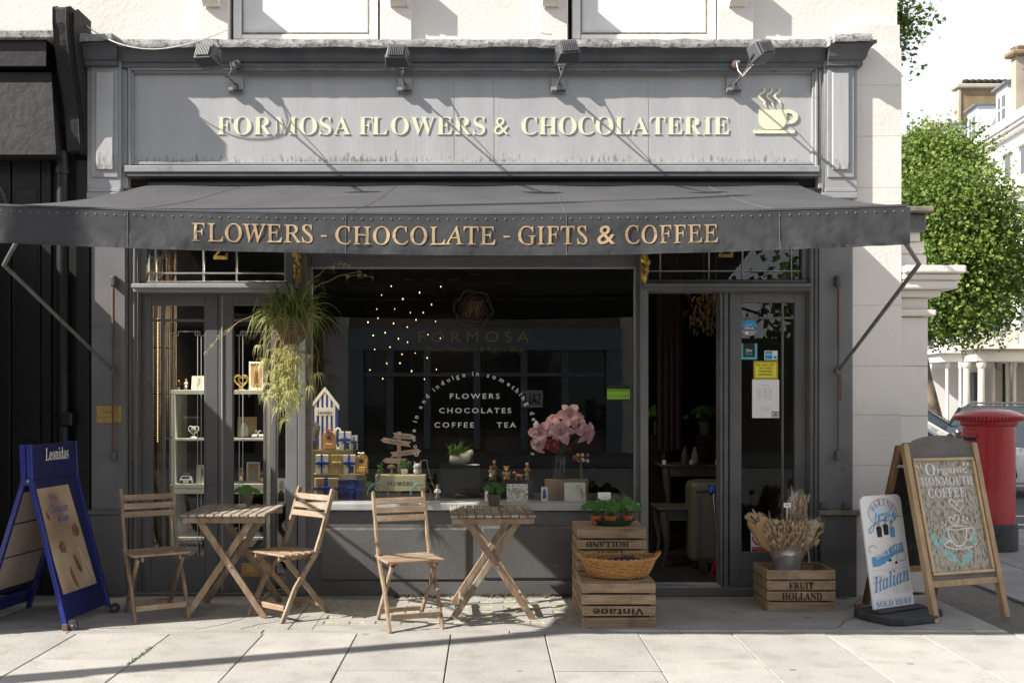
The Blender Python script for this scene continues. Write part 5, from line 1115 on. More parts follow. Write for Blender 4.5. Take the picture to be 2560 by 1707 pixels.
for i, (px, top, jk, tr_) in enumerate(((.36, .24, 'kprint', 'offw'), (.53, .225, 'kprint', 'offw'), (.68, .25, 'sbprint', 'kprint'))):
    c = V(U(px, top)); u_ = W_/.41
    sk = [V((c.x+.013*math.cos(a), c.y-.008+.016*math.sin(a))) for a in [j*math.pi/6 for j in range(12)]]; p('printed_face', MB().prism([tuple(v) for v in sk], Fi, 0, .0022), 'skin', bd_)
    p('printed_hair', MB().prism([(c.x-.014, c.y-.004), (c.x-.012, c.y+.008), (c.x, c.y+.012), (c.x+.012, c.y+.008), (c.x+.013, c.y-.002), (c.x, c.y+.003)][::-1], Fi, 0, .0026), 'orange' if i == 0 else 'kprint', bd_)
    p('printed_jacket', MB().prism([(c.x-.026, c.y-.03), (c.x-.022, c.y-.10), (c.x+.022, c.y-.10), (c.x+.028, c.y-.035), (c.x+.008, c.y-.024), (c.x-.008, c.y-.024)], Fi, 0, .002), jk, bd_)
    p('printed_apron', MB().prism([(c.x-.02, c.y-.10), (c.x-.012, c.y-.25), (c.x+.03, c.y-.24), (c.x+.02, c.y-.10)], Fi, 0, .0016), 'offw' if i < 2 else 'offw', bd_)
    p('printed_shoe', MB().prism([(c.x-.01, c.y-.27), (c.x-.012, c.y-.285), (c.x+.022, c.y-.28), (c.x+.004, c.y-.262)], Fi, 0, .002), 'kprint', bd_)
rb1 = [U(.12, .56), U(.17, .60), U(.35, .565), U(.60, .505), U(.86, .465)]; q = MB(); q.strip([(a, b+.0) for a, b in [U(.10, .575), U(.25, .575), U(.45, .535), U(.65, .49), U(.90, .47)]], .066, Fi, w1=.0032); p('banner', q, 'sbprint', bd_)
q = MB(); q.strip([U(.10, .50), U(.05, .47), U(.08, .44), U(.2, .435), U(.26, .46)], .012, Fi, w1=.003).strip([U(.88, .50), U(.93, .54), U(.9, .585), U(.78, .59), U(.7, .565), U(.74, .53)], .012, Fi, w1=.003); p('banner_tail', q, 'lineng', bd_)
vs, fs = tmesh('SINCE 1931', 'sans', 0, 1.1, .015, 3); vs = fit(vs, .2*W_, .83*W_, 0, .036); q = MB(); q.add([(a, b+Hs*(1-.585)+.02+(a-.2*W_)*.235, .0045) for a, b, c in vs], fs, Fi); p('lettering', q, 'wht', bd_)
q = MB()
for yy in (.65, .905, .975): q.strip([U(.05, yy), U(.95, yy)], .0025, Fi, w1=.001)
text(q, 'AUTHENTIC', Fi, W_*.07, W_*.36, Hs*(1-.725), Hs*(1-.70), w=.001, st='sans'); text(q, 'GELATO', Fi, W_*.52, W_*.95, Hs*(1-.865), Hs*(1-.815), w=.001, st='roman'); p('print', q, 'lineng', bd_)
vs, fs = tmesh('Italian', 'bital', 0, 1, 0, 4); vs = fit(vs, .05*W_, .95*W_, 0, .11); q = MB(); q.add([(a, b+Hs*(1-.85)+(a)*.17, .002) for a, b, c in vs], fs, Fi); text(q, 'SOLD HERE', Fi, W_*.07, W_*.95, Hs*.035, Hs*.085, w=.002, st='serif'); p('lettering', q, 'sbprint', bd_)
q = MB(); q.strip([U(.05, .755), U(.2, .755), U(.34, .73)], .006, Fi, w1=.0025).strip([U(.56, .80), U(.72, .775), U(.95, .765)], .006, Fi, w1=.0025); p('flourish', q, 'goldp', bd_)
yw = math.atan2((b0-a0).y, (b0-a0).x); Fg = frame((2.66+.16, -.80, 0), (math.cos(yw), math.sin(yw), 0), (-math.sin(yw), math.cos(yw), 0))
ba = [(-.27, -.16), (-.20, -.215), (.10, -.25), (.13, -.245), (.14, -.15), (.30, -.14), (.315, -.06), (.22, .2), (-.2, .2), (-.27, .1)]
p('rubber_base', MB().prism(ba, Fg, .001, .052), 'rub', iw, bev=.012, seg=2); p('slot_block', MB().box(-.22, .24, -.05, .05, .05, .072, Fg), 'rub', iw, bev=.01)
# wooden blackboard
ab = thing('blackboard_sandwich_board', 'pine framed blackboard for organic coffee with an arched top', 'sandwich board')
a0, b0 = V((3.024, -.98, 0)), V((3.596, -.78, 0)); nn_ = V((.33, -.944, 0)); kb_ = .30; hgt = 1.19; upv = V((-nn_.x*kb_, -nn_.y*kb_, hgt)); W_ = (b0-a0).length; Hs = upv.length
Fw = frame(a0, b0-a0, upv)
def wb(mb, u0, u1, v0, v1, w0, w1): return mb.box(u0, u1, v0, v1, w0, w1, Fw)
p('front_post', wb(MB(), -.022, .022, .0, Hs, -.045, .0), 'pine', ab, bev=.003); p('front_post', wb(MB(), W_-.022, W_+.022, .0, Hs, -.045, .0), 'pine', ab, bev=.003)
p('bottom_rail', wb(MB(), .024, W_-.024, .235, .28, -.03, -.006), 'pine', ab, bev=.003)
pts = [(.0225, .282), (W_-.0225, .282), (W_-.0225, Hs-.03)]+[(W_/2+(W_/2-.024)*math.cos(a), Hs-.03+.09*math.sin(a)) for a in [i*math.pi/14 for i in range(1, 14)]]+[(.0225, Hs-.03)]
bo = p('black_panel', MB().prism(pts, Fw, -.028, -.016), 'dusty', ab)
u0, u1, v0, v1 = .055, W_-.055, .335, Hs-.125
q = MB(); wb(q, u0, u1, v0, v1, -.0155, -.0145); 
wmat = mat('chalk_streaked_board', (.44,.39,.31), (.15,.135,.11), sc=9, rough=.7, st=(13,13,.9), lo=.50, hi=.58, detail=5)
q.build('picture_panel', wmat, bo)
for c in ((u0-.02, u1+.02, v1, v1+.022), (u0-.02, u1+.02, v0-.022, v0)): p('cane_beading', wb(MB(), *c, -.016, .002), 'cane', bo, bev=.006, seg=2)
for c in ((u0-.022, u0, v0+.0005, v1-.0005), (u1, u1+.022, v0+.0005, v1-.0005)): p('cane_beading', wb(MB(), *c, -.016, .002), 'cane', bo, bev=.006, seg=2)
pw, ph = u1-u0, v1-v0
def Q(a, b): return (u0+pw*a, v1-ph*b)
w0_ = -.0135
def chalk(pts, wd_=.008, m='chalk', w_=w0_):
    P2 = [Q(*c) for c in pts]
    if len(P2) > 2:   # smooth the stroke
        R2 = []
        for i in range(len(P2)-1):
            p0, p1, p2, p3 = [V(P2[max(0, min(len(P2)-1, i+j))]) for j in (-1, 0, 1, 2)]
            for t in (0, .25, .5, .75): R2.append(tuple(.5*((2*p1)+(p2-p0)*t+(2*p0-5*p1+4*p2-p3)*t*t+(3*p1-p0-3*p2+p3)*t**3)))
        R2.append(P2[-1]); P2 = R2
    return MB().strip(P2, wd_, Fw, w1=w_)
def ct_(body, a0_, a1_, b0_, b1_, m='chalk', **k):
    (ua, va_), (ub, vb_) = Q(a0_, b1_), Q(a1_, b0_); q = MB(); text(q, body, Fw, ua, ub, va_, vb_, w=w0_, **k); return p('lettering', q, m, bo)
ct_('\u201c', .02, .12, .02, .06, st='bsans'); ct_('\u201d', .84, .95, .02, .06, st='bsans')
ct_('O', .16, .34, .02, .135, st='serif'); ct_('rganic', .37, .90, .055, .135, off=.006); ct_('MONMOUTH', .04, .97, .145, .225, st='serif'); ct_('COFFEE', .14, .80, .25, .335, st='serif')
for pts, wd_ in (([(.62,.475),(.50,.40),(.48,.375),(.52,.355),(.58,.38),(.60,.415),(.64,.375),(.70,.37),(.72,.40),(.66,.45),(.62,.475)], .008), ([(.50,.60),(.43,.55),(.42,.525),(.46,.515),(.50,.535),(.54,.50),(.60,.51),(.58,.55),(.50,.60)], .009),
    ([(.36,.615),(.45,.60),(.62,.60),(.70,.615),(.60,.632),(.45,.632),(.36,.615)], .007), ([(.36,.615),(.38,.70),(.44,.765),(.52,.78),(.60,.765),(.67,.70),(.70,.615)], .012), ([(.70,.63),(.79,.62),(.82,.66),(.76,.71),(.66,.735)], .009),
    ([(.38,.725),(.28,.75),(.28,.775),(.40,.80),(.56,.805),(.74,.79),(.82,.765),(.76,.735),(.68,.725)], .009), ([(.42,.66),(.44,.72),(.49,.76)], .006), ([(.30,.70),(.34,.73)], .01)): p('chalk_drawing', chalk(pts, wd_), 'chalk', bo)
for a, b in ((.30,.56),(.34,.585),(.66,.55),(.70,.575),(.74,.54),(.68,.52),(.45,.81),(.62,.80),(.66,.815),(.38,.74)): p('chalk_dot', MB().prism([(Q(a,b)[0]+.008*math.cos(t), Q(a,b)[1]+.008*math.sin(t)) for t in [i*math.pi/4 for i in range(8)]], Fw, -.0142, w0_), 'chalk', bo)
def cleaf(a, b, c, d, wv):
    A_, B_ = V(Q(a, b)), V(Q(c, d)); d_ = B_-A_; n_ = V((-d_.y, d_.x)).normalized()*wv; pts = [tuple(A_+d_*t+n_*math.sin(math.pi*t)**.8) for t in (0,.2,.4,.6,.8,1)]+[tuple(A_+d_*t-n_*math.sin(math.pi*t)**.8) for t in (.8,.6,.4,.2)]
    p('chalk_leaf', MB().prism(pts[::-1], Fw, -.0142, w0_), 'mint', bo)
for a in ((.17,.80,.05,.64,.022), (.17,.80,.30,.66,.022), (.18,.80,.48,.93,.03), (.75,.80,.84,.66,.02), (.74,.82,.50,.95,.03)): cleaf(*a)
p('chalk_stem', chalk([(.06,.87),(.12,.83),(.19,.79)], .005), 'mint', bo); p('chalk_stem', chalk([(.76,.82),(.86,.86),(.96,.88)], .005), 'mint', bo)
for a, b in ((.16,.79),(.19,.80),(.17,.81),(.75,.80),(.78,.81)): p('chalk_berry', MB().prism([(Q(a,b)[0]+.007*math.cos(t), Q(a,b)[1]+.007*math.sin(t)) for t in [i*math.pi/4 for i in range(8)]], Fw, -.0142, w0_+.0003), 'pinkc', bo)
# rear half
rt0, rt1 = a0+upv*.985-nn_*.05, b0+upv*.985-nn_*.05; rf0 = V((2.775, -.33, 0)); rf1 = rf0+(b0-a0)
Fr_ = frame(rf0, rf1-rf0, rt0-rf0); Hr = (rt0-rf0).length
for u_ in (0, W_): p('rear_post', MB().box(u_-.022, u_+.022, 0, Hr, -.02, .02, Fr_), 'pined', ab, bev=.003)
p('rear_rail', MB().box(.024, W_-.024, .24, .29, -.012, .012, Fr_), 'pine', ab, bev=.003)
rp_ = p('rear_blackboard', MB().box(.0225, W_-.0225, .291, Hr+.02, -.006, .006, Fr_), 'slate', ab)
q = MB()
for tx, a_, b_, c_, d_ in (('HOT CHOCOLATE', .05, .50, .42, .47), ('EL', .1, .2, .60, .68), ('W', .16, .24, .76, .81), ('ocor', .05, .2, .50, .55)): text(q, tx, Fr_, a_, b_, c_, d_, w=.0075, st='ital')
p('chalk_writing', q, 'chalkf', rp_)
for u_ in (0, W_):
    e_ = Fw @ V((u_, Hs-.14, -.045)); f_ = Fr_ @ V((u_, Hr-.15, 0)); p('hinge_strap', MB().bar(e_+V((0,0,-.01)), f_, .006, .02), 'zinc', ab); p('hinge', MB().bar(Fw @ V((u_, Hs-.03, -.046)), Fr_ @ V((u_, Hr-.03, .0)), .02, .05), 'iron', ab)

# ================= SHOP WINDOW DISPLAY =================
PZ0 = Z(1256, .12)            # top of the display platform
def bow(mb, c, s_, F_=None):
    for k in (-1, 1):
        mb.ball((c[0]+k*s_*.55, c[1]-.004, c[2]+s_*.12), s_*.5, 8, 5, (1, 1, .45)); mb.bar((c[0], c[1]-.004, c[2]), (c[0]+k*s_*.6, c[1]-.006, c[2]-s_*1.1), s_*.22, .002, (0,-1,0))
    mb.ball((c[0], c[1]-.008, c[2]), s_*.2, 6, 4)
def gift(label, x0, x1, y0, y1, Y, bm, rm, dep=.06, lab=None, tilt=0, grp='wrapped gift boxes in the shop window', z0=None):
    xa, xb, za, zb = X(x0, Y), X(x1, Y), Z(y1, Y), Z(y0, Y)
    if z0 is not None: zb += z0-za; za = z0
    t = thing('gift_box', label, 'gift box', ((xa+xb)/2, Y+dep/2, za), tilt, grp); w_, h = (xb-xa)/2, zb-za
    bx = p('box', MB().box(-w_, w_, -dep/2, dep/2, 0, h), bm, t, bev=.002)
    q = MB().box(-w_*.15, w_*.15, -dep/2-.0015, dep/2+.0015, -.0005, h+.0015); q.box(-w_-.0015, w_+.0015, -dep/2-.002, dep/2+.001, h*.48, h*.6) ; p('ribbon', q, rm, t)
    q = MB(); bow(q, (0, -dep/2-.002, h*.58), min(w_*.75, .035)); p('bow', q, rm, t, smooth=True)
    if lab: p('label_patch', MB().box(-w_*.05, w_*.8, -dep/2-.001, -dep/2-.0002, h*.05, h*.42), lab, bx)
    return t
def S1(px, py, Y): return (X(px, Y), Y, Z(py, Y))
std = thing('stepped_display_stand', 'olive green stepped stand carrying the blue ribboned boxes', 'display stand')
zA, zB = Z(1184, .38), Z(1125, .52)
p('lower_step', MB().box(X(779, .36), X(912, .36), .345, .50, PZ0, zA), 'olive', std); p('upper_step', MB().box(X(779, .5), X(882, .5), .501, .70, PZ0, zB), 'olive', std)
gift('tan card box printed with an anchor and tied in blue, bottom row', 785, 845, 1193, 1250, .24, 'tanp', 'giftb', .05, z0=PZ0+.001)
gift('wide navy blue box with blue ribbon, bottom row', 847, 908, 1200, 1254, .24, 'navyb', 'giftb', .05, z0=PZ0+.001)
gift('white box with blue ribbon at the left of the middle row', 789, 819, 1136, 1183, .39, 'offw', 'giftb', z0=zA+.001)
gift('gold wrapped box with gold ribbon in the middle row', 826, 856, 1136, 1183, .39, 'goldb', 'goldp', z0=zA+.001)
gift('white box with blue ribbon right of the gold box', 858, 887, 1136, 1183, .39, 'offw', 'giftb', lab='navyb', z0=zA+.001)
gift('white box with blue ribbon on the top step', 847, 876, 1075, 1121, .54, 'offw', 'giftb', lab='navyb', z0=zB+.001)
gift('small narrow white box with blue ribbon at the right of the top step', 877, 893, 1085, 1121, .56, 'offw', 'giftb', .04, lab='navyb', z0=zB+.001)
def pack(label, px, z0, Y, rm):
    t = thing('backpack_box', label, 'gift box', (X(px, Y), Y, z0)); w_, h = .052, .155
    pr = [(-w_, 0), (w_, 0), (w_, h*.7)]+[(w_*math.cos(a), h*.7+h*.3*math.sin(a)) for a in (.4, .8, 1.2, 1.57, 1.94, 2.34, 2.74)]+[(-w_, h*.7)]
    b_ = p('body', MB().prism(pr, FY(0), -.05, 0), 'tan', t, bev=.004); p('pocket', MB().box(-.035, .035, -.010, -.0005, .012, .055), 'tan', b_, bev=.004)
    p('badge', MB().box(-.016, .016, -.002, -.0005, .088, .115), 'navyb', b_); p('side_strap', MB().box(.036, .046, -.006, -.0005, .02, .11), 'pine', b_)
    q = MB(); bow(q, (0, 0, h+.008), .028); p('bow', q, rm, t, smooth=True)
pack('orange backpack shaped box with a red bow on the top step', 822, zB+.001, .53, 'gred'); pack('orange backpack shaped box with a white bow at the end of the middle row', 903, zA+.001, .40, 'offw')
hu = thing('beach_hut_stand', 'tall blue and white striped beach hut shaped cardboard stand', 'display stand')
Y = .72; hut = [(779, 1125), (845, 1125), (845, 1010), (812, 968), (779, 1010)]
q = MB(); pprism(q, hut, Y, .01); p('hut_board', q, 'giftb', hu)
for i in range(5):
    x0 = 786+i*11.5; topy = 975+abs(x0+3-812)*1.25; q = MB(); pprism(q, [(x0, 1125), (x0+6, 1125), (x0+6, topy), (x0, topy)], Y-.012, .001); p('white_stripe', q, 'offw', hu)
q = MB(); pprism(q, [(776, 1012), (812, 966), (812, 978), (776, 1024)], Y-.014, .004); pprism(q, [(848, 1012), (848, 1024), (812, 978), (812, 966)], Y-.014, .004); p('hut_roof', q, 'offw', hu)
q = MB(); pprism(q, [(791, 1018), (833, 1018), (833, 1038), (791, 1038)], Y-.014, .0015); p('name_panel', q, 'offw', hu); p('lettering', ptext(MB(), 'Leonidas', 794, 830, 1025, 1035, Y-.0155, st='serif', w=.001), 'kprint', hu)
va_ = thing('printed_vase', 'curved white and yellow handle shape behind the boxes', 'ornament', S1(845, 1124, .64)); va_.location.z = zB
p('loop', MB().tube([(.028*math.cos(a)*(1+.0), 0, .09+.085*math.sin(a)) for a in [i*math.pi/10 for i in range(21)]], .010, 8, cap=False), 'offw', va_, smooth=True)
hs = thing('silver_horse_ornament', 'dark silver horse head ornament with a blue bow at the left of the window', 'ornament', (X(786, .62), .62, zB)); q = MB(); q.tube([(0, 0, 0), (.0, 0, .06), (.015, 0, .13), (.02, 0, .19), (0, 0, .22), (-.03, 0, .19)], [.035, .022, .026, .03, .022, .012], 10); p('head', q, 'iron', hs, smooth=True); q = MB(); bow(q, (0, -.03, .07), .03); p('bow', q, 'giftb', hs)
# signpost
sp_ = thing('pink_signpost', 'little pink wooden signpost with four arrows naming seaside towns', 'signpost', (X(998, .42), .42, PZ0))
def sx_(px): return X(px, .42)-X(998, .42)
def sz_(py): return Z(py, .42)-PZ0
p('post', MB().box(sx_(993), sx_(1002), -.008, .004, 0, sz_(1079)), 'pinkp', sp_)
for (a, b, yl, yr, d, tx, st) in ((982, 1038, 1087, 1091, 1, 'Oostende', 'ital'), (952, 1028, 1099, 1110, -1, 'Malaga', 'ital'), (976, 1053, 1136, 1127, 1, 'St Tropez', 'ital'), (957, 1018, 1150, 1152, -1, '', '')):
    h = 6.5; q = MB(); fl_ = [(a, yl-h), (a+(6 if d > 0 else 0), yl), (a, yl+h), (b-8, yr+h), (b, yr), (b-8, yr-h)] if d > 0 else [(a+8, yl-h), (a, yl), (a+8, yl+h), (b, yr+h), (b-6, yr), (b, yr-h)]
    pts = [(sx_(u), sz_(v_)) for u, v_ in fl_]; q.prism(pts[::1] if sum(pts[i][0]*pts[(i+1) % 6][1]-pts[(i+1) % 6][0]*pts[i][1] for i in range(6)) > 0 else pts[::-1], FY(-.0085), 0, .008); ar = p('arrow_board', q, 'pinkp', sp_)
    if tx: q = MB(); k = math.atan2(sz_(yr)-sz_(yl), sx_(b)-sx_(a)); text(q, tx, frame((sx_((a+b)/2), -.017, sz_((yl+yr)/2)), (math.cos(k), 0, math.sin(k)), (-math.sin(k), 0, math.cos(k))), -.06, .05, -.011, .013, w=.001, st=st); p('lettering', q, 'kprint', ar)
# flower cart
fc_ = thing('flower_cart', 'small cream tin cart lettered flowers, with teal mudguards', 'cart', (X(1001, .22), .22, PZ0))
def cx_(px): return X(px, .22)-X(1001, .22)
def cz_(py): return Z(py, .22)-PZ0
p('tray_body', MB().box(cx_(938), cx_(1063), -.0, .14, cz_(1227), cz_(1187)), 'cartc', fc_, bev=.003); p('lettering', text(MB(), 'FLOWERS', FY(-.001), cx_(968), cx_(1032), cz_(1213), cz_(1203), w=.001, st='roman', off=.01), 'kprint', fc_)
for px in (947, 1054):
    c = (cx_(px), -.02, cz_(1233)); R_ = .075
    wq = p('wheel', MB().tube([(c[0]+R_*math.cos(a), c[1], c[2]+R_*math.sin(a)) for a in [i*math.pi/14 for i in range(29)]], .003, 6, cap=False), 'iron', fc_, smooth=True)
    q = MB()
    for i in range(8): a = i*math.pi/4; q.tube([c, (c[0]+R_*math.cos(a), c[1], c[2]+R_*math.sin(a))], .0015, 4)
    p('spoke', q, 'iron', wq); s2 = -1 if px < 1000 else -1
    p('mudguard', MB().tube([(c[0]+(R_+.012)*math.cos(a), c[1], c[2]+(R_+.012)*math.sin(a)) for a in [math.pi*(.55+.5*i/10) for i in range(11)]], .004, 6), 'teal', fc_, smooth=True)
for (px, lb, nm) in ((957, 'trailing string of green leaves at the left end of the cream cart', 'trailing_plant'), (1011, 'tiny bushy plant in a white pot on the cream cart', 'potted_plant')):
    t = thing(nm, lb, 'plant', (X(px, .3), .3, PZ0+cz_(1187)))
    if px > 1000: p('pot', MB().lathe([(.022, 0), (.03, .04), (.026, .04), (.0001, .034)], n=16), 'offw', t, smooth=True)
    q = MB()
    for i in range(150 if px > 1000 else 46):
        if px > 1000: c = V((rnd.gauss(0, .022), rnd.gauss(0, .02), .045+abs(rnd.gauss(.03, .02)))); r = .006
        else: s_ = rnd.random(); c = V((rnd.gauss(-.01-.04*s_*(i % 2), .008), -.03-.05*(i % 2), .06-.15*s_*(i % 2)+rnd.gauss(0, .02))); r = .010
        disc_leaf(q, c, r, (rnd.uniform(-1, 1), -1, rnd.uniform(-.3, 1)))
    if px < 1000:
        for c in ((-.10, -.06, -.075), (.09, -.06, -.03)): disc_leaf(q, c, .028, (.2, -1, .3))
    p('foliage', q, 'green', t, smooth=True)
ts = thing('toadstool_ornament', 'brown spotted toadstool ornament in the cream cart', 'ornament', (X(979, .28), .28, PZ0+cz_(1187))); p('stem', MB().lathe([(.014, 0), (.008, .03), (.009, .055)], n=12), 'pine', ts, smooth=True); p('cap', MB().lathe([(.036, .052), (.034, .062), (.02, .078), (.0001, .082)], n=16), 'rust', ts, smooth=True)
ca = thing('cat_ornament', 'pale stone cat ornament sitting at the right of the cart', 'ornament', (X(1044, .28), .28, PZ0+cz_(1187)))
q = MB(); q.ball((0, 0, .028), .034, 12, 8, (1, .8, 1)).ball((0, -.008, .062), .030, 12, 8, (1.1, 1, .95)); 
for k in (-1, 1): q.add([(k*.010, -.01, .085), (k*.032, -.008, .078), (k*.026, -.012, .112), (k*.02, .008, .082)], [(0,1,2), (1,3,2), (3,0,2)])
p('body', q, 'stone', ca, smooth=True); p('face', MB().ball((-.012, -.036, .064), .0045, 6, 4).ball((.012, -.036, .064), .0045, 6, 4).ball((0, -.039, .053), .003, 6, 4), 'kprint', ca)
def figurine(label, px, py, Y, z0, H, coat, skirt, hat=None, seated=False):
    t = thing('figurine', label, 'figurine', (X(px, Y), Y, z0)); s_ = H/.13
    p('base', MB().lathe([(.02*s_, 0), (.022*s_, .006*s_), (.0001, .008*s_)], n=14), 'figg', t)
    q = MB(); h0 = .008*s_
    for k in (-1, 1): q.tube([(k*.007*s_, 0, h0), (k*.007*s_, -.004*s_, h0+.018*s_), (k*.008*s_, 0, h0+.035*s_)], [.005*s_, .005*s_, .007*s_], 8)
    p('leg', q, 'skin', t, smooth=True)
    p('skirt', MB().lathe([(.018*s_, .03*s_), (.013*s_, .05*s_), (.009*s_, .062*s_)], n=14), skirt, t, smooth=True)
    q = MB().lathe([(.0095*s_, .06*s_), (.0135*s_, .075*s_), (.012*s_, .088*s_), (.005*s_, .094*s_)], n=14)
    for k in (-1, 1): q.tube([(k*.012*s_, 0, .086*s_), (k*.020*s_, -.006*s_, .07*s_), (k*.010*s_, -.018*s_, .066*s_)], [.0048*s_, .004*s_, .003*s_], 7)
    p('coat', q, coat, t, smooth=True)
    p('head', MB().ball((0, 0, .107*s_), .0125*s_, 12, 8, (.9, .9, 1.1)).ball((0, -.0125*s_, .106*s_), .002*s_, 6, 4), 'skin', t, smooth=True)
    p('hair', MB().ball((0, .003*s_, .112*s_), .0132*s_, 12, 8, (1, 1, .95)), hat or 'hair', t, smooth=True); return t
fg = figurine('boy figurine fishing with a thin rod at the front of the window', 1094, 1253, .2, PZ0, .145, 'offw', 'figg')
p('rod', MB().tube([(-.012, -.02, .08), (-.05, -.02, .17), (-.075, -.02, .27), (-.085, -.02, .33)], .0016, 5), 'twig', fg); p('line', MB().tube([(-.085, -.02, .33), (-.13, -.02, .322)], .0006, 4), 'twig', fg)
# back shelf, swan planter, three figurines
hbx = thing('black_display_cube', 'black cube plinth under the swan shaped planter', 'plinth'); p('cube', MB().box(X(1098, .5), X(1200, .5), .5, .8, PZ0, Z(1160, .5)), 'bvase', hbx, bev=.003)
hb2 = thing('black_display_shelf', 'low black display shelf behind the right table, under the three figurines', 'shelf'); p('shelf_box', MB().box(X(1213, .45), X(1335, .45), .45, .7, PZ0, Z(1200, .45)), 'bvase', hb2, bev=.003)
zS = Z(1160, .5)
sw = thing('swan_planter', 'white glazed swan shaped planter with spiky greenery', 'planter', (X(1150, .6), .6, zS)); q = MB(); vs = []
q.tube([(-.085, 0, .04), (-.05, 0, .035), (0, 0, .04), (.05, 0, .05), (.095, 0, .10), (.10, 0, .115)], [.03, .048, .052, .048, .022, .006], 16); p('bowl', q, 'ceram', sw, smooth=True)
p('painted_flower', MB().ball((.0, -.05, .045), .012, 8, 4, (1, .3, 1)), 'lily', sw); p('foot', MB().lathe([(.04, -.0), (.05, .014)], n=16), 'ceram', sw)
q = MB()
for i in range(80): blade(q, (rnd.gauss(-.02, .028), rnd.gauss(0, .02), .07), rnd.random()*6.28, rnd.uniform(.06, .13), rnd.uniform(.6, 1.6), rnd.uniform(.2, .9), .009, 5)
for i in range(8): blade(q, (.06, -.01, .09), rnd.uniform(-.6, .3), .09, .5, 2.0, .009, 6)
p('foliage', q, 'green', sw, smooth=True)
zT = Z(1200, .45)
f1 = figurine('pair of seated children figurine, leftmost on the black shelf', 1227, 1200, .52, zT, .12, 'orange', 'offw'); f1b = figurine('taller child figurine standing just behind the seated pair', 1236, 1200, .58, zT, .165, 'rust', 'figg')
tb = thing('teddy_bear_figurine', 'honey brown teddy bear figurine in the middle of the black shelf', 'figurine', (X(1266, .52), .52, zT)); q = MB(); q.ball((0, 0, .035), .028, 10, 7, (.9, .8, 1.2)).ball((0, -.004, .088), .021, 10, 7)
for k in (-1, 1): q.ball((k*.017, -.002, .107), .008, 8, 5).ball((k*.024, -.015, .05), .011, 8, 5, (1, 1, 1.8)).ball((k*.014, -.024, .012), .012, 8, 5, (1, 1.4, .8))
p('body', q, 'wicker', tb, smooth=True); p('muzzle', MB().ball((0, -.024, .083), .009, 8, 5), 'offw', tb, smooth=True)
f3 = figurine('figurine of a child in a pale pink hat feeding a brown dog', 1318, 1200, .52, zT, .145, 'orange', 'figg', 'lily')
dg = thing('dog_figurine', 'small brown dog figurine facing the child in the pink hat', 'figurine', (X(1296, .52), .52, zT)); q = MB(); q.tube([(.03, 0, .028), (0, 0, .032), (-.022, 0, .036)], [.012, .016, .014], 10).ball((-.034, 0, .055), .013, 8, 6, (1.2, .9, 1)).tube([(.03, 0, .03), (.045, 0, .05)], [.004, .002], 6)
for a, b in ((-.02, -.008), (-.02, .008), (.025, -.008), (.025, .008)): q.tube([(a, b, .03), (a, b, 0)], [.006, .005], 6)
p('body', q, 'orange', dg, smooth=True); p('ear', MB().ball((-.028, -.012, .056), .006, 6, 4, (.7, .5, 1.4)), 'hair', dg)
def card(label, x0, x1, y0, y1, Y, m='offw', nm='greeting_card', cat='greeting card', z0=None):
    z = PZ0 if z0 is None else z0; xa, xb = X(x0, Y), X(x1, Y); h = Z(y0, Y)-Z(y1, Y); t = thing(nm, label, cat, ((xa+xb)/2, Y, z)); w_ = (xb-xa)/2
    b_ = p('front', MB().add([(-w_, 0, 0), (w_, 0, 0), (w_, .02, h), (-w_, .02, h), (-w_, .003, 0), (w_, .003, 0), (w_, .023, h), (-w_, .023, h)], [(0,1,2,3), (7,6,5,4), (0,4,5,1), (1,5,6,2), (2,6,7,3), (3,7,4,0)]), m, t); return t, b_, frame((-w_, -.0006, 0), (1, 0, 0), (0, .02, h)), 2*w_, h
t, b_, Fc, cw, ch_ = card('white card with blue hearts wishing a wonderful day', 1267, 1320, 1209, 1253, .2)
q = MB(); text(q, 'HAVE A', Fc, cw*.25, cw*.72, ch_*.68, ch_*.80, w=.001, st='roman', off=.008); text(q, 'WONDERFUL', Fc, cw*.06, cw*.9, ch_*.53, ch_*.66, w=.001, st='roman', off=.008); text(q, 'DAY', Fc, cw*.36, cw*.62, ch_*.40, ch_*.51, w=.001, st='roman', off=.008); p('lettering', q, 'kprint', b_)
q = MB()
for a, b in ((.08,.9),(.3,.92),(.55,.95),(.72,.85),(.93,.93),(.07,.72),(.95,.72),(.22,.42),(.05,.22),(.5,.24),(.26,.2),(.55,.32),(.8,.3),(.72,.08),(.4,.06),(.95,.1),(.86,.18)):
    r = cw*.035; q.prism([(cw*a+r*1.3*(16*math.sin(u)**3)/16, ch_*b+r*(13*math.cos(u)-5*math.cos(2*u)-2*math.cos(3*u)-math.cos(4*u))/16) for u in [-k*math.pi/8 for k in range(16)]][::-1], Fc, 0, .001)
p('heart', q, 'giftb', b_); p('price_tag', MB().box(cw*.82, cw*1.0, ch_*.38, ch_*.46, 0, .0012, Fc), 'rdprint', b_)
wb_ = thing('wooden_box', 'shallow pale wooden presentation box leaning at the right of the window', 'box', (X(1417, .3), .3, PZ0)); p('lid', MB().box(-(X(1471, .3)-X(1363, .3))/2, (X(1471, .3)-X(1363, .3))/2, 0, .05, 0, Z(1196, .3)-PZ0-.004), 'pine', wb_, bev=.003); p('burnt_mark', MB().strip([(-.09, .075), (-.05, .08), (-.02, .06), (-.03, .09), (0, .07)], .006, FY(-.0005), w1=.001), 'crated', wb_)
t, b_, Fc, cw, ch_ = card('white square card with a gold floral spray, in front of the wooden box', 1411, 1464, 1205, 1252, .22)
q = MB()
for i in range(60): a = rnd.uniform(0, 1); q.ball((cw*(.28+.12*math.sin(a*5))+rnd.gauss(0, .008), -.001, ch_*(.15+.75*a)), rnd.uniform(.002, .004), 5, 3, (1, .3, 1))
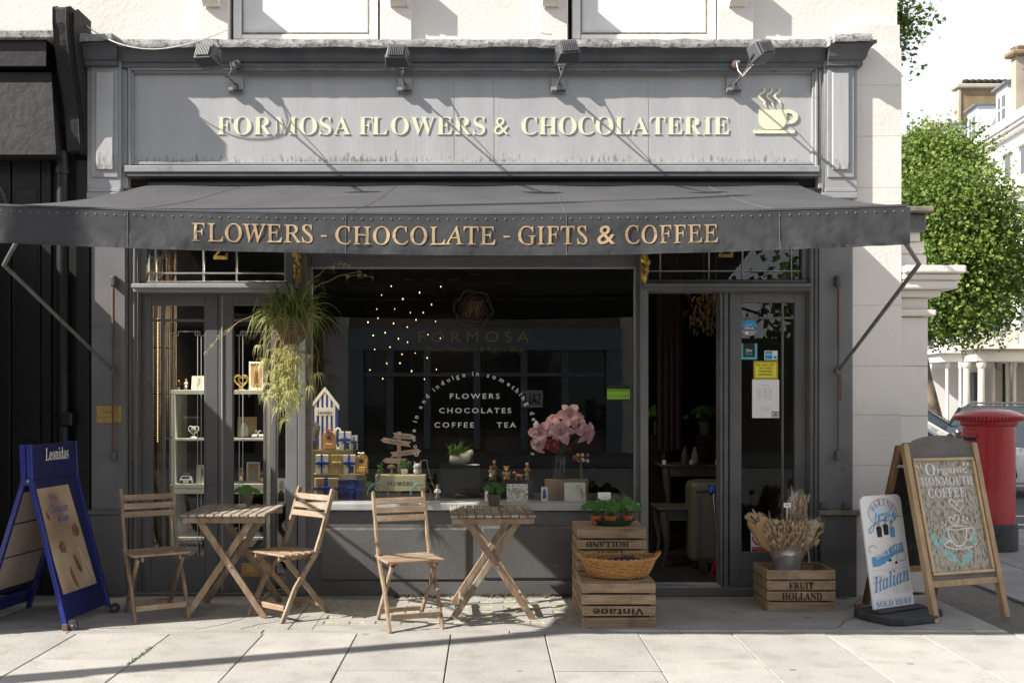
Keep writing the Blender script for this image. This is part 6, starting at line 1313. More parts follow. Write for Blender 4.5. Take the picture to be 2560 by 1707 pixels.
p('printed_spray', q, 'goldb', b_); p('lettering', text(MB(), 'Thank you so much', Fc, cw*.6, cw*.85, ch_*.4, ch_*.5, w=.001), 'greyp', b_)
t, b_, Fc, cw, ch_ = card('tiny blue and white patterned bag by the wooden box', 1353, 1370, 1217, 1253, .22, nm='gift_bag', cat='gift bag'); p('print', MB().prism([(cw*.2, ch_*.2), (cw*.8, ch_*.25), (cw*.6, ch_*.9), (cw*.3, ch_*.8)], Fc, 0, .001), 'giftb', b_)
t, b_, Fc, cw, ch_ = card('tiny white card half hidden behind the plant on the right table', 1212, 1220, 1222, 1253, .2)
# lilies in a black vase on the wooden box, posy beside them
LZ = Z(1194, .36); lv_ = thing('black_vase', 'tall black glass vase holding pink lilies', 'vase', (X(1401, .36), .36, LZ)); p('vase_body', MB().lathe([(.062, 0), (.066, .01), (.072, .18), (.07, .18), (.06, .01), (.0001, .01)], n=24), 'bvase', lv_, smooth=True)
sup = thing('black_plinth', 'black plinth under the vase of lilies, behind the wooden box', 'plinth'); p('block', MB().box(X(1370, .36), X(1472, .36), .352, .48, PZ0, LZ), 'bvase', sup)
def lily(label, px, py, Y, s_, face):
    c = V(S1(px, py, Y)); t = thing('lily', label, 'flower', c, 0, 'pink lilies in the black vase'); n_ = V(face).normalized(); a = n_.orthogonal().normalized(); b = n_.cross(a); q = MB()
    for k in range(6):
        an = k*math.pi/3+.2; d = a*math.cos(an)+b*math.sin(an); sd = n_.cross(d); wd_ = (.030 if k % 2 else .022)*s_; vs = []
        for j in range(8):
            u = j/7; r = s_*.105*u*(1-.1*u); h = s_*(.06*u-.075*max(0, u-.45)**1.3*2.2); kk = wd_*math.sin(math.pi*min(1, u*.93+.06))**.8; cc = d*r+n_*h
            vs += [cc-sd*kk+n_*kk*.35, cc, cc+sd*kk+n_*kk*.35]
        q.add(vs, [(i*3+j, i*3+j+1, i*3+j+4, i*3+j+3) for i in range(7) for j in range(2)])
    p('petals', q, 'lily', t, smooth=True); q = MB()
    for k in range(6): d = (a*math.cos(k)+b*math.sin(k))*.018*s_; q.tube([(0,0,0), d+n_*.05*s_], .001, 4); q.ball(d+n_*.052*s_, .004*s_, 6, 4)
    p('stamens', q, 'pine', t); p('flower_stalk', MB().tube([(0,0,0), (V((X(1401, .36), .36, LZ+.17))-c)*.5+V((0,0,.01)), V((X(1401, .36), .36, LZ+.17))-c], .004, 5), 'green', t, smooth=True)
lily('topmost pink lily in the black vase', 1424, 1040, .30, 1.25, (-.1, -1, .35)); lily('pale pink lily at the centre front of the vase', 1402, 1076, .24, 1.3, (-.05, -1, .1)); lily('pink lily at the left of the vase', 1352, 1082, .28, 1.2, (-.35, -1, .1)); lily('pink lily at the far right of the vase', 1462, 1080, .30, 1.1, (.5, -1, 0)); lily('drooping pink lily at the lower left of the vase', 1348, 1108, .32, .95, (-.6, -.8, -.4))
lily('half open lily bud cluster behind the centre of the bouquet', 1384, 1050, .36, .8, (-.3, -.6, .8)); lily('small lily between the top and right flowers of the bouquet', 1446, 1062, .36, .9, (.4, -.8, .3))
for (px, py, r, lb) in ((1383, 1110, .062, 'ruffled crimson carnation head low in the lily vase'), (1424, 1122, .022, 'small crimson berry cluster right of the carnation')):
    t = thing('crimson_flower', lb, 'flower', S1(px, py, .25)); q = MB()
    for i in range(150):
        d = V((rnd.gauss(0, 1), rnd.gauss(0, 1), rnd.gauss(0, 1))).normalized(); disc_leaf(q, d*r*rnd.uniform(.55, 1), r*.28, d+V((rnd.uniform(-.8, .8), rnd.uniform(-.8, .8), rnd.uniform(-.8, .8))), .3)
    p('petals', q, 'crim', t)
po_ = thing('flower_posy', 'small posy of red, orange and white flowers in a film cone', 'bouquet', S1(1452, 1150, .3)); q = {k: MB() for k in ('gred', 'orange', 'offw', 'yel')}
for i in range(16):
    k = ('gred', 'orange', 'offw', 'yel')[i % 4]; c = V((rnd.uniform(-.055, .06), rnd.uniform(-.03, .02), rnd.uniform(-.01, .05)))
    for j in range(10): d = V((rnd.gauss(0, 1), rnd.gauss(0, 1)-.4, rnd.gauss(0, 1))).normalized(); disc_leaf(q[k], c+d*.010, .009, d, .2)
for k in q: p('blooms', q[k], k, po_)
p('film_cone', MB().add([(-.02, -.03, 0), (.035, -.04, .0), (.13, -.02, -.085), (.12, .02, -.09), (.02, .03, .02)], [(0,1,2), (0,2,3), (0,3,4)]), 'film', po_); p('stems', MB().tube([(.0, 0, 0), (.005, 0, Z(1194,.36)-Z(1150,.3))], .012, 8), 'green', po_)
# fairy lights and ceiling spots
fl_ = thing('fairy_light_curtain', 'scatter of small glowing bulbs hanging behind the shop window', 'fairy lights'); bm = None
BY = 1.2
for px, py in ((978,715),(1102,716),(954,737),(1049,731),(1007,747),(942,772),(987,772),(1079,761),(1026,781),(1058,781),(945,795),(920,805),(984,808),(1040,799),(1018,817),(963,831),(933,838),(1089,803),(1070,836),(996,846),(1101,845),(975,867),(1019,855),(937,873),(1005,885),(1038,882),(1000,907),(967,908),(1068,894),(925,924),(1029,927),(1091,923),(957,946),(1061,947)):
    c = S1(px, py, BY)
    if bm is None: bm = MB().ball((0,0,0), .0034, 8, 6, (1, 1, 1.8)).build('bulb', M['bulb'], fl_, smooth=True, loc=c)
    else: o = bm.copy(); C.objects.link(o); o.parent = fl_; o.location = c; o.scale = (k_ := rnd.uniform(.7, 1.25), k_, k_)
    MB().tube([(c[0], BY, c[2]+.01), (c[0]+rnd.uniform(-.01, .01), BY, 2.97)], .0008, 3).build('wire', M['kprint'], fl_)
for i, (px, py) in enumerate(((824, 680), (1022, 698), (1078, 699), (1135, 699), (1186, 686))):
    t = thing('ceiling_spot', ('leftmost recessed ceiling spotlight seen through the shop window', 'second recessed ceiling spotlight from the left', 'middle one of the five recessed ceiling spotlights', 'fourth recessed ceiling spotlight from the left', 'rightmost recessed ceiling spotlight, higher than its neighbours')[i], 'spotlight'); Yc = F0*(2.975-HC)/(HY-py)-DC
    p('lens', MB().lathe([(.055, 0), (.0001, .002)], (X(px, Yc), Yc, 2.972), 16), 'spot', t); p('rim', MB().lathe([(.055, .0), (.075, .0), (.075, .008)], (X(px, Yc), Yc, 2.970), 16), 'iron', t)
# ---- left display cabinet behind the double doors
cb = thing('white_display_cabinet', 'tall white shelf unit of gifts behind the double doors', 'cabinet'); YC = .45; YD = .78
def sh(name, x0, x1, y0, y1, Yb=YD): return p(name, MB().pb(x0, x1, y0, y1, YC, Yb), 'shelf', cb, bev=.002)
sh('top_board', 426, 676, 974, 985); sh('side_board', 427, 438, 985.5, 1208); sh('side_board', 663, 675, 985.5, 1208); sh('shelf_board', 438.5, 662.5, 1095, 1101); sh('shelf_board', 426, 676, 1208.5, 1220); sh('shelf_board', 426, 676, 1221.5, 1233.5)
sh('side_board', 427, 438, 1234, 1470); sh('side_board', 663, 675, 1234, 1470); sh('shelf_board', 438.5, 662.5, 1342, 1349); sh('shelf_board', 438.5, 662.5, 1455, 1465)
def zc_(py): return Z(py, YC)
zs1, zs2, zs3 = zc_(974)+.001, zc_(1095)+.001, zc_(1208.5)+.001
def orn(name, label, cat, px, z, Y=YC+.1): return thing(name, label, cat, (X(px, Y), Y, z))
t, b_, Fc, cw, ch_ = card('open white card with grey sprig on top of the white cabinet', 478, 512, 938, 973, YC+.05, z0=zs1); p('print', MB().strip([(cw*.4, ch_*.2), (cw*.6, ch_*.5), (cw*.55, ch_*.85)], .012, Fc, w1=.001), 'greyp', b_)
figurine('clay pot headed figurine at the left end on top of the white cabinet', 447, 973, YC+.08, zs1, .085, 'kprint', 'kprint', 'terra'); figurine('white dressed figurine with curly hair on top of the white cabinet', 465, 973, YC+.06, zs1, .095, 'offw', 'offw', 'terra')
h_ = orn('gold_heart_ornament', 'glossy gold interlaced hearts ornament on top of the cabinet', 'ornament', 603, zs1); q = MB()
for s_, dx in ((1, 0), (.62, .012)): q.tube([(dx+s_*.055*(16*math.sin(u)**3)/16, .0, .075+s_*.058*(13*math.cos(u)-5*math.cos(2*u)-2*math.cos(3*u)-math.cos(4*u))/16) for u in [k*math.pi/14 for k in range(29)]], .0065*s_+.001, 8, cap=False)
p('heart_loop', q, 'gilt', h_, smooth=True); p('foot', MB().lathe([(.03, 0), (.026, .012)], n=14), 'gilt', h_)
def frame_(label, x0, x1, y0, y1, Y, z0, fm, pic):
    xa, xb = X(x0, Y), X(x1, Y); h = Z(y0, Y)-Z(y1, Y); w_ = (xb-xa)/2; t = thing('photo_frame', label, 'photo frame', ((xa+xb)/2, Y, z0)); b_ = .22*w_*2*.6
    q = MB().box(-w_, w_, 0, .012, 0, b_).box(-w_, w_, 0, .012, h-b_, h).box(-w_, -w_+b_, 0, .012, b_+.0005, h-b_-.0005).box(w_-b_, w_, 0, .012, b_+.0005, h-b_-.0005); p('moulding', q, fm, t, bev=.003); pc_ = p('picture', MB().box(-w_+b_, w_-b_, .005, .01, b_, h-b_), 'tanp', t)
    q = MB().prism([(-w_*.35, b_+h*.05), (w_*.3, b_+h*.05), (w_*.2, h*.62), (0, h*.72), (-w_*.22, h*.6)], FY(.0045), 0, .001); p('printed_couple', q, pic, pc_); return t
frame_('silver photo frame with a picture of a couple on top of the cabinet', 622, 660, 902, 972, YC+.12, zs1, 'offw', 'hair')
frame_('floral print in a red edged frame on the lower cabinet shelf', 616, 650, 1154, 1206, YC+.1, zs3, 'offw', 'greyp')
t, b_, Fc, cw, ch_ = card('beige card printed with a white vase on the middle shelf', 593, 641, 1031, 1083, YC+.12, 'tanp', z0=zs2); p('print', MB().prism([(cw*.1, ch_*.05), (cw*.55, ch_*.05), (cw*.6, ch_*.4), (cw*.38, ch_*.75), (cw*.2, ch_*.7)], Fc, 0, .001), 'offw', b_)
s1 = orn('swan_ornament', 'pair of white porcelain swans on the middle cabinet shelf', 'ornament', 645, zs2, YC+.03); q = MB()
for dx, k in ((-.018, 1), (.02, -1)): q.ball((dx-.01*k, 0, .018), .018, 10, 6, (1.4, .8, .8)); q.tube([(dx+.008*k, 0, .02), (dx+.016*k, 0, .045), (dx+.006*k, 0, .062), (dx-.006*k, 0, .052)], [.008, .005, .005, .003], 8)
p('body', q, 'wht', s1, smooth=True); p('base', MB().lathe([(.045, 0), (.045, .004), (.0001, .004)], n=16, sy=.6), 'wht', s1)
s2 = orn('white_heart_frame', 'white heart shaped photo frame on the middle cabinet shelf', 'photo frame', 484, zs2, YC+.03); p('heart_loop', MB().tube([(.042*(16*math.sin(u)**3)/16, .0, .065+.04*(13*math.cos(u)-5*math.cos(2*u)-2*math.cos(3*u)-math.cos(4*u))/16) for u in [k*math.pi/14 for k in range(29)]], .006, 8, cap=False), 'wht', s2, smooth=True); p('picture', MB().ball((0, .004, .066), .028, 10, 6, (1, .1, 1)), 'greyp', s2); p('foot', MB().lathe([(.028, 0), (.024, .01), (.01, .018)], n=14), 'wht', s2, smooth=True)
s3 = orn('glass_display_box', 'small clear glass box topped with a row of silver ornaments', 'display case', 482, zs2, YC+.14); p('glass_case', MB().box(-.075, .075, -.04, .04, 0, .155), 'film', s3); q = MB()
for i in range(9): q.ball((-.06+i*.0135, -.01, .163+.004*(i % 2)), .007, 6, 4, (.8, .8, 1.4))
p('silver_ornament', q, 'chrome', s3)
v1 = orn('toy_van', 'pale blue toy camper van carrying two pink figures on the lower shelf', 'toy car', 467, zs3, YC+.05); p('body', MB().add([(-.055,-.03,.008),(.055,-.03,.008),(.055,.03,.008),(-.055,.03,.008),(-.052,-.03,.032),(.052,-.03,.032),(.052,.03,.032),(-.052,.03,.032),(-.038,-.022,.062),(.038,-.022,.062),(.038,.022,.062),(-.038,.022,.062)], [(0,3,2,1),(0,1,5,4),(1,2,6,5),(2,3,7,6),(3,0,4,7),(4,5,9,8),(5,6,10,9),(6,7,11,10),(7,4,8,11),(8,9,10,11)]), 'pbprint', v1, bev=.006, seg=2)
for a in (-.035, .035): p('wheel', MB().lathe([(.012, -.003), (.012, .003)], (0,0,0), 12, Matrix.Translation((a, -.031, .013)) @ Matrix.Rotation(math.pi/2, 4, 'X')), 'rub', v1)
p('passenger', MB().ball((-.015, 0, .075), .013, 8, 6).ball((.016, 0, .075), .013, 8, 6), 'lily', v1, smooth=True); p('windscreen', MB().box(-.032, .032, -.0285, -.027, .036, .056), 'carglass', v1)
t, b_, Fc, cw, ch_ = card('white triangular folded card with a black sketch on the lower shelf', 490, 512, 1160, 1206, YC+.04, z0=zs3); p('print', MB().strip([(cw*.5, ch_*.2), (cw*.7, ch_*.5), (cw*.6, ch_*.8)], .01, Fc, w1=.001), 'kprint', b_)
figurine('lady figurine in a yellow dress on the lower cabinet shelf', 603, 1206, YC+.04, zs3, .135, 'lily', 'yel', 'pine'); figurine('small figurine in a straw hat at the right end of the lower shelf', 655, 1206, YC+.04, zs3, .10, 'rust', 'yel', 'pine')
t, b_, Fc, cw, ch_ = card('white card with a sketched bearded man in the narrow side window', 692, 713, 1194, 1255, .14, z0=Z(1256, .14)); p('print', MB().prism([(cw*.1, ch_*.05), (cw*.9, ch_*.05), (cw*.85, ch_*.4), (cw*.5, ch_*.55), (cw*.15, ch_*.4)], Fc, 0, .001), 'kprint', b_); p('print', MB().prism([(cw*.3, ch_*.58), (cw*.7, ch_*.58), (cw*.75, ch_*.8), (cw*.5, ch_*.93), (cw*.25, ch_*.8)], Fc, 0, .001), 'greyp', b_)
ls_ = thing('side_shelf', 'dark ledge inside the narrow side window', 'shelf'); p('ledge_board', MB().box(X(690), X(716), .11, .3, Z(1262, .14), Z(1256, .14)), 'corn', ls_)
bs = thing('bead_string', 'string of warm glowing beads hanging inside the left door pane', 'light string'); q = MB(); q.tube([(X(394, .2), .2, Z(795, .2)), (X(394, .2), .2, Z(1108, .2))], .001, 4); p('cord', q, 'twig', bs)
bm = None; mbd = mat('warm_bead', (.8,.6,.35), emit=(1,.7,.35), es=.9)
for i in range(62):
    c = (X(394, .2), .2, Z(797+i*5, .2))
    if bm is None: bm = MB().ball((0,0,0), .0048, 6, 4).build('bead', mbd, bs, loc=c)
    else: o = bm.copy(); C.objects.link(o); o.parent = bs; o.location = c
gs = thing('glass_side_shelf', 'dark glass shelves with small ornaments at the left of the double doors', 'shelf')
for y in (870, 985, 1095): p('shelf_plate', MB().box(X(352, .3), X(420, .3), .25, .42, Z(y, .3), Z(y-2, .3)), 'bvase', gs)
cl = thing('beige_curtain', 'beige side curtain gathered inside the left end of the double doors', 'curtain'); q = MB(); vs = []
for j, z in enumerate((.1, 2.9)): vs += [(X(360, .55)+i*.012, .55+.02*math.sin(i*1.1), z) for i in range(24)]
q.add(vs, [(i, i+1, 25+i-1+0, 24+i) for i in range(23)]); p('cloth', q, 'wickerd', cl, smooth=True)
# ---- things seen through the entrance door
def console_(label, x0, x1, ytop, Y):
    zt_ = Z(ytop, Y); xa, xb = X(x0, Y), X(x1, Y); t = thing('console_table', label, 'table')
    p('table_top', MB().box(xa-.02, xb, Y-.02, Y+.4, zt_-.025, zt_), 'cons', t, bev=.006); p('apron', MB().box(xa+.02, xb, Y, Y+.02, zt_-.11, zt_-.026), 'cons', t)
    for yy in (Y, Y+.36): p('leg', MB().tube([(xa+.03, yy, zt_-.03), (xa+.045, yy, zt_-.16), (xa+.06, yy, zt_-.32), (xa+.045, yy, .16), (xa+.03, yy, .071)], [.035, .04, .022, .014, .018], 10), 'cons', t, smooth=True)
console_('lower pale console table just inside the entrance', 1650, 1800, 1268, .9); console_('taller pale console table behind the lower one in the entrance', 1655, 1860, 1160, 1.5)
for px, lb in ((1660, 'leftmost white label card on the taller console table'), (1728, 'middle white label card on the taller console table'), (1793, 'rightmost white label card on the taller console table')): t = thing('label_card', lb, 'card', (X(px, 1.5), 1.5, Z(1160, 1.5))); p('card', MB().box(-.018, .018, 0, .002, 0, .04), 'offw', t)
for px, lb, m in ((1660, 'dark small vase left on the taller console table', 'bvase'), (1712, 'pale small vase in the middle of the taller console table', 'cons'), (1737, 'slim bottle beside the pale vase on the console table', 'stone')):
    t = thing('small_vase', lb, 'vase', (X(px, 1.62), 1.62, Z(1160, 1.5))); p('vase_body', MB().lathe([(.03, 0), (.038, .05), (.022, .11), (.014, .14), (.02, .155)], n=14), m, t, smooth=True)
acu = thing('portable_air_conditioner', 'cream portable air conditioner inside the entrance', 'air conditioner', (X(1772, .75), .75, .071)); q = MB()
p('casing', MB().box(-.145, .16, -.0, .32, .05, Z(1205, .75)-.071), 'acb', acu, bev=.05, seg=4); p('vent_strip', MB().box(-.10, -.075, -.006, .0, .12, .62), 'corn', acu); p('vent_grille', MB().box(-.09, .10, .04, .2, Z(1205, .75)-.071, Z(1201, .75)-.071), 'corn', acu)
for a in (-.1, .12): p('castor', MB().ball((a, .08, .025), .025, 8, 6), 'rub', acu)
sc2 = thing('kick_scooter', "child's scooter with blue handle and dark pink deck leaning inside the entrance", 'scooter'); top, bot = V(S1(1782, 1225, .45)), V(S1(1796, 1395, .5))
p('steering_tube', MB().tube([bot, top], .010, 10), 'chrome', sc2, smooth=True); p('handlebar', MB().tube([V(S1(1740, 1229, .45)), top, V(S1(1802, 1229, .45))], .013, 10), 'rub', sc2, smooth=True); p('handle_cover', MB().ball(top, .042, 12, 8, (1, .7, .95)), 'scoot', sc2, smooth=True); q = MB()
for k in (-1, 1): q.add([V(top)+V((k*.012, 0, .03)), V(top)+V((k*.04, 0, .025)), V(top)+V((k*.034, 0, .062)), V(top)+V((k*.026, .02, .03))], [(0,1,2), (1,3,2), (3,0,2)])
p('handle_ear', q, 'scoot', sc2); p('head_fitting', MB().box(top.x-.03, top.x+.03, top.y-.036, top.y-.03, top.z-.006, top.z).box(top.x-.004, top.x+.004, top.y-.036, top.y-.03, top.z-.04, top.z-.0065), 'wht', sc2)
p('deck', MB().add([bot+V((-.02, -.03, .0)), bot+V((.05, -.03, .0)), bot+V((.02, .05, -.24)), bot+V((-.09, .05, -.24)), bot+V((-.02, .03, 0)), bot+V((.05, .03, 0)), bot+V((.02, .11, -.24)), bot+V((-.09, .11, -.24))], [(0,1,2,3), (7,6,5,4), (0,4,5,1), (1,5,6,2), (2,6,7,3), (3,7,4,0)]), 'pinkpl', sc2, bev=.01); 
for dx in (-.12, .02): p('wheel', MB().lathe([(.05, -.012), (.052, 0), (.05, .012)], (0,0,0), 18, Matrix.Translation((bot.x-.04+dx*.5, bot.y+.05, .13)) @ Matrix.Rotation(math.pi/2, 4, 'X')), 'rub', sc2, smooth=True)
dc = thing('dark_red_curtain', 'dark red curtain hanging inside the left of the entrance', 'curtain'); vs = []
for z in (1.05, 2.9): vs += [(X(1640, 1.2)+i*.011, 1.2+.018*math.sin(i*1.3), z) for i in range(22)]
p('cloth', MB().add(vs, [(i, i+1, 23+i, 22+i) for i in range(21)]), 'dark2', dc, smooth=True)
for (px, py, Y, lb) in ((1760, 745, .8, 'left cluster of golden dried leaves hanging inside the entrance'), (1790, 770, .9, 'right cluster of golden dried leaves hanging inside the entrance')):
    t = thing('hanging_dried_leaves', lb, 'dried plant', S1(px, py, Y)); q = MB()
    for i in range(130): blade(q, (rnd.gauss(0, .07), rnd.gauss(0, .05), rnd.uniform(-.22, .1)), rnd.random()*6.28, rnd.uniform(.02, .05), -.3, 1.2, .011, 3)
    q.tube([(0, 0, .1), (0, 0, 2.95-S1(px, py, Y)[2])], .002, 4); p('leaves', q, mat('golden_dried_leaf', (.30,.20,.07), (.16,.10,.04), sc=30), t)
for px, lb in ((1648, 'potted plant with yellow green leaves left of the entrance interior'), (1763, 'potted plant with white flowers right of the entrance interior')):
    t = thing('potted_plant', lb, 'plant', (X(px, 1.9), 1.9, Z(1085, 1.9))); p('pot', MB().lathe([(.05, 0), (.068, .12), (.06, .12), (.0001, .1)], n=16), 'cons', t, smooth=True); pilea(t, V((0, 0, .1)), n=26, R=.17, H=.16, r=.03)
    tk = thing('plant_stand', 'tall dark stand under the '+lb.split(' of ')[0].replace('potted plant', 'plant'), 'stand'); p('column', MB().box(X(px, 1.9)-.08, X(px, 1.9)+.08, 1.82, 1.98, .071, Z(1085, 1.9)), 'dark2', tk)

# ================= STREET BEYOND THE CORNER =================
pbx = thing('pillar_box', 'red cast iron pillar box behind the pine framed blackboard', 'post box', (X(2471, 2.45), 2.45, 0)); R1 = .257; zp = lambda y: Z(y, 2.45)
p('plinth', MB().lathe([(R1+.012, 0), (R1+.012, zp(1310)), (R1+.002, zp(1305)), (R1-.01, zp(1303))], n=48), 'rub', pbx, smooth=True)
p('body', MB().lathe([(R1-.012, zp(1303)), (R1-.012, zp(1065)), (R1+.004, zp(1060)), (R1+.008, zp(1053)), (R1+.03, zp(1050)), (R1+.045, zp(1046))], n=64), 'red', pbx, smooth=True)
p('cap', MB().lathe([(R1+.045, zp(1046)), (R1+.062, zp(1042)), (R1+.064, zp(1038)), (R1+.03, zp(1032)), (R1-.06, zp(1024)), (.08, zp(1020)), (.0001, zp(1019))], n=64), 'red', pbx, smooth=True)
q = MB()
for i in range(56):
    a = i*2*math.pi/56; q.ball(((R1+.052)*math.cos(a), (R1+.052)*math.sin(a), zp(1046)), .0125, 6, 4, (1, 1, 1.5))
p('dentil_ring', q, 'red', pbx, smooth=True)
def cyl_patch(mb, a0, a1, z0, z1, r0, r1, n=10):
    vs = []
    for i in range(n+1):
        a = a0+(a1-a0)*i/n
        for r, z in ((r1, z0), (r1, z1), (r0, z1), (r0, z0)): vs.append((r*math.cos(a), r*math.sin(a), z))
    fs = [(i*4+k, (i+1)*4+k, (i+1)*4+(k+1) % 4, i*4+(k+1) % 4) for i in range(n) for k in range(4)]+[(3,2,1,0), tuple(n*4+k for k in range(4))]
    return mb.add(vs, fs)
dg_ = lambda d: math.radians(d)
p('door', cyl_patch(MB(), dg_(-178), dg_(-100), zp(1295), zp(1072), R1-.02, R1-.002), 'red', pbx, bev=.003)
p('slot_hood', cyl_patch(MB(), dg_(-185), dg_(-138), zp(1091), zp(1083), R1-.01, R1+.022), 'red', pbx, bev=.004); p('slot', cyl_patch(MB(), dg_(-182), dg_(-141), zp(1100), zp(1091.2), R1-.01, R1+.0), 'kprint', pbx); p('slot_lip', cyl_patch(MB(), dg_(-185), dg_(-138), zp(1108), zp(1100.2), R1-.01, R1+.014), 'red', pbx)
def car(label, x, y, rz, paint, L_=4.4, W_=1.85, Hb=.95, Ht=1.5, suv=False, group='cars parked in the side street'):
    t = thing('parked_car', label, 'car', (x, y, -.115), rz, group); l = L_/2; w_ = W_/2; g_ = .22   # front points to -Y
    def ring(y_, ww, zb, zt_): return [(-ww, y_, zb), (ww, y_, zb), (ww*1.0, y_, (zb+zt_)*.55), (ww*.95, y_, zt_), (-ww*.95, y_, zt_), (-ww, y_, (zb+zt_)*.55)]
    rs = [ring(-l, w_*.84, g_+.12, Hb*.74), ring(-l+.12, w_*.93, g_, Hb*(.84 if not suv else .98)), ring(-l+.8, w_, g_, Hb*(.93 if not suv else 1.0)), ring(-l*.35, w_, g_, Hb), ring(l*.6, w_, g_, Hb*1.02), ring(l-.12, w_*.95, g_, Hb*.98), ring(l, w_*.88, g_+.15, Hb*.8)]
    vs = [v_ for r in rs for v_ in r]; n = len(rs); fs = [(i*6+k, i*6+(k+1) % 6, (i+1)*6+(k+1) % 6, (i+1)*6+k) for i in range(n-1) for k in range(6)]+[tuple(range(6))[::-1], tuple((n-1)*6+k for k in range(6))]
    b_ = p('body', MB().add(vs, fs), paint, t, smooth=True, bev=.04, seg=2)
    f0, f1, b1, b0 = -l*.38, -l*.12 if not suv else -l*.26, l*.62 if not suv else l*.86, l*.86 if not suv else l*.94
    def cab(e_, zt_, zb): return [(-w_*.93-e_, f0-e_, zb), (w_*.93+e_, f0-e_, zb), (w_*.93+e_, b0+e_, zb), (-w_*.93-e_, b0+e_, zb), (-w_*.74-e_, f1-e_, zt_), (w_*.74+e_, f1-e_, zt_), (w_*.74+e_, b1+e_, zt_), (-w_*.74-e_, b1+e_, zt_)]
    F6 = [(0,3,2,1), (4,5,6,7), (0,1,5,4), (1,2,6,5), (2,3,7,6), (3,0,4,7)]
    p('window_glass', MB().add(cab(0, Ht-.05, Hb-.03), F6), 'carglass', t, bev=.03, seg=2); p('roof', MB().add([(a*.98, b*.99+.0, z) for a, b, z in [(-w_*.77, f1-.04, Ht-.07), (w_*.77, f1-.04, Ht-.07), (w_*.77, b1+.04, Ht-.07), (-w_*.77, b1+.04, Ht-.07), (-w_*.68, f1+.08, Ht), (w_*.68, f1+.08, Ht), (w_*.68, b1-.08, Ht), (-w_*.68, b1-.08, Ht)]], F6), paint, t, bev=.03, seg=2)
    for s_ in (-1, 1):
        for (ya, yb, yt, ytb) in ((f0, f0+.05, f1, f1+.05), (0.1, .17, .1, .16), (b0-.05, b0, b1-.05, b1)): p('window_pillar', MB().bar((s_*w_*.94, (ya+yb)/2, Hb-.02), (s_*w_*.755, (yt+ytb)/2, Ht-.04), .05, .05), paint, t)
        for yy in (-l+.85, l-.85):
            wq = p('wheel', MB().lathe([(.2, -.11), (.31, -.11), (.335, -.07), (.335, .07), (.31, .11), (.2, .11)], (0,0,0), 24, Matrix.Translation((s_*(w_-.10), yy, .335)) @ Matrix.Rotation(math.pi/2, 4, 'Y')), 'tyre', t, smooth=True)
            q = MB(); q.lathe([(.2, -.09), (.2, .09)], (0,0,0), 20, Matrix.Translation((s_*(w_-.10), yy, .335)) @ Matrix.Rotation(math.pi/2, 4, 'Y'))
            for k in range(5): a = k*2*math.pi/5; q.bar((s_*(w_+.005), yy, .335), (s_*(w_+.005), yy+.19*math.cos(a), .335+.19*math.sin(a)), .03, .02, (1,0,0))
            p('rim', q, 'zinc', wq); p('wheel_arch', MB().tube([(s_*(w_-.0), yy+.40*math.cos(a), .335+.40*math.sin(a)) for a in [math.pi*i/10 for i in range(11)]], .03, 6), 'tyre', t, smooth=True)
        p('headlight', MB().lathe([(.11, 0), (.11, .03), (.08, .05), (.0001, .055)], (0,0,0), 20, Matrix.Translation((s_*w_*.66, -l+.07, Hb*.72)) @ Matrix.Rotation(math.pi/2, 4, 'X')), 'headl', t, smooth=True); p('headlight_rim', MB().tube([(s_*w_*.66+.115*math.cos(a), -l+.03, Hb*.72+.115*math.sin(a)) for a in [i*math.pi/10 for i in range(21)]], .012, 6, cap=False), 'chrome', t, smooth=True)
        p('wing_mirror', MB().box(s_*(w_+.12)-.10, s_*(w_+.12)+.10, f0+.0, f0+.12, Hb+.02, Hb+.19), 'carblk', t, bev=.04, seg=2)
        if suv: p('roof_rail', MB().tube([(s_*w_*.66, f1+.1, Ht), (s_*w_*.66, f1+.2, Ht+.06), (s_*w_*.66, b1-.3, Ht+.06), (s_*w_*.66, b1-.15, Ht)], .022, 8), 'rub', t, smooth=True)
    p('grille', MB().box(-w_*.48, w_*.48, -l-.012, -l+.1, Hb*.55, Hb*.8), 'rub', t, bev=.01); p('bumper', MB().box(-w_*.86, w_*.86, -l-.03, -l+.1, g_+.05, Hb*.48), 'rub', t, bev=.03, seg=2); p('number_plate', MB().box(-.26, .26, -l-.036, -l-.031, .36, .47), 'offw', t)
    q = MB()
    for i in range(5): q.bar((-.42+i*.0, -l*.62+i*.07, Hb*(.93)+.012+i*.004), (-.12, -l*.62+i*.07, Hb*.93+.012+i*.004), .02, .012)
    p('bonnet_vent', q, 'rub', t); return t
YR = 15.0
car('blue grey off road car with roof rails and round headlamps, behind the pillar box', X(2640, 15.2), 15.2, math.radians(28), 'cargry', 4.5, 1.9, .96, 1.42, True)
car('white bonneted car half hidden by the blackboard and the cream pier', X(2318, 9.5), 10.3, math.radians(62), 'carwht', 4.3, 1.8, .84, 1.22)
car('black low car parked behind the white car', X(2315, 19), 19.3, math.radians(66), 'carblk', 4.5, 1.85, .86, 1.27)
# road markings
for (a, b, c, d) in (((2548, 1185), (2560, 1187), 7.6, .1), ((2535, 1290), (2580, 1297), 4.9, .1), ((2535, 1311), (2590, 1309), 4.45, .08)):
    y = F0*(HC+.112)/(a[1]-HY)-DC; x = X(a[0], y); MB().box(x-.2, x+2.2, y, y+d*1.1, -.1149, -.111).build('road_marking', M['line'], bpy.data.objects['side_road'])
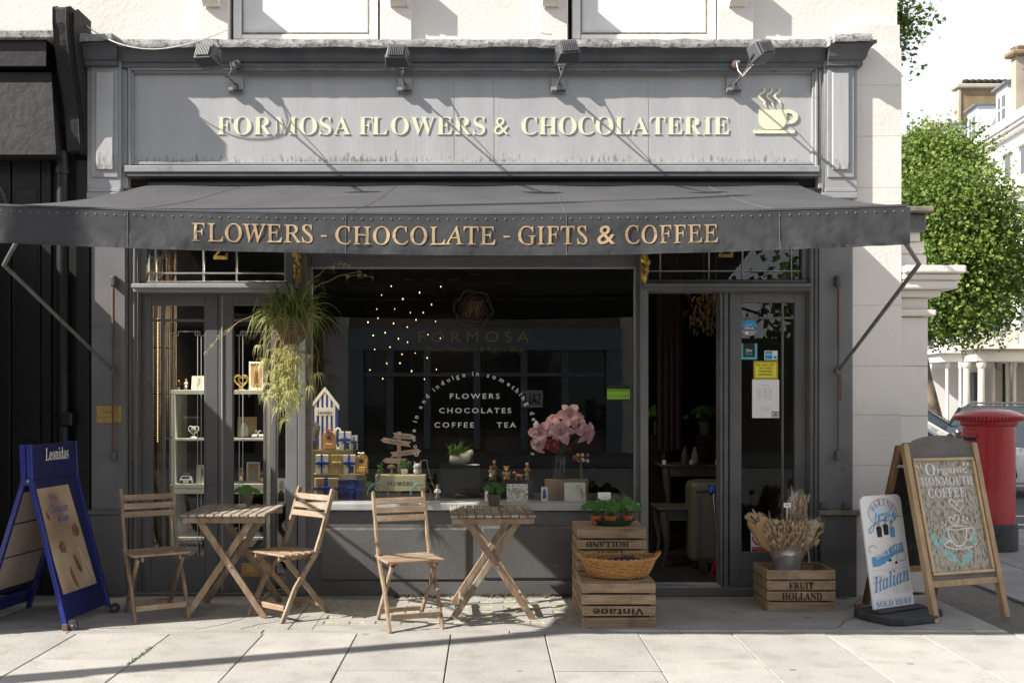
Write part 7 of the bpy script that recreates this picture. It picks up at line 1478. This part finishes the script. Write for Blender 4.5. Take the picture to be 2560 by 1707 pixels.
# trees
def tree(label, x, y, trunk, crowns, nleaf, ls, seed, m1='tree', zb=-.115, branches=True, frac=.42):
    R_ = random.Random(seed); t = thing('plane_tree', label, 'tree', (x, y, zb)); base = trunk[0]
    p('trunk', MB().tube([(a-x, b-y, c-zb) for a, b, c, r in trunk], [r for *_, r in trunk], 14), 'bark', t, smooth=True)
    q = MB(); top = V(trunk[-1][:3])
    for (cx, cy, cz, rx, ry, rz) in crowns:
        c = V((cx, cy, cz)); m_ = top.lerp(c, .5)+V((R_.uniform(-.3, .3), 0, -.2)); q.tube([top-V((x, y, zb)), m_-V((x, y, zb)), c-V((x, y, zb))], [trunk[-1][3]*.8, trunk[-1][3]*.45, .04], 7)
        for k in range(5): e_ = c+V((R_.uniform(-1, 1)*rx, R_.uniform(-1, 1)*ry, R_.uniform(-1, 1)*rz))*.8; q.tube([c-V((x, y, zb)), e_-V((x, y, zb))], [.04, .012], 5)
    p('limb', q, 'bark', t, smooth=True)
    vol = [a[3]*a[4]*a[5] for a in crowns]; tot = sum(v_**.75 for v_ in vol)
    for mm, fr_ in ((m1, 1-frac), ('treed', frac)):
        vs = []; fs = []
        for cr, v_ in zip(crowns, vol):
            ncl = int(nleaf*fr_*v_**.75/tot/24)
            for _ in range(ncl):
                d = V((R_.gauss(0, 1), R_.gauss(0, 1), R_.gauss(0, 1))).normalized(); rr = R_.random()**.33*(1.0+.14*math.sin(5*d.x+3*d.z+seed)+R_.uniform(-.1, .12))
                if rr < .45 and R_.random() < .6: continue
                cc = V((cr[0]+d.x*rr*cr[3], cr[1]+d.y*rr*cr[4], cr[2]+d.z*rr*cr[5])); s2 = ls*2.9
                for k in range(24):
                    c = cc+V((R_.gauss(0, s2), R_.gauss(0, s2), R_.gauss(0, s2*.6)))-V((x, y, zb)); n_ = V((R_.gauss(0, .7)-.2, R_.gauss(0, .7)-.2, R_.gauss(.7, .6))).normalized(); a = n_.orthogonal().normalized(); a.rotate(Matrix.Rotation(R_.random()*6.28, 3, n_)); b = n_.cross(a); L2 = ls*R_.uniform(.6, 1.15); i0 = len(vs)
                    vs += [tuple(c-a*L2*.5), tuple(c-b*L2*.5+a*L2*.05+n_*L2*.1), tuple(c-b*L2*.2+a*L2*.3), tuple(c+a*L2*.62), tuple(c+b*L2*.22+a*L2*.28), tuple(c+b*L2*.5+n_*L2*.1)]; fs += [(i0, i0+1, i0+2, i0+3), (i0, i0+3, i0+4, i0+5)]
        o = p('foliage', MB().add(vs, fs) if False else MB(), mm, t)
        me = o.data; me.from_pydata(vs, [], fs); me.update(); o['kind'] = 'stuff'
    return t
def TP(px, py, Zd): Y = Zd-DC; return (X(px, Y), Y, Z(py, Y))
cz = []
for px, py, Zd, rx, rz in ((2300, 430, 31, 1.15, 1.25), (2360, 420, 30, 1.0, 1.0), (2385, 520, 29, 1.25, 1.1), (2300, 560, 30, 1.1, 1.3), (2440, 600, 29, 1.25, 1.2), (2370, 660, 29, 1.3, 1.3), (2470, 700, 30, 1.0, .85), (2330, 780, 31, .95, 1.0), (2420, 780, 29, 1.1, .75), (2290, 700, 31, 1.0, 1.5), (2500, 690, 30, .5, .5), (2488, 640, 30, .6, .6)):
    a = TP(px, py, Zd); cz.append((a[0], a[1], a[2], rx, rx, rz))
tb0 = TP(2320, 1060, 30)
tree('big sunlit plane tree between the cream pier and the white terrace', 11.8, 22, [(12.9, 22, -.12, .62), (12.75, 22, .5, .45), (12.45, 22, 2.0, .36), (12.2, 22, 3.6, .30), (12.1, 22, 5.2, .2)], cz, 76000, .118, 3)
cz = [TP(2232, 60, 36)+(.6, .5, .7), TP(2216, 120, 36)+(.4, .5, 1.0), TP(2110, 20, 36)+(1.4, 1.5, 1.8), TP(2262, 45, 36)+(.34, .3, .28)]
tree('taller plane tree mostly hidden behind the shop building, with a few leaves showing', 12, 29, [(12.6, 29, -.12, .5), (12.4, 29, 6, .35), (12, 29, 12, .2)], cz, 9000, .17, 8, m1='treed')
# ---- white terrace running away on the right
K = 1.35; Z0, X0 = 48*K, 24.8*K; dv = V((.09, 1, 0)).normalized(); nv_ = V((-1, .09, 0)).normalized()
TB = thing('white_terrace', 'white stuccoed terrace with dormers receding along the side street', 'building', (X0, Z0-DC, -.115)); T0 = V((X0, Z0-DC, 0))
Ft = frame(T0, -dv, (0,0,1))     # u runs towards the viewer, normal faces the street
def tbx(mb, s0, s1, z0, z1, w0, w1): return mb.box(-s1, -s0, z0, z1, w0, w1, Ft)
def tp(name, mb, m, par=None, **k): o = p(name, mb, m, par or TB, **k); o.matrix_parent_inverse = (TB.matrix_basis.inverted() if not par else Matrix()) ; return o
TB.location = (0, 0, 0)
z1_, z2_, z3_ = 14.5, 18.6, 19.1; sA, sB = -9, 20.5
wl_ = MB(); tbx(wl_, sA, sB, -.115, z2_, -9, 0); p('wall', wl_, 'terr', TB)
for z, h, o_ in ((18.15, .25, .35), (18.4, .2, .55), (18.6, .35, .7), (z1_-.5, .2, .25), (z1_-.3, .25, .5), (4.6, .35, .3), (11.0, .15, .12)): p('cornice', tbx(MB(), sA, sB+.05, z, z+h, .001, o_), 'terr' if z > 5 else 'terrs', TB, bev=.03)
q = MB()
for i in range(70): tbx(q, sA+i*.42, sA+i*.42+.2, z1_-.75, z1_-.501, .001, .22)
p('dentil_course', q, 'terrs', TB)['kind'] = 'stuff'
for i in range(12):
    s0 = sA+1+i*2.45
    for z0, h in ((5.6, 2.6), (8.9, 1.9), (11.8, 1.7), (15.3, 1.7)):
        wq = p('window', tbx(MB(), s0, s0+1.15, z0, z0+h, .001, .05), 'terrs', TB); p('pane', tbx(MB(), s0+.12, s0+1.03, z0+.1, z0+h-.1, .051, .06), 'winr', wq); p('hood', tbx(MB(), s0-.2, s0+1.35, z0+h+.1, z0+h+.3, .001, .3), 'terr', wq, bev=.02)
        if z0 == 5.6 and i % 2 == 0:
            q = MB(); tbx(q, s0-.2, s0+1.35, z0-.05, z0+.02, .061, .4)
            for k in range(9): tbx(q, s0-.18+k*.18, s0-.15+k*.18, z0+.02, z0+.8, .36, .39)
            tbx(q, s0-.2, s0+1.35, z0+.8, z0+.84, .35, .4); p('railing', q, 'rub', wq)
q = MB(); q.add([Ft @ V((-sB, z2_+.3, -.3)), Ft @ V((-sA, z2_+.3, -.3)), Ft @ V((-sA, z2_+4.0, -2.4)), Ft @ V((-sB, z2_+4.0, -2.4)), Ft @ V((-sB, z2_+.3, -8)), Ft @ V((-sA, z2_+.3, -8)), Ft @ V((-sA, z2_+4, -6)), Ft @ V((-sB, z2_+4, -6))], [(0,1,2,3), (1,5,6,2), (5,4,7,6), (4,0,3,7), (3,2,6,7)]); p('mansard_roof', q, 'slatr', TB)
p('parapet', tbx(MB(), sA, sB, z2_+.301, z2_+.9, -.3, .2), 'terr', TB, bev=.02)
for s0 in (-6, -1.5, 3.4, 8.6, 14):
    dm = p('dormer', tbx(MB(), s0, s0+1.9, z2_+.6, z2_+3.4, -2.6, -.35), mat('pale_dormer_paint', (.66,.69,.74), rough=.7) if s0 == -6 else bpy.data.materials.get('pale_dormer_paint') or 'white', TB); p('dormer_roof', tbx(MB(), s0-.15, s0+2.05, z2_+3.401, z2_+3.55, -2.7, -.1), 'slatr', dm)
    p('pane', tbx(MB(), s0+.35, s0+1.55, z2_+1.1, z2_+2.8, -.349, -.32), 'winr', dm); p('sash', tbx(tbx(tbx(MB(), s0+.9, s0+1.0, z2_+1.1, z2_+2.8, -.319, -.28), s0+.35, s0+.899, z2_+1.9, z2_+2.0, -.319, -.28), s0+1.001, s0+1.55, z2_+1.9, z2_+2.0, -.319, -.28), 'white', dm)
# chimney stacks
def fb_(mb, x0, x1, y0, y1, Zd, dep): Y = Zd-DC; return mb.box(X(x0, Y), X(x1, Y), Y, Y+dep, Z(y1, Y), Z(y0, Y))
cs = thing('brown_chimney_stack', 'wide brown rendered chimney stack with a row of pots, above the tree', 'chimney'); ZC = 84
p('stack', fb_(MB(), 2402, 2545, 219, 420, ZC, .7), 'stack', cs); p('stack_edge', fb_(MB(), 2397, 2402.5, 222, 420, ZC-.1, .7), 'stackp', cs); p('capping', fb_(MB(), 2393, 2545, 208, 219, ZC-.3, 1.2), 'stackp', cs, bev=.08)
q0 = None
for i in range(9):
    px = 2414+i*16; Y = ZC-DC+.3; o = MB().lathe([(.26, 0), (.30, .12), (.26, .18), (.24, .3)], n=12).build('chimney_pot', M['gap'], cs, smooth=True, loc=(X(px, Y), Y, Z(208, Y)-.05))
c2 = thing('pale_chimney_stack', 'tall pale chimney stack with a moulded cap at the right edge', 'chimney'); p('shaft', fb_(MB(), 2540, 2600, 132, 330, 66, .6), 'stackp', c2); p('cap', fb_(MB(), 2530, 2600, 122, 136, 65.7, 1.1), 'stack', c2, bev=.1); p('cap_top', fb_(MB(), 2538, 2600, 106, 121.5, 65.8, .9), 'stackp', c2, bev=.2)
b3 = thing('balustraded_block', 'distant buff building with a balustraded parapet behind the tree', 'building'); p('wall', fb_(MB(), 2300, 2402, 342, 1010, 92, 8), 'stackp', b3); p('ledge', fb_(MB(), 2296, 2402, 322, 334, 91.4, 9), 'stack', b3)
for i in range(8): p('baluster_pier', fb_(MB(), 2324+i*12, 2327+i*12, 310, 321.8, 92, 1), 'stackp', b3)
p('coping', fb_(MB(), 2318, 2402, 306, 309.8, 92, 1.2), 'stackp', b3)
# portico
PO = thing('columned_portico', 'cream columned portico with a balustrade, behind the parked cars', 'portico'); ZP = 60
p('back_wall', fb_(MB(), 2330, 2640, 905, 1070, ZP+5.5, .5), 'terr', PO)
p('entablature', fb_(MB(), 2440, 2640, 873, 903, ZP, 5), 'terrs', PO, bev=.04); p('cornice', fb_(MB(), 2434, 2640, 866, 872.8, ZP-.5, 6), 'terrs', PO, bev=.05); p('entablature', fb_(MB(), 2352, 2439, 884, 905, ZP+1.6, 3.5), 'terr', PO, bev=.04); p('cornice', fb_(MB(), 2346, 2439, 878, 883.8, ZP+1.3, 4), 'terr', PO, bev=.05)
p('balustrade_wall', fb_(MB(), 2415, 2465, 830, 865, ZP+.2, .4), 'terrs', PO); p('balustrade_wall', fb_(MB(), 2514, 2544, 829, 865, ZP, .5), 'terrs', PO); p('balustrade_rail', fb_(MB(), 2465.5, 2513.5, 829, 834, ZP, .5), 'terrs', PO); p('balustrade_rail', fb_(MB(), 2544.5, 2640, 829, 834, ZP, .5), 'terrs', PO); p('balustrade_foot', fb_(MB(), 2465.5, 2513.5, 860, 865, ZP, .5), 'terrs', PO)
for i in range(11):
    px = 2471+i*7.5
    if 2513 < px < 2546: continue
    Y = ZP-DC+.25; h = Z(834.2, Y)-Z(859.8, Y); MB().lathe([(.05, 0), (.08, .05), (.11, h*.3), (.05, h*.6), (.045, h*.85), (.07, h)], n=8).build('baluster', M['terr'], PO, smooth=True, loc=(X(px, Y), Y, Z(859.8, Y)))
q = MB()
for i in range(40): fb_(q, 2448+i*4.9, 2450.4+i*4.9, 875, 879, ZP-.25, .3)
p('dentil_course', q, 'terrs', PO)['kind'] = 'stuff'
for px, ww, Zo in ((2368, 9, 2), (2401, 8, 1.5), (2416, 16, .4), (2453, 17, .2), (2484, 8, 3), (2520, 10, 2.6), (2536, 9, 2.2)):
    Y = ZP+Zo-DC; r = ww/2/F0*(DC+Y); zt_ = Z(905.2, Y); N_ = 28
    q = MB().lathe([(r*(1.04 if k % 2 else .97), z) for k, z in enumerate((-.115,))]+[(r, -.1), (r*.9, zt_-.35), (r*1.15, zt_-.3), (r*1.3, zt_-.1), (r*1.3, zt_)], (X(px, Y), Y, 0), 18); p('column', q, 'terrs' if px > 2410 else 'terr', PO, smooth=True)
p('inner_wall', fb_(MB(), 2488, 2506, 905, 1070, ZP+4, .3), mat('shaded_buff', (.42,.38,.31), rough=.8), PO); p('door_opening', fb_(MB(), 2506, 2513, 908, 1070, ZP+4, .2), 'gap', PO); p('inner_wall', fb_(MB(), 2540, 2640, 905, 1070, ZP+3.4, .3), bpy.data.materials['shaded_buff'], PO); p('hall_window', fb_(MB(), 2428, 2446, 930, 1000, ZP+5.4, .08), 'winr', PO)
ln = thing('porch_lantern', 'small black lantern hanging in the portico', 'lantern'); Y = ZP+1.5-DC; p('glass_body', MB().lathe([(.05, 0), (.16, .1), (.2, .55), (.03, .75)], (X(2494, Y), Y, Z(925, Y)), 6), 'iron', ln); p('hanger', MB().tube([(X(2494, Y), Y, Z(925, Y)+.7), (X(2494, Y), Y, Z(903, Y))], .015, 5), 'iron', ln)

# ================= ACROSS THE STREET (seen only as reflections) =================
OP = thing('opposite_shop_terrace', 'brick terrace with a grey shopfront across the road, behind the camera', 'building'); YO = -20
q = MB().box(-26, 5.6, YO-8, YO, -.1, 10.5); p('wall', q, 'oppb', OP)
q = MB().box(-3.7, 3.6, YO+.001, YO+.35, 2.75, 3.35).box(-3.7, -3.3, YO+.001, YO+.3, 0, 2.749).box(3.2, 3.6, YO+.001, YO+.3, 0, 2.749); p('shopfront', q, 'opps', OP); p('shop_glass', MB().box(-3.29, 3.19, YO+.002, YO+.08, .5, 2.749), 'carglass', OP)
for x_ in (-2.6, -1.6, -.27, 1.0, 2.1): p('mullion', MB().box(x_-.09, x_+.09, YO+.081, YO+.2, .1, 2.749), 'opps', OP)
p('transom_rail', MB().box(-3.29, 3.19, YO+.201, YO+.26, 2.05, 2.15), 'opps', OP); p('render_strip', MB().box(-4.4, -3.701, YO+.001, YO+.2, 0, 4.6).box(3.601, 4.5, YO+.001, YO+.2, 0, 4.6), 'cream', OP)
for i in range(10):
    for z in (5.2, 8.0): w_ = p('window', MB().box(-25+i*3.05, -23.9+i*3.05, YO+.001, YO+.05, z, z+1.7), 'white', OP); p('pane', MB().box(-24.9+i*3.05, -24+i*3.05, YO+.051, YO+.06, z+.1, z+1.6), 'winr', w_)
for i in range(6): p('shop_unit', MB().box(-25.8+i*3.3, -22.8+i*3.3, YO+.001, YO+.1, .0, 3.4), ('black', 'opps', 'white', 'oppb', 'cons', 'black')[i], OP)
struct(MB().box(-30, 40, YO-3, YO+4.2, -.112, .0).build('far_pavement', M['slabg']))
tree('bushy street tree across the road, behind the camera, right of the brick terrace', 10, -18, [(10.2, -18, -.1, .3), (10, -18, 3, .2)], [(10.5, -18, 4.5, 2.2, 2, 2.6), (8.9, -18, 3.2, 1.7, 2, 1.9), (12.5, -18, 5.5, 2.4, 2, 3), (11.5, -18.5, 2.3, 2.6, 1.5, 1.6), (15, -19, 4, 2.4, 2, 3)], 14000, .24, 21)
hd_ = MB(); 
tag(MB().box(5.7, 30, -24, -22, -.1, 3.2).build('garden_wall', M['oppb']), 'long brick garden wall across the road behind the tree', 'wall')
# street lamp whose shadow crosses the paving and the awning
slm = thing('street_lamp', 'grey street lamp column standing at the kerb, out of frame on the left', 'street lamp', (-6.0, -3.58, -.0))
p('column', MB().tube([(0,0,0), (0,0,1.1), (0,0,1.15), (0,0,8.3)], [.12, .12, .085, .07], 14), 'iron', slm, smooth=True); p('sign_plate', MB().box(-.11, .11, -.075, -.06, 2.75, 3.15), 'offw', slm, bev=.01); p('bracket_arm', MB().tube([(0,0,8.3), (.08,.03,8.6), (.3,.11,8.72)], .03, 8), 'iron', slm, smooth=True); p('lamp_head', MB().add([(.25,.04,8.66),(.85,.26,8.74),(.81,.38,8.74),(.21,.16,8.66),(.3,.07,8.78),(.8,.26,8.82),(.78,.35,8.82),(.28,.14,8.78)], [(0,3,2,1),(4,5,6,7),(0,1,5,4),(1,2,6,5),(2,3,7,6),(3,0,4,7)]), 'lamp', slm, bev=.02)

# ---- lamps in the visible ceiling spotlights, then unseen fill spots added to brighten the display
def spot_lamp(par, x, y, e_, sz=100):
    l_ = bpy.data.lights.new('spot_bulb', 'SPOT'); l_.energy = e_; l_.spot_size = math.radians(sz); l_.spot_blend = .6; l_.shadow_soft_size = .06; l_.color = (1, .84, .62)
    o = bpy.data.objects.new('spot_bulb', l_); C.objects.link(o); o.location = (x, y, 2.955); o.parent = par
for o in [o for o in bpy.data.objects if o.name.startswith('ceiling_spot')]:
    ch0 = [c for c in o.children][0]; v0 = ch0.data.vertices[0].co; spot_lamp(o, v0.x-.05, v0.y, 2)
for k, (px, Y, e_) in enumerate(((480, .28, 85), (620, .28, 85), (900, .30, 34), (1180, .30, 12), (1420, .26, 26), (1720, .7, 1.2))):
    t = thing('ceiling_spot', ('added fill spotlight, out of view above the left half of the gift cabinet', 'added fill spotlight, out of view above the right half of the gift cabinet', 'added fill spotlight, out of view above the ribboned boxes and flower cart', 'added fill spotlight, out of view above the middle of the window display', 'added fill spotlight, out of view above the lilies', 'added fill spotlight, out of view just inside the open entrance')[k], 'spotlight')
    p('lens', MB().lathe([(.045, 0), (.0001, .002)], (X(px, Y), Y, 2.972), 16), 'spot', t); p('rim', MB().lathe([(.045, .0), (.06, .0), (.06, .008)], (X(px, Y), Y, 2.970), 16), 'iron', t); spot_lamp(t, X(px, Y), Y, e_, 120)

sp0 = thing('sale_poster', 'white sale poster in the window of the opposite shop, behind the camera', 'poster'); p('sheet', MB().box(.92, 1.5, YO+.2601, YO+.275, 1.22, 1.68), 'wht', sp0)
q = MB(); text(q, 'SALE', frame((1.45, YO+.2755, 1.3), (-1,0,0), (0,0,1)), 0, .48, 0, .3, w=.002, st='bsans'); p('lettering', q, 'kprint', sp0)
